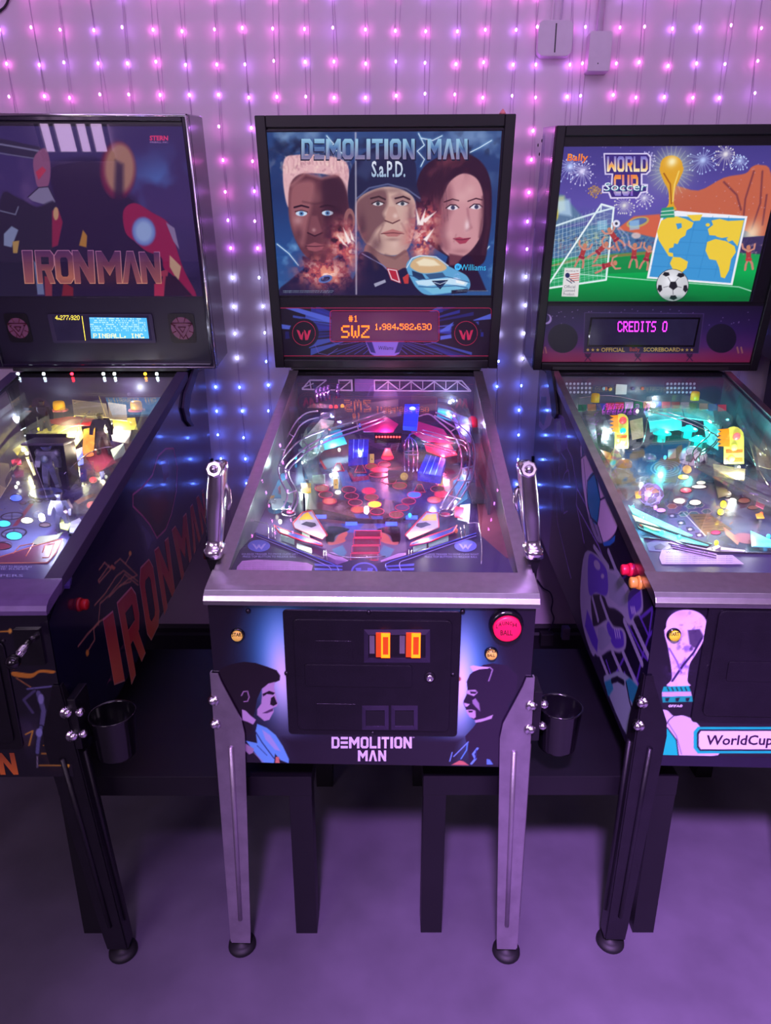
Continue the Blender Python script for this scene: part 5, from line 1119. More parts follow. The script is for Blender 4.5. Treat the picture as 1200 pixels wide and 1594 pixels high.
for u, v, k in ((471, 763, 'w'), (528, 700, 'w'), (445, 700, 'c'), (460, 712, 'c'), (515, 740, 'w'), (668, 686, 'r'), (690, 680, 'o'), (727, 676, 'b'), (709, 782, 'w'), (430, 790, 'w'), (640, 830, 'b'), (560, 662, 'b'), (606, 663, 'r'), (590, 660, 'b'), (685, 742, 'w'), (727, 792, 'w'), (436, 812, 'w'), (470, 822, 'w'), (638, 802, 'c'), (710, 826, 'o')): bulb(m, m.pf(u, v, .014), IN[k], rt, .0045)
part_lathe('pop_bumper', m.pf(478, 714, .0), [(.024, 0), (.012, .004), (.012, .02), (.026, .024), (.026, .028), (.001, .034)], M('bumper_cap', (190, 200, 215), .2, emit=(150, 190, 200), es=.2), rt, (0, 0, 1), 20)
dome(m, 424, 800, .013, .02, CLEAR, rt, .02); dome(m, 693, 818, .012, .008, M('red_cap', (150, 40, 80), .3), rt, .025, 'sling_cap'); dome(m, 453, 813, .010, .006, M('red_cap'), rt, .025, 'sling_cap')
part_lathe('black_post', m.pf(474, 795), [(.003, 0), (.003, .045), (.0035, .046)], BLACKMETAL, rt, (0, 0, 1), 8)
# back wall with white lattice girder
yb = 1.085; zb0 = m.pfz(yb)
part_box('back_panel', (-ph, ph, yb, yb + .01, zb0, 1.19), M('back_panel_violet', (58, 40, 84), .4, var=.3, vs=6), rt)
GIR = M('girder_white', (190, 175, 205), .45, emit=(150, 120, 190), es=.22)
gy = yb - .012
def gp(u, v): return m.hitl(u, v, (0, gy, 0), (0, 1, 0))
def girder(bars, name='lattice_girder'):
    bm = bmesh.new()
    for a, b, wd in bars:
        A, B = gp(*a), gp(*b); d = (B - A).normalized(); n = Vector((d.z, 0, -d.x)) * wd * .5
        prism(bm, [A + n, B + n, B - n, A - n], (0, .004, 0))
    return bm_obj(name, bm, GIR, rt)
W_ = .0042
girder([((482, 592), (508, 592), W_), ((470, 606), (547, 608), W_), ((482, 592), (470, 606), W_), ((482, 592), (484, 606), W_ * .7), ((508, 592), (490, 606), W_ * .8), ((470, 604), (488, 597), W_ * .7)])
girder([((527, 592), (547, 592), W_), ((547, 591), (548, 609), W_ * 1.3), ((528, 608), (545, 594), W_ * .8), ((527, 591), (528, 608), W_ * .7)])
girder([((582, 592), (719, 593), W_), ((575, 608), (733, 609), W_), ((719, 593), (733, 609), W_), ((582, 591), (583, 609), W_ * 1.3)] + [((586 + k * 36.0, 608), (604 + k * 36, 594), W_ * .8) for k in range(4)] + [((604 + k * 36.0, 594), (622 + k * 36, 608), W_ * .8) for k in range(4)] + [((604 + k * 18.0, 592), (604 + k * 18, 608), W_ * .6) for k in range(7)])
part_box('girder_screen', (gp(552, 600).x, gp(582, 600).x, gy - .002, gy, gp(560, 609).z, gp(560, 590).z), M('violet_film', (110, 80, 150), .4, emit=(110, 70, 150), es=.2), rt)
# shooter lane and trough side
boxpx(m, 'shooter_lane_ramp', 748, 796, .045, .16, .012, M('lane_black', (32, 24, 44), .35), rt, .02); flat(m, 'shooter_lane', [m.pf(u, v, .003) for u, v in ((735, 690), (752, 690), (792, 868), (752, 862), (745, 815))], M('lane_wood', (120, 60, 72), .4, var=.2), rt, .002)
part_box('shooter_rail', (m.pf(741, 740).x, m.pf(741, 740).x + .006, .42, 1.06, m.pfz(.42), m.pfz(.42) + .05), M('lane_black'), rt)
# coloured lamps under the plastics
for u, v, h_, c_, e_ in ((470, 720, .05, (.75, 1, .85), .35), (520, 690, .05, (.6, .9, 1), .3), (560, 700, .06, (.2, .25, 1), .45), (600, 670, .06, (1, .15, .35), .35), (690, 690, .06, (1, .1, .25), .6), (725, 660, .07, (.5, .6, 1), .25), (675, 725, .07, (.3, .3, 1), .4), (722, 790, .05, (1, .9, .9), .25), (440, 790, .05, (.8, 1, .9), .25), (480, 830, .04, (1, .85, .8), .2), (660, 830, .04, (1, .85, .8), .2), (570, 780, .09, (1, .55, .75), .35), (600, 625, .10, (.9, .3, .6), .3), (700, 625, .10, (.6, .7, 1), .25), (500, 625, .12, (1, .3, .5), .2)):
    plight('playfield_light', m.pf(u, v, h_), c_, e_, .006, rt)
# ================================================================== left machine
bbL = ((1.13, 1.214), (1.00, 1.928))
m = Machine((-0.915, 1.15), 0.8, 0.565, 0.715, 0.018, 'left pinball machine with black trim and dark red and gold backglass', bbl=bbL)
m.blade = M('black_blade', (40, 32, 52), 0.25)
L = m; rt = m.root; hw = m.W / 2; hb = m.bbW / 2
BLKSATIN = M('black_satin_trim', (64, 50, 84), .5, 0, var=.08)
build_cabinet(m, M('cabinet_navy_black', (18, 14, 34), .22, coat=.5, var=.1), BLKSATIN, M('lit_satin_bar', (112, 88, 140), .42, .2), BLACKMETAL, (0.040, -0.022), 0.03)  # lock bar paler than the black trim: purple room light put into its colour
bx = build_backbox(m, M('backbox_black_gloss', (30, 22, 46), .2, coat=.6), 0.018, 0.17)
leglike_cupholder(m, 1)
# bright steel edging of the backbox
for pts in ([(-hb, 0), (-hb, m.bh)], [(-hb, m.bh), (hb, m.bh)], [(hb, 0), (hb, m.bh)], [(-hb, 0), (hb, 0)]):
    for o_, w_ in ((0.002, .004), (-.006, .003)):
        a, b = pts; ins = .004 if o_ > 0 else 0.014
        f = lambda q: m.bb(max(-hb + ins, min(hb - ins, q[0])), max(ins, min(m.bh - ins, q[1])), o_)
        part_tube('chrome_edge', [f(a), f(b)], w_, CHROME, rt, 8)
# side print
def P2(a, b): return Vector((hw + .0012, a * 1.338, 0.52 + b * (1.19 - .52)))
sidecut = [m.w((hw, y, z)) for y, z in ((0.0, .525), (1.335, .643), (1.335, 1.195), (1.10, 1.18), (.05, .895), (0.0, .865))]
p = m.paint(P2, 440, 230, (20, 15, 40), (0, 860), 3.53)
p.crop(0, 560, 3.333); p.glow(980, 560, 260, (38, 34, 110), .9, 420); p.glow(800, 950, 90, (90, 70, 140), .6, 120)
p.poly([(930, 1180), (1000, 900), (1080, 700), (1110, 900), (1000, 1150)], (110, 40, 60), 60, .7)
# plain dark red outlined shape
p.poly([(690, 700), (740, 660), (790, 600), (820, 500), (860, 462), (900, 460), (920, 560), (915, 680), (890, 800), (860, 880), (815, 925), (780, 860), (740, 810), (690, 760)], (48, 24, 60), 4); p.line([(690, 700), (740, 660), (790, 600), (820, 500), (860, 462), (900, 460), (920, 560), (915, 680), (890, 800), (860, 880), (815, 925), (780, 860), (740, 810), (690, 760), (690, 700)], 5, (190, 90, 150))
p.poly([(830, 520), (870, 500), (880, 600), (850, 660)], (150, 130, 190), 14, .6); p.poly([(760, 720), (850, 680), (880, 760), (820, 860), (780, 800)], (110, 34, 50), 16, .8); p.poly([(700, 800), (770, 870), (800, 930), (770, 1000), (740, 900)], (120, 110, 170), 20, .6)
p.crop(0, 860, 3.53)
OR = (200, 130, 110)
for b_ in ([(520, 290), (575, 230), (640, 130), (680, 100), (760, 160)], [(540, 400), (550, 280), (600, 235), (660, 160), (685, 120), (760, 180)], [(545, 95), (575, 55), (610, 90), (545, 165), (540, 155), (600, 70)], [(630, 60), (660, 35), (755, 125), (700, 150), (655, 190)], [(600, 245), (660, 180), (720, 160)], [(430, 515), (480, 450), (540, 385), (590, 350)], [(480, 545), (520, 480), (515, 420), (545, 380)], [(690, 60), (720, 5)]): p.line(b_, 4, OR, .9)
p.ell(480, 552, 9, 18, (230, 150, 60)); p.ell(715, 5, 8, 14, (230, 150, 90)); p.poly([(600, 80), (615, 65), (638, 85), (625, 98)], (200, 110, 90))
for b_ in ([(590, 720), (680, 560), (760, 400), (880, 200)], [(640, 560), (820, 330)], [(600, 700), (700, 690), (780, 560)]): p.line(b_, 3, (150, 70, 90), .7)
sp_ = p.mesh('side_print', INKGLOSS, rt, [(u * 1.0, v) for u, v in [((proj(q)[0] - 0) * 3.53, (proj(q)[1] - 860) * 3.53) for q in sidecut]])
# side lettering in perspective on the panel
LG = [(0, (170, 45, 70)), (.5, (205, 60, 70)), (1, (245, 120, 85))]
SIDEINK = MV('side_letter_ink', .25, 0, .5)
lets = [('I', (161, 966), (176, 953), (194, 1058), (178, 1064)), ('R', (183, 940), (209, 911), (226, 1015), (205, 1062)), ('O', (215, 890), (236, 868), (250, 965), (232, 1002)), ('N', (241, 858), (262, 838), (272, 918), (256, 955)), ('M', (268, 826), (290, 800), (298, 868), (283, 902)), ('A', (292, 796), (304, 780), (312, 838), (302, 862)), ('N', (306, 776), (317, 762), (322, 812), (315, 832))]
for ch, a, b, c, d in lets:
    Q = [m.sd(u, v, 1, .0016) for u, v in (a, b, c, d)]
    m.text('lettering', ch, Q, SIDEINK, sp_, block=True, grad=LG); cq = sum(Q, Vector()) / 4
    Q2 = [cq + (q - cq) * 1.05 - Vector((.0003, 0, 0)) for q in Q]; m.text('lettering', ch, Q2, SIDEINK, sp_, block=True, grad=[(0, (210, 120, 150)), (1, (230, 150, 130))])
q_ = m.sd(122, 941, 1); button(m, q_, .0115, M('flipper_red', (200, 30, 40), .35), rt, 'flipper_button', .012, M('flipper_red_ring', (160, 25, 40), .4), (1, 0, 0), .004)
# pivot arm of the backbox
def hinge(m, sx, pts, mat):
    bm = bmesh.new(); prism(bm, [m.sd(u, v, sx, .002) for u, v in pts], (sx * .008, 0, 0)); return bm_obj('backbox_pivot_arm', bm, mat, m.root, bevel=.001, seg=1)
hinge(m, 1, [(299, 573), (307, 573), (294, 615), (291, 640), (294, 655), (299, 663), (294, 664), (287, 655), (282, 635), (285, 612)], BLKSATIN)
# front print
def Pf(a, b): return Vector((-hw + a * m.W, -0.0012, 0.521 + b * (0.884 - 0.521)))
p = m.paint(Pf, 280, 180, (20, 14, 30), (0, 860), 3.53)
p.cloud((120, 70, 40), 40, .5, .6, (60, 1100, 260, 110), 2); p.cloud((70, 60, 100), 30, .5, .6, (200, 1000, 120, 130), 4)
p.poly([(70, 655), (170, 665), (220, 645), (300, 650), (290, 665), (220, 660), (170, 690), (75, 680)], (190, 120, 40), 3); p.line([(0, 435), (60, 432)], 9, (190, 130, 50)); p.ell(55, 432, 10, 14, (210, 150, 60)); p.line([(90, 690), (200, 760)], 4, (200, 130, 70))
for b_ in ([(215, 1170), (370, 1170)], [(230, 1105), (355, 1105)], [(240, 1060), (300, 1065), (350, 1100)], [(140, 1000), (180, 980), (160, 1060)]): p.line(b_, 8, (210, 150, 50))
p.ell(370, 1170, 12, 14, (230, 170, 50))
# plain grey machine figure
for b_, w__, c_ in (([(150, 750), (290, 735)], 16, (110, 105, 160)), ([(210, 770), (240, 870), (230, 950)], 46, (90, 85, 130)), ([(190, 760), (130, 810), (180, 880)], 26, (70, 62, 100)), ([(225, 960), (210, 1040), (205, 1100)], 34, (90, 90, 140)), ([(250, 960), (310, 1000), (350, 1060)], 26, (60, 56, 100)), ([(205, 1120), (205, 1180)], 12, (140, 130, 150))): p.line(b_, w__, (24, 20, 40)); p.line(b_, w__ * .6, c_)
p.ell(225, 805, 16, 28, (130, 125, 180)); p.ell(215, 990, 18, 24, (130, 130, 190))
fp = p.mesh('front_print', INKGLOSS, rt)
m.text('lettering', 'IRON MAN', [m.fr(u, v, .0016) for u, v in ((-196, 1172), (22, 1172), (29, 1206), (-196, 1206))], MV('front_letter_ink', .3, 0), fp, block=True, grad=[(0, (150, 70, 45)), (1, (215, 110, 50))])
def rrm(m, u0, v0, u1, v1, r, off, d):
    a = m.fr(u0, v0, off); b = m.fr(u1, v1, off); bm = bmesh.new(); prism(bm, [(x, -off, z) for x, z in rect_round(a.x, b.x, b.z, a.z, r)], (0, -d, 0)); return bm
cd = bm_obj('coin_door', rrm(m, -206, 1000, 38, 1165, .012, .0012, .004), BLACKMETAL, rt, bevel=.001, seg=1)
bm_obj('door_panel', rrm(m, -190, 1012, 24, 1155, .012, .005, .005), BLACKMETAL, cd, bevel=.0016)
# plunger
pl = bm_obj('plunger_plate', rrm(m, 21, 978, 73, 1033, .002, .0012, .006), BLACKGLOSS, rt, bevel=.0015)
c_ = m.fr(44, 1000, .008); ax = Vector((0, -1, -.12)).normalized()
part_lathe('plunger_rod', c_, [(.006, 0), (.006, .02), (.003, .022), (.003, .05)], CHROME, pl, ax, 14)
bm = bmesh.new(); tube(bm, [c_ + ax * (.018 + .018 * t) + Vector((math.cos(t * 31) * .0065, 0, math.sin(t * 31) * .0065)) for t in np.linspace(0, 1, 60)], .0011, 5); bm_obj('plunger_spring', bm, CHROME, pl, smooth=True)
part_lathe('plunger_knob', c_ + ax * .045, [(.004, 0), (.010, .004), (.0135, .012), (.013, .020), (.008, .026), (.001, .028)], BLACKGLOSS, pl, ax, 20)
q_ = m.fr(5, 997, .0); part_lathe('carriage_bolt', q_, [(.005, 0), (.0045, .003), (.001, .0045)], BLACKMETAL, rt, (0, -1, 0), 12)
# --- backglass
gl_ = [m.bat(u, v, -.012) for u, v in ((283, 197), (310, 461))]
aR = hb - .019; t1_ = gl_[0][1]; t0_ = gl_[1][1]
sheet(m, 'inner_surround', -hb + 0.017, hb - 0.017, 0.016, m.bh - 0.017, -0.0145, 0.002, M('speaker_panel_black', (34, 28, 48), .35, var=.06), bx)
def Pb(a, b): return m.bb(-aR + 2 * aR * a, t0_ + (t1_ - t0_) * b, -.0115)
p = m.paint(Pb, 420, 270, (58, 44, 100), (0, 160), 3.333)
p.vgrad([(0, (62, 50, 108)), (.5, (72, 54, 112)), (1, (52, 40, 84))])
p.cloud((90, 130, 205), 60, .46, .9, (850, 450, 180, 160), 2); p.cloud((150, 110, 160), 50, .45, .9, (20, 430, 120, 120), 3); p.cloud((30, 22, 60), 50, .45, .8, (780, 880, 300, 150), 5)
DK = (44, 30, 68)
p.poly([(250, 350), (360, 300), (520, 300), (560, 420), (700, 500), (760, 640), (840, 760), (820, 1010), (260, 1010), (290, 600)], DK, 40)
p.line([(0, 220), (60, 232), (200, 262)], 60, (50, 44, 74)); p.line([(0, 215), (60, 225), (200, 250)], 8, (130, 125, 160)); p.line([(0, 262), (200, 292)], 6, (110, 105, 140))
# grey and red plates, no figure
p.poly([(172, 300), (200, 250), (240, 240), (262, 330), (250, 430), (200, 440), (180, 380)], (150, 90, 130), 6); p.poly([(185, 360), (220, 330), (240, 350), (200, 400)], (200, 60, 90), 6)
p.poly([(145, 490), (200, 440), (250, 435), (290, 515), (240, 530), (170, 510)], (140, 130, 165), 5); p.line([(145, 490), (200, 440), (250, 435), (290, 515)], 5, (50, 40, 70))
p.poly([(0, 500), (90, 490), (190, 540), (290, 520), (280, 760), (180, 1010), (0, 1010)], (46, 38, 66), 12); p.poly([(20, 680), (60, 640), (95, 660), (60, 750), (20, 740)], (140, 150, 185), 6); p.poly([(65, 720), (100, 715), (90, 780), (68, 780)], (190, 150, 90), 4); p.line([(0, 560), (80, 580), (95, 540)], 6, (120, 120, 150)); p.poly([(175, 820), (215, 860), (230, 995), (195, 995)], (120, 130, 170), 6)
p.poly([(270, 560), (300, 545), (325, 620), (300, 740), (270, 750)], (150, 40, 80), 6); p.ell(290, 575, 14, 34, (210, 160, 120), 0, 1, 6); p.poly([(410, 740), (430, 660), (452, 690), (448, 750)], (190, 130, 60), 6)
p.ell(612, 350, 92, 150, (120, 36, 76), 0, 1, 20); p.ell(620, 340, 78, 128, (196, 150, 120), 0, .85, 26); p.poly([(600, 300), (640, 320), (640, 520), (590, 520)], DK, 26, .8)
p.poly([(640, 560), (700, 520), (790, 570), (870, 620), (900, 700), (930, 800), (960, 880), (1020, 1003), (960, 1003), (900, 900), (850, 860), (835, 800), (760, 770), (700, 720), (650, 670)], (160, 34, 84), 6); p.poly([(860, 620), (905, 650), (930, 760), (900, 720)], (150, 130, 170), 5); p.poly([(880, 790), (940, 850), (925, 930), (880, 850)], (210, 170, 140), 6); p.line([(800, 900), (860, 880), (840, 1000)], 26, (170, 60, 90)); p.poly([(860, 900), (910, 900), (1000, 1003), (850, 1003)], (50, 26, 56), 8)
p.poly([(230, 900), (270, 900), (270, 1003), (235, 1003)], (150, 60, 80), 6); p.poly([(330, 930), (380, 960), (380, 1003), (320, 1003)], (140, 40, 60), 8); p.poly([(800, 940), (850, 930), (850, 1003), (800, 1003)], (190, 50, 90), 6)
p.ell(746, 668, 60, 74, (90, 110, 190), -8, 1, 14); p.ell(746, 668, 50, 62, (170, 195, 235), -8, .9, 34)
p.glow(560, 900, 300, (130, 60, 60), .3, 60)
MVL = MV('dim_backlit_print', .15, .62, 0, .5, .35)
bp_ = p.mesh('backglass_print', MVL, rt)
TGI = [(0, (84, 44, 90)), (.5, (120, 62, 84)), (.8, (190, 112, 90)), (1, (160, 90, 90))]
def zL(x, y): return x / 3.333, 160 + y / 3.333
ILIT = MV('dim_title_ink', .3, .8, 0, .3, .4)
for ch, x0, x1, y0 in (('I', 125, 175, 768), ('R', 192, 285, 768), ('O', 290, 385, 768), ('N', 385, 492, 768), ('M', 508, 632, 772), ('A', 632, 735, 772), ('N', 732, 835, 776)):
    for g_, e_, o_ in ((TGI, 0, -.0100), ([(0, (170, 110, 150)), (1, (220, 150, 120))], 4, -.0106)):
        a = zL(x0 - e_, y0 - e_); b = zL(x1 + e_, 935 + e_); m.text('lettering', ch, [m.bp(a[0] - 3, a[1], o_), m.bp(b[0] - 3, a[1], o_), m.bp(b[0], b[1], o_), m.bp(a[0] + 2, b[1], o_)], ILIT, bp_, grad=g_, block=True)
RL = M('logo_red', (220, 60, 110), .4, emit=(220, 50, 100), es=.6); PL_ = M('logo_pale', (190, 150, 200), .4, emit=(190, 150, 200), es=.5)
m.text('lettering', 'STERN', [m.bp(*zL(*q), -.0100) for q in ((776, 170), (872, 170), (872, 196), (776, 196))], RL, bp_, bold=.04); m.text('lettering', 'PINBALL, INC.', [m.bp(*zL(*q), -.0100) for q in ((778, 200), (874, 200), (874, 211), (778, 211))], PL_, bp_)
sheet(m, 'backglass_pane', -aR - .002, aR + .002, t0_ - .004, t1_ + .006, -.0075, .002, MC('front_glass', (245, 245, 255), .006, .015, f0=.12), rt)
# speaker panel: display and two speakers
a0, t1d = m.bat(73, 489, -.010); a1, t0d = m.bat(243, 534, -.010)
sheet(m, 'display_bezel', a0, a1, t0d, t1d, -.010, .002, M('bezel_dark', (54, 46, 74), .3), rt, .006)
b_ = [m.bp(u, v, -.0095) for u, v in ((80, 491), (236, 491), (238, 530), (80, 530))]
sheet(m, 'score_display', *(lambda a, b: (a[0], b[0], b[1], a[1]))(m.bat(80, 491, -.0096), m.bat(237, 530, -.0096)), -.0096, .001, M('display_glass_dark', (40, 36, 58), .15, emit=(60, 50, 90), es=.15), rt)
DY = M('dot_yellow', (255, 235, 90), .4, emit=(255, 230, 70), es=1.6, var=0)
display(m, 'display_dots', [('4,277,920', 0, 0, 1, 1)], [m.bp(u, v, -.009) for u, v in ((86, 491), (127, 491), (127, 498), (86, 498))], (51, 7), DY, rt)
bl = [m.bp(u, v, -.0090) for u, v in ((139, 494), (228, 495), (232, 527), (142, 527))]
flat(m, 'lit_display_block', bl, M('display_cyan', (70, 170, 215), .4, emit=(60, 160, 205), es=.9, var=.05), rt, .0004, m.bn)
part_tube('display_line', [m.bp(127.5, 492, -.009), m.bp(133, 530, -.009)], .0009, DY, rt, 4)
bl2 = [m.bp(u, v, -.0085) for u, v in ((139, 494), (228, 495), (232, 527), (142, 527))]
DP = M('dot_pale', (200, 235, 255), .4, emit=(190, 225, 250), es=.9, var=0)
rg = np.random.RandomState(5); vs, fs = [], []
for r_ in range(7):
    for c__ in range(60):
        if rg.rand() < .5:
            for d_ in (0, 1):
                X, Y = (c__ + .2) / 62, (r_ * 3 + d_ + .6) / 32; k = len(vs); P_ = lambda a, b: bl2[0] * (1 - a) * (1 - b) + bl2[1] * a * (1 - b) + bl2[2] * a * b + bl2[3] * (1 - a) * b
                vs += [P_(X, Y), P_(X + .011, Y), P_(X + .011, Y + .022), P_(X, Y + .022)]; fs.append((k, k + 3, k + 2, k + 1))
me = bpy.data.meshes.new('display_fine_dots'); me.from_pydata([tuple(v) for v in vs], [], fs); link('display_fine_dots', me, DP, rt)
P_ = lambda a, b: bl2[0] * (1 - a) * (1 - b) + bl2[1] * a * (1 - b) + bl2[2] * a * b + bl2[3] * (1 - a) * b
display(m, 'display_dots', [('PINBALL, INC.', 0, 0, 1, 1)], [P_(.04, .76), P_(.97, .76), P_(.97, .98), P_(.04, .98)], (73, 7), M('dot_gold', (240, 220, 120), .4, emit=(240, 215, 110), es=1.3, var=0), rt)
for u0, v0, u1, v1 in ((4, 488, 52, 533), (260, 488, 307, 534)):
    A = m.bat(u0, v0, -.011); B = m.bat(u1, v1, -.011); g = sheet(m, 'speaker_grille', A[0], B[0], B[1], A[1], -.0115, .001, BLACKMETAL, rt, .010)
    cx_, cy_ = (A[0] + B[0]) / 2, (A[1] + B[1]) / 2; r_ = (B[0] - A[0]) / 2 * .9
    def gq(x, y): return m.bb(cx_ + x * r_, cy_ + y * r_, -.0105)
    GR = M('grille_rose', (118, 70, 100), .4); GD = M('grille_dark_red', (96, 30, 50), .4)
    bm = bmesh.new(); prism(bm, [gq(math.cos(t) * .95, math.sin(t) * .95) for t in np.linspace(0, 6.283, 24, endpoint=False)], -m.bn * .001); bm_obj('grille_disc', bm, GR, g)
    for tri in ([(-.85, .45), (.85, .45), (0, -.85)], [(-.3, .12), (.3, .12), (0, -.35)]): part_tube('grille_line', [gq(*q) + m.bn * .0012 for q in tri], .0022, GD, g, 4, closed=True)
    for t in range(8): part_tube('grille_line', [gq(.6 * math.cos(t * .785 + .4), .6 * math.sin(t * .785 + .4)) + m.bn * .001, gq(math.cos(t * .785 + .4), math.sin(t * .785 + .4)) + m.bn * .001], .0014, GD, g, 4)
# ================================================================== left playfield
ph = hw - .019
def Pp(a, b): y = 0.06 + b * 1.05; return Vector((-ph + 2 * ph * a, y, m.pfz(y)))
p = m.paint(Pp, 260, 430, (70, 56, 110), (0, 730), 6.0)
p.cloud((120, 120, 190), 50, .45, .8, None, 2); p.cloud((50, 30, 70), 40, .5, .6, None, 3)
p.poly([(0, 320), (200, 270), (520, 340), (640, 380), (500, 560), (300, 700), (0, 760)], (130, 140, 200), 40, .8); p.ell(430, 225, 175, 62, (34, 34, 80), -5); p.ell(430, 222, 155, 50, (110, 120, 190), -5); p.ell(430, 222, 70, 28, (50, 50, 100), -5); p.ell(435, 225, 30, 12, (20, 18, 40))
for k in range(5): p.ell(215 + k * 75, 318 - k * 10 + abs(k - 1) * 2, 34, 14, (28, 26, 50)); p.ell(215 + k * 75, 318 - k * 10, 24, 8, (120, 110, 160))
p.poly([(275, 325), (315, 325), (160, 530), (110, 540)], (180, 60, 90), 4); p.poly([(690, 300), (860, 230), (900, 240), (730, 330)], (220, 120, 80), 4); p.poly([(430, 60), (760, 40), (650, 200), (480, 160)], (60, 44, 90), 8); p.line([(640, 170), (770, 40), (600, 20)], 6, (190, 90, 110)); p.line([(700, 200), (860, 130), (900, 190)], 6, (150, 130, 200))
for cx_, cy_, rx_, ry_, c_ in ((110, 440, 110, 36, (40, 36, 80)), (130, 600, 125, 50, (36, 34, 74)), (40, 710, 70, 36, (90, 40, 70)), (360, 430, 60, 40, (70, 60, 110))): p.ell(cx_, cy_, rx_, ry_, c_, -6); p.ell(cx_, cy_, rx_ * .85, ry_ * .8, (140, 150, 205), -6); p.line([(cx_ - rx_ * .8, cy_), (cx_ + rx_ * .8, cy_)], 4, c_); p.line([(cx_, cy_ - ry_ * .8), (cx_, cy_ + ry_ * .8)], 4, c_)
for k in range(46):
    rg = np.random.RandomState(k + 50); x_, y_ = rg.uniform(-60, 900), rg.uniform(-200, 640); p.line([(x_, y_), (x_ + rg.uniform(-60, 60), y_ + rg.uniform(-26, 26))], 5, [(190, 150, 90), (210, 210, 235), (34, 26, 50), (190, 60, 100)][k % 4], .7)
p.crop(0, 570, 6.0); p.poly([(100, 600), (700, 560), (1000, 700), (800, 900), (300, 1000), (0, 900)], (120, 110, 60), 60, .6); p.poly([(760, 820), (1000, 760), (1100, 900), (900, 1000)], (160, 60, 90), 30, .8); p.poly([(680, 270), (990, 330), (1000, 480), (700, 480)], (180, 170, 120), 10)
pfm = p.mesh('playfield', INKGLOSS, rt); part_box('playfield_board', (-ph, ph, .05, 1.32, m.pf0, m.pf0 + .001), WOOD, rt)
for u, v, rx, ry, k in ((25, 775, 9, 5, 'b'), (42, 810, 9, 4.5, 'w'), (6, 815, 10, 5, 'c'), (138, 707, 8, 4, 'o'), (145, 747, 6, 5, 'r'), (143, 786, 8, 6, 'r'), (22, 834, 12, 6, 'c'), (138, 815, 9, 6, 'c'), (70, 817, 8, 3, 'g'), (2, 850, 14, 5, 'd')): insert(m, u, v, rx, ry, IN[k], rt, BLACKMETAL)
# lamp row under the backbox
for u, c_, e_ in ((28, (225, 245, 255), 6), (68, (225, 245, 255), 8), (112, (255, 30, 50), 8), (161, (230, 250, 255), 8), (178, (230, 250, 255), 8), (226, (255, 170, 30), 6), (244, (230, 250, 255), 7)):
    q_ = m.hitl(u, 582, (0, 1.085, 0), (0, 1, 0)); part_lathe('lamp_bulb', q_, [(.004, -.002), (.005, 0), (.004, .004), (.001, .006)], M('strip_lamp_%s' % {225: 'white', 255: 'red' if c_[1] == 30 else 'amber', 230: 'cool'}[c_[0]], c_, .3, emit=c_, es=e_ * 1.5), rt, (0, -1, 0), 10)
part_box('back_panel', (-ph, ph, 1.09, 1.10, m.pfz(1.09), 1.19), M('back_panel_dusk', (60, 44, 76), .35, var=.4, vs=8), rt)
# apron
ah = .028
apr = flat(m, 'apron', [m.pf(u, v, ah) for u, v in ((-140, 912), (-140, 862), (0, 866), (98, 838), (110, 842), (116, 868), (108, 912))], M('apron_purple', (74, 56, 130), .35), rt, .006)
flat(m, 'apron_print', [m.pf(u, v, ah + .001) for u, v in ((-130, 877), (0, 866), (94, 840), (88, 862), (74, 875), (-130, 877))], M('apron_red', (120, 40, 84), .35), apr, .0004)
OL = M('apron_orange_line', (225, 140, 110), .4, emit=(220, 120, 90), es=.2)
for pts in ([(-60, 877), (74, 876), (86, 862), (97, 839), (60, 848), (0, 867), (-60, 870)], [(20, 862), (30, 850), (52, 846), (40, 866)], [(66, 860), (70, 849), (84, 846), (76, 868), (66, 868)], [(70, 902), (82, 888), (110, 887)], [(76, 908), (88, 890)]): part_tube('apron_line', [m.pf(u, v, ah + .0012) for u, v in pts], .0013, OL, apr, 4)
for t_, q_ in (('INSERT COIN OR PRESS START TO BEGIN PLAY', (-60, 880.5, 50, 884)), ('SEE GAME RULES', (-40, 884.5, 44, 887)), ('FLIPPERS', (-30, 894, 36, 898))): m.text('lettering', t_, [m.pf(q_[0], q_[1], ah + .002), m.pf(q_[2], q_[1], ah + .002), m.pf(q_[2], q_[3], ah + .002), m.pf(q_[0], q_[3], ah + .002)], LBW, apr)
flat(m, 'apron_side_wall', [m.pf(u, v, ah) for u, v in ((98, 838), (110, 842), (116, 868), (110, 905), (98, 905))], M('apron_shade', (56, 42, 104), .35), apr, .008)
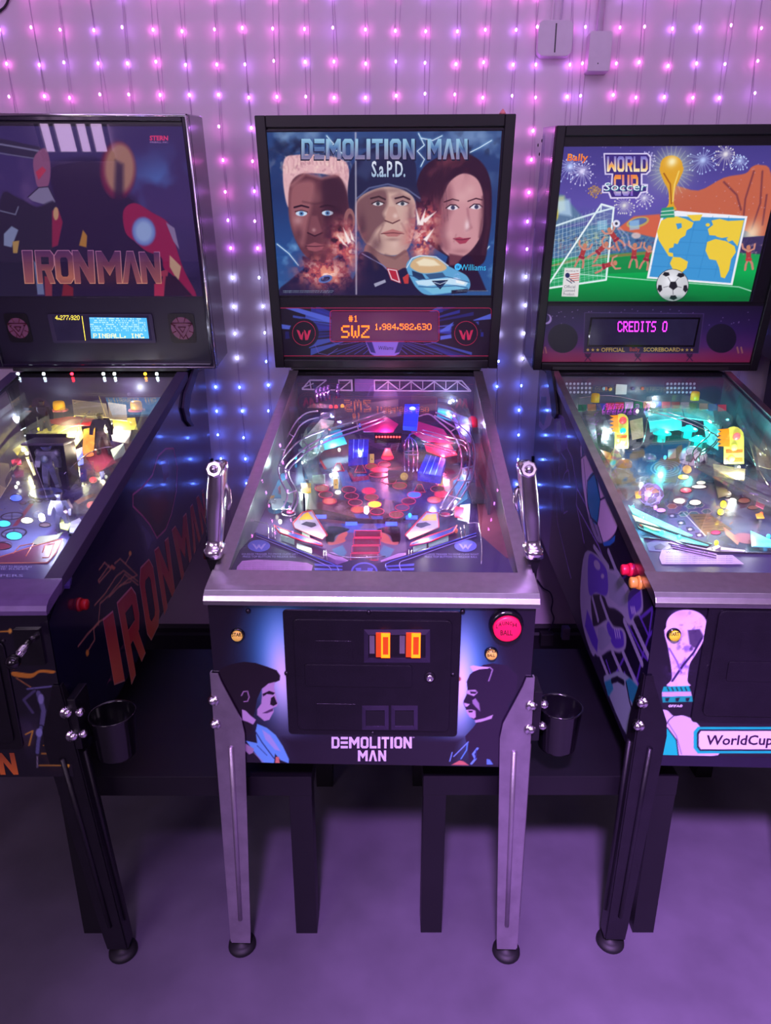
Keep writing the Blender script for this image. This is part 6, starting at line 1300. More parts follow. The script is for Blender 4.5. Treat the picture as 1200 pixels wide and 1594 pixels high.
# toys: plain grey toy robots, generic
TOYG = M('toy_gunmetal', (150, 150, 172), .3, .6, var=.25, vs=60); TOYD = M('toy_dark', (48, 42, 60), .35, .4, var=.2, vs=80)
def toy(u, v, H, mat, bulky=1.0, arm=0, name='toy_robot', lift=0.0):
    """small standing robot grown as one skinned figure"""
    b = m.pf(u, v); b.z += lift; k = H / 1.8
    J = {'pel': (0, 0, .95), 'che': (0, 0, 1.35), 'nek': (0, 0, 1.62), 'hed': (0, -.02, 1.82), 'hl': (-.13, 0, .9), 'kl': (-.2, -.04, .5), 'fl': (-.24, 0, .06), 'tl': (-.26, -.14, .03), 'hr': (.13, 0, .9), 'kr': (.2, -.04, .5), 'fr': (.26, 0, .06), 'tr': (.28, -.14, .03),
         'sl': (-.28, 0, 1.45), 'el': (-.42, -.05, 1.15), 'wl': (-.44, -.15, .9), 'sr': (.28, 0, 1.45), 'er': (.42, -.05, 1.15), 'wr': (.44, -.15, .9)}
    if arm: J['el'] = (-.58, -.05, 1.42); J['wl'] = (-.9, -.05, 1.45)
    rad = {'pel': .15, 'che': .19, 'nek': .07, 'hed': .13, 'hl': .11, 'kl': .085, 'fl': .07, 'tl': .06, 'hr': .11, 'kr': .085, 'fr': .07, 'tr': .06, 'sl': .12, 'el': .08, 'wl': .07, 'sr': .12, 'er': .08, 'wr': .07}
    ed = [('pel', 'che'), ('che', 'nek'), ('nek', 'hed'), ('pel', 'hl'), ('hl', 'kl'), ('kl', 'fl'), ('fl', 'tl'), ('pel', 'hr'), ('hr', 'kr'), ('kr', 'fr'), ('fr', 'tr'), ('che', 'sl'), ('sl', 'el'), ('el', 'wl'), ('che', 'sr'), ('sr', 'er'), ('er', 'wr')]
    ks = list(J); me = bpy.data.meshes.new(name); me.from_pydata([tuple(b + Vector(J[q]) * k) for q in ks], [(ks.index(a), ks.index(c)) for a, c in ed], [])
    o = link(name, me, mat, rt); md = o.modifiers.new('Skin', 'SKIN')
    for i, q in enumerate(ks): r_ = rad[q] * k * bulky; me.skin_vertices[0].data[i].radius = (r_, r_)
    me.skin_vertices[0].data[0].use_root = True
    dg = bpy.context.evaluated_depsgraph_get(); me2 = bpy.data.meshes.new_from_object(o.evaluated_get(dg)); o.modifiers.clear(); o.data = me2; me2.materials.clear(); me2.materials.append(mat)
    return o, b, k
o, b, k = toy(82, 757, .112, TOYG, 1.4)
part_lathe('toy_chest_disc', b + Vector((0, -.28 * k * 1.3, 1.32 * k)), [(.010, 0), (.011, .002), (.006, .006), (.001, .008)], M('disc_pale', (190, 215, 225), .2, .6), o, (0, -1, .1), 16)
for sx in (-1, 1): part_lathe('toy_shoulder', b + Vector((sx * .38 * k, 0, 1.5 * k)), [(.001, -.011), (.010, -.006), (.012, 0), (.010, .006), (.001, .011)], TOYG, o, (sx, 0, .2), 14)
q_ = m.pf(80, 757)
bxo = boxpx(m, 'toy_cabin_wall', 80, 735, .115, .006, .112, TOYD, rt, 0); part_box('cabin_roof', (q_.x - .06, q_.x + .055, q_.y - .01, q_.y + .07, q_.z + .115, q_.z + .122), M('cabin_roof', (110, 100, 120), .3, .4), bxo, .002); part_box('cabin_side', (q_.x + .047, q_.x + .052, q_.y - .005, q_.y + .065, q_.z + .0, q_.z + .115), TOYD, bxo)
toy(73, 678, .105, TOYD, .95, 1, lift=.0); toy(163, 706, .12, TOYD, 1.0, 0, lift=.0); o, b, k = toy(101, 832, .10, M('toy_violet_grey', (70, 64, 92), .35, .3), .9, 0, lift=.0)
# clear ramps, orbit plastics, bumpers
for A_, B_ in (([(-20, 745, .05), (15, 695, .06), (60, 665, .07), (110, 640, .08), (160, 632, .09)], [(10, 760, .05), (35, 712, .06), (75, 685, .07), (115, 662, .08), (160, 655, .09)]),
               ([(255, 650, .08), (235, 690, .06), (205, 735, .05), (165, 790, .03)], [(225, 640, .08), (212, 675, .06), (180, 720, .05), (140, 770, .03)]), ([(150, 800, .03), (170, 780, .04), (195, 750, .04)], [(110, 800, .03), (140, 775, .04), (180, 735, .04)]), ([(-60, 720, .09), (-10, 660, .1), (40, 620, .1)], [(-30, 740, .09), (10, 680, .1), (50, 640, .1)])): ribbon(m, A_, B_, .02, CLEAR, rt)
for u, v in ((93, 640), (213, 640)): 
    d = part_lathe('amber_dome', m.pf(u, v, .02), [(.018, 0), (.018, .022), (.016, .030), (.012, .032), (.0005, .033)], M('amber_cap', (225, 165, 40), .2, emit=(230, 160, 30), es=.5), rt, (0, 0, 1), 20)
    part_lathe('bumper_ring', m.pf(u, v, .012), [(.024, 0), (.026, .003), (.024, .006)], M('bumper_ring_pink', (230, 120, 120), .3, emit=(220, 80, 80), es=.15), d, (0, 0, 1), 24)
YP = M('warm_plastic', (220, 200, 90), .3, emit=(225, 205, 70), es=.5, var=.35, vs=50); RP = M('red_print_plastic', (200, 50, 60), .3, emit=(200, 40, 50), es=.25, var=.3, vs=50); GP = M('pale_green_plastic', (170, 180, 100), .3, emit=(200, 210, 90), es=.3, var=.35, vs=40)
for pts, mt, h_ in (([(20, 700), (60, 672), (110, 650), (150, 648), (150, 656), (110, 664), (62, 688), (30, 712)], YP, .025), ([(60, 655), (110, 648), (150, 652), (150, 662), (100, 662)], RP, .035), ([(112, 622), (165, 628), (170, 650), (115, 646)], M('cream_back_plate', (190, 170, 130), .4, emit=(190, 170, 110), es=.3, var=.3, vs=20), .05), ([(168, 626), (196, 630), (198, 655), (170, 652)], M('cream_back_plate'), .05), ([(40, 690), (62, 690), (62, 706), (40, 708)], GP, .04), ([(62, 672), (125, 660), (130, 680), (110, 705), (64, 690)], GP, .02), ([(130, 668), (148, 664), (146, 700), (128, 706)], M('orange_print_plastic', (230, 150, 70), .3, emit=(230, 140, 50), es=.4, var=.4, vs=60), .03), ([(175, 652), (210, 650), (214, 668), (178, 668)], YP, .03), ([(172, 668), (205, 665), (200, 690), (175, 686)], M('grey_print_plastic', (150, 150, 170), .3, var=.4, vs=50), .02),
                    ([(17, 716), (32, 712), (33, 722), (20, 724)], M('red_arrow', (230, 40, 90), .3, emit=(230, 30, 80), es=.8), .02), ([(0, 720), (14, 722), (18, 745), (0, 775)], M('tan_plastic', (190, 170, 140), .3, emit=(190, 165, 120), es=.2), .03), ([(118, 700), (128, 696), (130, 722), (119, 725)], M('blue_target', (60, 80, 230), .3, emit=(50, 70, 230), es=.6), .025), ([(155, 735), (162, 733), (163, 745), (157, 747)], M('blue_target'), .025), ([(40, 712), (48, 710), (56, 738), (52, 740)], M('pale_post_plastic', (230, 225, 170), .3, emit=(230, 225, 150), es=.6), .03), ([(92, 810), (104, 806), (110, 815), (106, 825), (94, 822)], GP, .03), ([(48, 846), (60, 835), (88, 832), (98, 828), (90, 838), (60, 848)], M('khaki_plastic', (130, 130, 110), .35, var=.3, vs=60), .02),
                    ([(110, 812), (124, 806), (130, 816), (118, 830), (108, 828)], M('grey_print_plastic'), .03), ([(172, 700), (192, 690), (196, 706), (178, 716)], M('pale_plastic'), .03)): flat(m, 'printed_plastic', [m.pf(u, v, h_) for u, v in pts], mt, rt, .002)
for u, v in ((30, 700), (60, 665), (112, 660), (150, 660), (58, 705), (128, 670), (175, 668), (205, 672), (33, 724), (104, 806), (122, 806), (150, 790), (160, 770), (180, 740), (200, 712), (146, 735), (75, 690), (118, 640), (98, 655)): post(m, u, v, .032)
for u, v, k in ((60, 668, 'y'), (75, 683, 'y'), (116, 650, 'y'), (105, 675, 'y'), (182, 655, 'y'), (195, 655, 'y'), (206, 657, 'y'), (25, 758, 'w'), (86, 684, 'w'), (145, 690, 'y'), (70, 700, 'g'), (171, 762, 'w'), (165, 742, 'w'), (120, 655, 'w'), (135, 685, 'o'), (28, 752, 'w')): bulb(m, m.pf(u, v, .012), IN[k], rt, .004)
for pts in ([(100, 738, .04), (125, 715, .05), (150, 700, .05), (175, 695, .05)], [(110, 700, .06), (125, 660, .07), (140, 640, .07)], [(160, 800, .02), (185, 762, .03), (205, 730, .04), (222, 700, .05)]): wire(m, pts, CHROME, rt, .0016)
for u, v, h_, c_, e_ in ((40, 700, .05, (1, .95, .4), .45), (110, 670, .05, (1, .95, .5), .5), (180, 665, .05, (1, .9, .5), .45), (150, 700, .05, (1, .8, .5), .35), (60, 790, .09, (.7, .75, 1), .45), (150, 770, .07, (1, .7, .75), .3), (110, 820, .06, (.8, .9, 1), .25), (20, 640, .12, (.7, .8, 1), .25), (200, 610, .12, (.8, .85, 1), .3), (80, 790, .07, (.8, .9, 1), .3)):  # last entry is an extra light added to brighten the cabin toy
    plight('playfield_light', m.pf(u, v, h_), c_, e_, .006, rt)
# ================================================================== right machine
m = Machine((0.806, 1.18), -1.8, 0.575, 0.735, 0.018, 'right pinball machine with soccer backglass and boots and balls printed on its side', bbl=((1.12, 1.206), (0.995, 1.905)))
m.blade = M('teal_steel_blade', (90, 110, 120), 0.3, .4, var=.3, vs=6)
Rm = m; rt = m.root; hw = m.W / 2; hb = m.bbW / 2
build_cabinet(m, M('cabinet_black_violet', (22, 16, 40), .25, coat=.4, var=.1), M('warm_steel_rail', (200, 190, 190), .3, 1.0), STEEL, BLACKMETAL, (0.006, -0.012), .018)
bx = build_backbox(m, BLACKWOOD, 0.026, 0.20)
hinge(m, -1, [(853, 577), (862, 577), (866, 605), (869, 628), (870, 645), (866, 652), (862, 648), (861, 630), (857, 600)], BLACKMETAL)
def P2(a, b): return Vector((-hw - .0012, a * 1.338, 0.52 + b * (1.19 - .52)))
sidecut = [m.w((-hw, y, z)) for y, z in ((0.0, .525), (1.335, .643), (1.335, 1.195), (1.10, 1.18), (.05, .895), (0.0, .865))]
p = m.paint(P2, 480, 260, (24, 17, 42), (800, 600), 5.3125)
LI = (215, 185, 240); GY = (170, 165, 195); PU = (96, 66, 185); TE = (44, 140, 190)
p.poly([(180, 640), (220, 570), (260, 580), (300, 680), (318, 820), (310, 1100), (290, 1400), (330, 1594), (160, 1594), (160, 900)], (86, 66, 165), 5); p.line([(183, 640), (215, 610), (225, 720), (240, 760)], 6, (30, 20, 50)); p.poly([(225, 780), (255, 720), (290, 860), (280, 1000), (250, 1050), (225, 960)], (50, 34, 100), 4); p.line([(180, 930), (225, 880)], 5, (30, 20, 50))
p.poly([(215, 0), (285, 0), (322, 250), (300, 330), (240, 382), (205, 340)], LI, 4, .8); p.poly([(222, 95), (268, 95), (270, 230), (245, 330), (212, 290)], (50, 110, 160), 4)
p.poly([(335, 300), (355, 250), (380, 245), (410, 270), (435, 380), (440, 500), (425, 530), (380, 560), (350, 550), (330, 470)], (100, 70, 180), 4); p.poly([(350, 300), (380, 280), (395, 360), (370, 430), (350, 380)], (140, 150, 190), 4); p.poly([(340, 450), (385, 450), (390, 540), (360, 560)], (120, 120, 180), 4)
for b_ in ([(335, 300), (355, 250), (380, 245), (410, 270), (435, 380), (440, 520)], [(330, 470), (320, 560), (345, 900), (360, 1140), (470, 1590)], [(375, 560), (370, 700), (395, 1050)], [(440, 520), (480, 600), (520, 850), (515, 980), (580, 1300)], [(390, 560), (430, 620), (440, 700)], [(520, 850), (600, 1000), (620, 1080)], [(515, 990), (700, 1330), (800, 1594)], [(400, 800), (420, 720), (450, 700), (460, 800)], [(395, 860), (410, 1060), (440, 1040)]): p.line(b_, 7, (140, 110, 200), .9)
for b_ in ([(480, 600), (560, 300)], [(540, 540), (430, 320)], [(520, 700), (560, 500), (440, 330)]): p.line(b_, 4, (90, 60, 170), .8)
p.poly([(556, 480), (640, 600), (700, 760), (780, 930), (850, 1060), (852, 1170), (812, 1250), (735, 1300), (690, 1240), (640, 1140), (600, 1010), (568, 820), (555, 630)], (240, 205, 250), 4)
p.poly([(600, 1020), (640, 1110), (690, 1150), (720, 1240), (735, 1300), (690, 1290), (640, 1180)], (150, 140, 180), 4); p.poly([(556, 480), (578, 500), (580, 560), (560, 600)], (40, 90, 150), 3)
p.poly([(666, 718), (606, 790), (608, 960), (632, 1090), (688, 1146), (712, 960), (702, 850)], TE, 3); p.poly([(730, 1300), (790, 1280), (838, 1235), (832, 1290), (790, 1325), (745, 1330)], (50, 120, 210), 3)
p.line([(606, 790), (666, 716), (714, 945), (688, 1146), (632, 1090), (606, 960), (606, 790)], 5, (24, 20, 60)); p.line([(714, 945), (780, 910), (800, 900)], 5, (30, 24, 60)); p.line([(666, 716), (670, 690)], 5, (30, 24, 60)); p.line([(555, 600), (600, 560)], 5, (30, 24, 60)); p.line([(690, 1150), (735, 1300)], 4, (30, 24, 60)); p.line([(575, 610), (610, 1010), (690, 1240)], 4, (60, 50, 100))
p.crop(820, 870, 3.158)
for b_ in ([(640, 150), (618, 240), (560, 290)], [(618, 240), (600, 380), (545, 260)], [(600, 380), (570, 470), (600, 500)], [(570, 470), (540, 600), (560, 640)], [(570, 470), (500, 330)], [(600, 380), (640, 330)], [(560, 60), (640, 170)], [(430, 60), (470, 100), (500, 200)], [(470, 100), (540, 20)], [(540, 600), (480, 480), (440, 560)], [(480, 560), (500, 640)], [(390, 500), (430, 620)]): p.line(b_, 5, (104, 66, 190), .9)
for b_ in ([(322, 190), (350, 300)], [(362, 190), (402, 305)], [(515, 300), (600, 485)], [(478, 305), (566, 515)], [(362, 480), (425, 640)], [(420, 455), (465, 560)], [(472, 458), (540, 620)], [(400, -40), (440, 60), (500, 160)], [(330, -60), (400, 40)]): p.line(b_, 9, (165, 160, 190))
p.poly([(285, -30), (345, -20), (400, 45), (440, 60), (480, 130), (500, 160), (535, 135), (562, 140), (572, 240), (556, 275), (530, 285), (515, 325), (492, 318), (470, 275), (432, 245), (400, 235), (378, 185), (335, 175), (315, 195), (325, 330), (340, 400), (330, 480), (300, 420), (270, 300), (262, 150)], (165, 160, 190), 4)
p.poly([(305, -20), (345, -5), (390, 50), (400, 120), (390, 180), (340, 165), (312, 180), (300, 120)], PU, 3); p.poly([(395, 60), (440, 80), (480, 150), (498, 240), (450, 230), (405, 190)], (150, 150, 180), 3); p.poly([(500, 175), (530, 145), (556, 150), (562, 235), (530, 270), (510, 300), (498, 250)], PU, 3); p.ell(345, 30, 14, 26, (175, 165, 200), -20); p.ell(372, 85, 8, 12, (175, 165, 200), 0)
p.poly([(330, 330), (350, 325), (400, 296), (428, 330), (470, 340), (488, 380), (484, 440), (455, 462), (405, 452), (355, 482), (322, 440), (300, 340)], (165, 160, 190), 4); p.poly([(392, 330), (402, 308), (425, 345), (465, 352), (476, 390), (474, 430), (440, 440), (420, 420), (405, 380)], PU, 3); p.poly([(285, 330), (320, 420), (345, 460), (350, 400), (320, 310), (296, 250)], PU, 4); p.poly([(350, 340), (375, 330), (415, 390), (410, 415), (370, 450), (352, 440)], (150, 150, 180), 3)
for x_ in (432, 442, 452): p.line([(x_, 350), (x_ + 6, 385)], 4, (190, 175, 230))
for x_ in (512, 520, 528): p.line([(x_, 240), (x_ + 5, 265)], 4, (190, 175, 230))
p.poly([(380, 605), (415, 565), (460, 552), (500, 580), (545, 630), (530, 740), (500, 880)], (150, 165, 180), 3); p.poly([(382, 605), (415, 590), (425, 640), (400, 680)], (40, 140, 160), 3); p.poly([(485, 600), (505, 585), (548, 630), (525, 720), (500, 680)], (40, 140, 160), 3); p.line([(418, 600), (445, 590), (475, 608)], 8, (24, 20, 40)); p.line([(488, 610), (505, 700), (520, 750)], 4, (24, 20, 40))
sp_ = p.mesh('side_print', INKGLOSS, rt, [((proj(q)[0] - 820) * 3.158, (proj(q)[1] - 870) * 3.158) for q in sidecut])
for (u, v), mt in (((983, 887), M('flipper_pink', (235, 30, 70), .35, emit=(230, 20, 60), es=.15)), ((997, 907), M('flipper_amber', (245, 165, 70), .35, emit=(240, 150, 60), es=.15))):
    q_ = m.sd(u, v, -1); button(m, q_, .0115, mt, rt, 'flipper_button', .014, mt, (-1, 0, 0), .004)
# front print
def Pf(a, b): return Vector((-hw + a * m.W, -0.0012, 0.547 + b * (0.884 - 0.547)))
p = m.paint(Pf, 400, 235, (20, 15, 28), (820, 870), 3.158)
WL = (222, 200, 235)
p.poly([(655, 752), (690, 745), (722, 772), (770, 770), (830, 800), (880, 870), (940, 965), (600, 965), (640, 850)], (200, 188, 215), 3); p.poly([(600, 970), (625, 900), (642, 825), (690, 830), (735, 890), (745, 970)], (0, 195, 165), 3); p.line([(642, 825), (690, 830), (735, 890), (745, 965)], 6, (24, 20, 40)); p.line([(670, 840), (700, 790), (722, 772)], 5, (60, 50, 70)); p.line([(690, 800), (735, 870), (760, 960)], 3, (90, 80, 110))
# plain two-handled goblet in white and violet
p.ell(785, 325, 100, 76, WL, 0, 1, 3); p.poly([(688, 330), (882, 330), (868, 400), (830, 470), (800, 520), (790, 600), (800, 625), (690, 625), (712, 590), (708, 520), (695, 440)], WL, 3)
p.glow(760, 270, 50, (190, 160, 230), .6, 24); p.cloud((110, 80, 170), 12, .52, .8, (770, 480, 60, 130), 9); p.cloud((40, 30, 60), 9, .56, .8, (800, 400, 60, 120), 10); p.poly([(790, 350), (850, 345), (870, 380), (830, 440), (800, 420)], (40, 30, 60), 8, .8); p.line([(715, 600), (770, 520), (820, 460), (860, 390)], 12, (50, 36, 80)); p.line([(700, 440), (735, 500), (760, 560)], 8, (120, 90, 180))
p.poly([(672, 628), (796, 624), (806, 652), (664, 654)], (0, 175, 150), 2); p.poly([(664, 654), (806, 652), (812, 676), (664, 678)], (190, 175, 200), 2); p.poly([(664, 678), (812, 674), (816, 702), (668, 706)], (10, 160, 135), 2)
for x_ in (690, 712, 734, 756, 778): p.line([(x_, 632), (x_ + 8, 648)], 6, (16, 30, 40)); 
for x_ in (680, 730, 780): p.poly([(x_, 684), (x_ + 22, 682), (x_ + 14, 702), (x_ + 2, 700)], (16, 30, 40))
p.poly([(840, 826), (1500, 826), (1500, 956), (840, 956), (820, 930), (820, 850)], (0, 185, 160), 2); p.poly([(850, 838), (1500, 838), (1500, 944), (850, 944), (836, 925), (836, 855)], (20, 24, 44), 2); p.poly([(855, 846), (1500, 846), (1500, 936), (855, 936), (845, 920), (845, 862)], (226, 216, 222), 2)
fp = p.mesh('front_print', INKGLOSS, rt)
def z4(x, y): return 820 + x / 3.158, 870 + y / 3.158
def ft(t, x0, y0, x1, y1, mat, sk=0, **k):
    a = z4(x0, y0); b = z4(x1, y1); m.text('lettering', t, [m.fr(a[0] + sk, a[1], .0018), m.fr(b[0] + sk, a[1], .0018), m.fr(b[0], b[1], .0018), m.fr(a[0], b[1], .0018)], mat, fp, **k)
ft('WorldCup', 876, 866, 1206, 930, M('plum_ink', (50, 24, 56), .4), 3, bold=.02); ft('\u00a9FIFA\u00ae', 694, 716, 764, 730, WINK, 1, bold=.02)
cd = bm_obj('coin_door', rrm(m, 1104, 936, 1376, 1128, .010, .0012, .004), BLACKMETAL, rt, bevel=.001, seg=1)
bm_obj('door_panel', rrm(m, 1119, 949, 1362, 1117, .012, .005, .005), BLACKMETAL, cd, bevel=.0016); bm_obj('door_emboss', rrm(m, 1134, 1029, 1300, 1062, .006, .009, .003), BLACKMETAL, cd, bevel=.0014); bm_obj('door_knockout', rrm(m, 1155, 984, 1215, 1014, .002, .0095, .0008), BLACKMETAL, cd, bevel=.0003)
q_ = m.fr(1048, 987, .001); b_ = button(m, (q_.x, -.001, q_.z), .0108, M('start_yellow', (225, 205, 50), .4, emit=(220, 200, 40), es=.25), rt, 'start_button', .006, BLACKGLOSS, (0, -1, 0), .002)
m.text('lettering', 'START', [m.fr(u, v, .0126) for u, v in ((1040, 984), (1057, 984), (1057, 990), (1040, 990))], BINK, b_, bold=.02)
for u, v in ((1057, 936), (1100, 1035)): q_ = m.fr(u, v, 0); part_lathe('carriage_bolt', (q_.x, -.001, q_.z), [(.006, 0), (.0055, .003), (.003, .0045), (.0005, .005)], BLACKMETAL, rt, (0, -1, 0), 12)
# --- backglass
TL = m.bat(867.7, 226, -.012); BL = m.bat(847, 467, -.012); TR = m.bat(1210, 229, -.012); BR = m.bat(1176.7, 471, -.012)
ax0, ax1, t0, t1 = (TL[0] + BL[0]) / 2, (TR[0] + BR[0]) / 2, (BL[1] + BR[1]) / 2, (TL[1] + TR[1]) / 2
sheet(m, 'inner_surround', -hb + 0.025, hb - 0.025, 0.022, m.bh - 0.025, -0.0145, 0.002, BLACKMETAL, bx)
def Pb(a, b): return m.bb(ax0 + (ax1 - ax0) * a, t0 + (t1 - t0) * b, -0.0115)
p = m.paint(Pb, 440, 310, (70, 60, 140), (800, 170), 3.0)
p.vgrad([(0, (66, 58, 128)), (.35, (92, 80, 160)), (.5, (80, 90, 150)), (.62, (40, 110, 120)), (.66, (30, 150, 80)), (.8, (10, 170, 80)), (1, (4, 110, 50))])
p.glow(560, 430, 140, (110, 90, 180), .6)
# stadium stands
p.poly([(170, 390), (230, 400), (300, 480), (340, 520), (170, 560)], (90, 120, 150), 12); p.poly([(175, 410), (235, 405), (240, 470), (180, 500)], (190, 200, 150), 14, .8); p.ell(185, 490, 22, 36, (225, 200, 60), 0, .9, 10); p.poly([(200, 430), (260, 420), (270, 500), (210, 490)], (190, 220, 235), 16, .7)
p.poly([(160, 560), (400, 540), (660, 560), (700, 620), (660, 660), (160, 700)], (70, 110, 150), 8); p.cloud((200, 190, 120), 5, .55, .9, (400, 620, 240, 40), 3); p.cloud((30, 40, 80), 5, .55, .9, (400, 620, 260, 46), 4); p.cloud((220, 110, 110), 5, .6, .9, (420, 640, 240, 40), 5); p.line([(150, 740), (300, 700), (660, 668)], 14, (150, 120, 60), .8)
p.poly([(150, 740), (320, 706), (660, 676), (700, 690), (660, 760), (150, 780)], (20, 140, 70), 4)
p.poly([(480, 560), (560, 500), (680, 490), (700, 560), (660, 600)], (210, 100, 70), 8); p.ell(578, 528, 54, 24, (190, 160, 90), -14, 1, 3); p.ell(578, 526, 44, 16, (90, 110, 160), -14, 1, 3); p.ell(570, 590, 22, 14, (230, 200, 190), 0, .8, 8)
for x_ in (410, 560): p.poly([(x_ - 22, 522), (x_ + 24, 516), (x_ + 26, 560), (x_ - 20, 566)], (150, 200, 230), 6, .7)
# cliff at the right
p.poly([(740, 360), (860, 380), (980, 320), (1080, 300), (1110, 270), (1150, 260), (1200, 300), (1200, 560), (1120, 590), (1060, 560), (760, 480)], (196, 100, 70), 6)
for b_ in ([(1120, 290), (1080, 420), (1070, 520)], [(1160, 290), (1150, 440), (1110, 560)], [(1180, 400), (1160, 540)], [(980, 340), (1040, 400), (1060, 470)]): p.line(b_, 8, (90, 40, 60), .7, 3)
p.glow(1110, 580, 50, (245, 220, 180), .9, 60); p.poly([(1040, 600), (1200, 590), (1200, 680), (1040, 670)], (60, 50, 90), 6); p.cloud((190, 150, 160), 5, .55, .8, (1110, 650, 90, 30), 6)
# fireworks
for cx_, cy_, r_, c_ in ((262, 268, 70, (200, 220, 255)), (318, 290, 66, (235, 230, 250)), (515, 450, 52, (235, 235, 215)), (608, 415, 44, (235, 235, 235)), (882, 238, 72, (190, 210, 250)), (988, 210, 66, (245, 240, 230)), (1054, 242, 44, (200, 225, 255)), (378, 380, 30, (200, 150, 60)), (620, 230, 40, (200, 190, 240))):
    rg = np.random.RandomState(int(cx_))
    for k in range(22):
        a = k / 22 * 6.283 + rg.rand() * .2; r1 = r_ * rg.uniform(.6, 1.1); x_, y_ = cx_ + math.cos(a) * r1, cy_ + math.sin(a) * r1 * .9 + r1 * .15
        p.line([(cx_ + math.cos(a) * r_ * .3, cy_ + math.sin(a) * r_ * .3), ((cx_ + x_) / 2, (cy_ + y_) / 2 - 3), (x_, y_)], 2, c_, .6); p.ell(x_, y_, 3, 4, c_, 0, .9)
    p.glow(cx_, cy_, r_ * .35, c_, .95)
rg = np.random.RandomState(8)
for k in range(120): p.ell(rg.uniform(200, 1180), rg.uniform(175, 500), 1.6, 1.6, (235, 215, 245), 0, .7)
# goal
p.poly([(148, 836), (405, 450), (466, 462), (430, 795)], (120, 190, 170), 3, .22)
for k in range(15):
    t = k / 14; p.line([(148 + t * 282, 836 - t * 41), (150 + t * 270, 560 - t * 96)], 1.6, (225, 240, 235), .5); p.line([(160 + t * 245, 545 - t * 90), (148 + t * 255, 836 - t * 380)], 1.6, (225, 240, 235), .35); p.line([(160 + t * 20, 560 + t * 270), (440 - t * 8, 470 + t * 320)], 1.6, (225, 240, 235), .5); p.line([(405 - t * 255, 450 + t * 386), (464 - t * 30, 470 + t * 30 * 10)], 1.4, (225, 240, 235), .4)
p.line([(150, 836), (408, 444), (466, 460), (430, 797), (148, 838)], 9, (232, 245, 240)); p.line([(160, 556), (290, 512), (408, 476), (462, 462)], 8, (215, 235, 235)); p.line([(408, 444), (405, 480)], 6, (225, 240, 240)); p.line([(150, 800), (300, 770), (660, 800), (1050, 830), (1110, 850)], 5, (200, 240, 215), .8)
# small red players
for x_, y_, l_ in ((318, 680, .3), (400, 660, .8), (470, 600, -.6), (560, 680, .1), (620, 690, .3), (430, 730, 1.3), (1095, 690, 0)):
    c_, s_ = math.cos(l_), math.sin(l_)
    f = lambda a, b: (x_ + a * c_ - b * s_, y_ + a * s_ + b * c_)
    p.line([f(0, -28), f(0, 8)], 24, (170, 60, 60)); p.line([f(0, 8), f(-12, 34), f(-16, 60)], 11, (200, 130, 110)); p.line([f(2, 8), f(16, 30), f(20, 56)], 11, (200, 130, 110)); p.line([f(0, -26), f(-26, -40), f(-30, -60)], 9, (205, 140, 120)); p.line([f(0, -26), f(26, -38), f(30, -60)], 9, (205, 140, 120)); q_ = f(0, -44); p.ell(q_[0], q_[1], 10, 12, (200, 130, 100)); p.line([f(-8, 12), f(10, 12)], 14, (150, 40, 60) if x_ < 1000 else (190, 60, 60))
p.ell(478, 534, 17, 17, (225, 225, 235)); p.ell(478, 534, 7, 7, (60, 60, 80)); p.line([(490, 550), (530, 590), (545, 640)], 4, (220, 210, 240), .6, 4); p.line([(484, 556), (510, 600), (520, 650)], 4, (220, 210, 240), .6, 4)
# world map stamp
p.poly([(690, 488), (760, 474), (880, 484), (1000, 492), (1090, 500), (1020, 822), (620, 790), (655, 620)], (240, 240, 240), 2); p.poly([(700, 498), (1078, 510), (1012, 812), (632, 782), (664, 625)], (64, 150, 205), 2)
for k in range(1, 5): p.line([(700 + k * 76, 500), (632 + k * 76, 785)], 2, (40, 120, 180), .7); p.line([(695 - k * 14, 500 + k * 58), (1078 - k * 14, 512 + k * 60)], 2, (40, 120, 180), .7)
YE = (240, 205, 60)
p.poly([(688, 520), (720, 505), (760, 500), (800, 512), (838, 530), (830, 552), (806, 566), (800, 590), (776, 604), (764, 630), (748, 626), (744, 645), (724, 650), (722, 668), (742, 672), (744, 690), (722, 686), (700, 650), (676, 612), (668, 572)], YE, 2); p.poly([(756, 534), (782, 532), (784, 552), (764, 562)], (64, 150, 205), 2); p.poly([(806, 494), (880, 492), (868, 520), (836, 522)], YE, 2)
p.poly([(742, 690), (776, 692), (812, 712), (806, 742), (782, 764), (760, 800), (744, 796), (744, 752), (728, 720)], YE, 2)
p.poly([(905, 560), (930, 540), (922, 520), (960, 512), (1000, 522), (1074, 518), (1056, 596), (1044, 640), (1020, 612), (1000, 620), (990, 600), (960, 606), (940, 590), (912, 588)], YE, 2); p.poly([(902, 620), (940, 606), (990, 616), (1030, 640), (1036, 668), (1014, 700), (1004, 752), (984, 790), (966, 784), (958, 740), (944, 706), (912, 700), (894, 660)], YE, 2); p.line([(946, 598), (970, 604), (996, 600)], 5, (64, 150, 205)); p.ell(905, 540, 10, 8, YE)
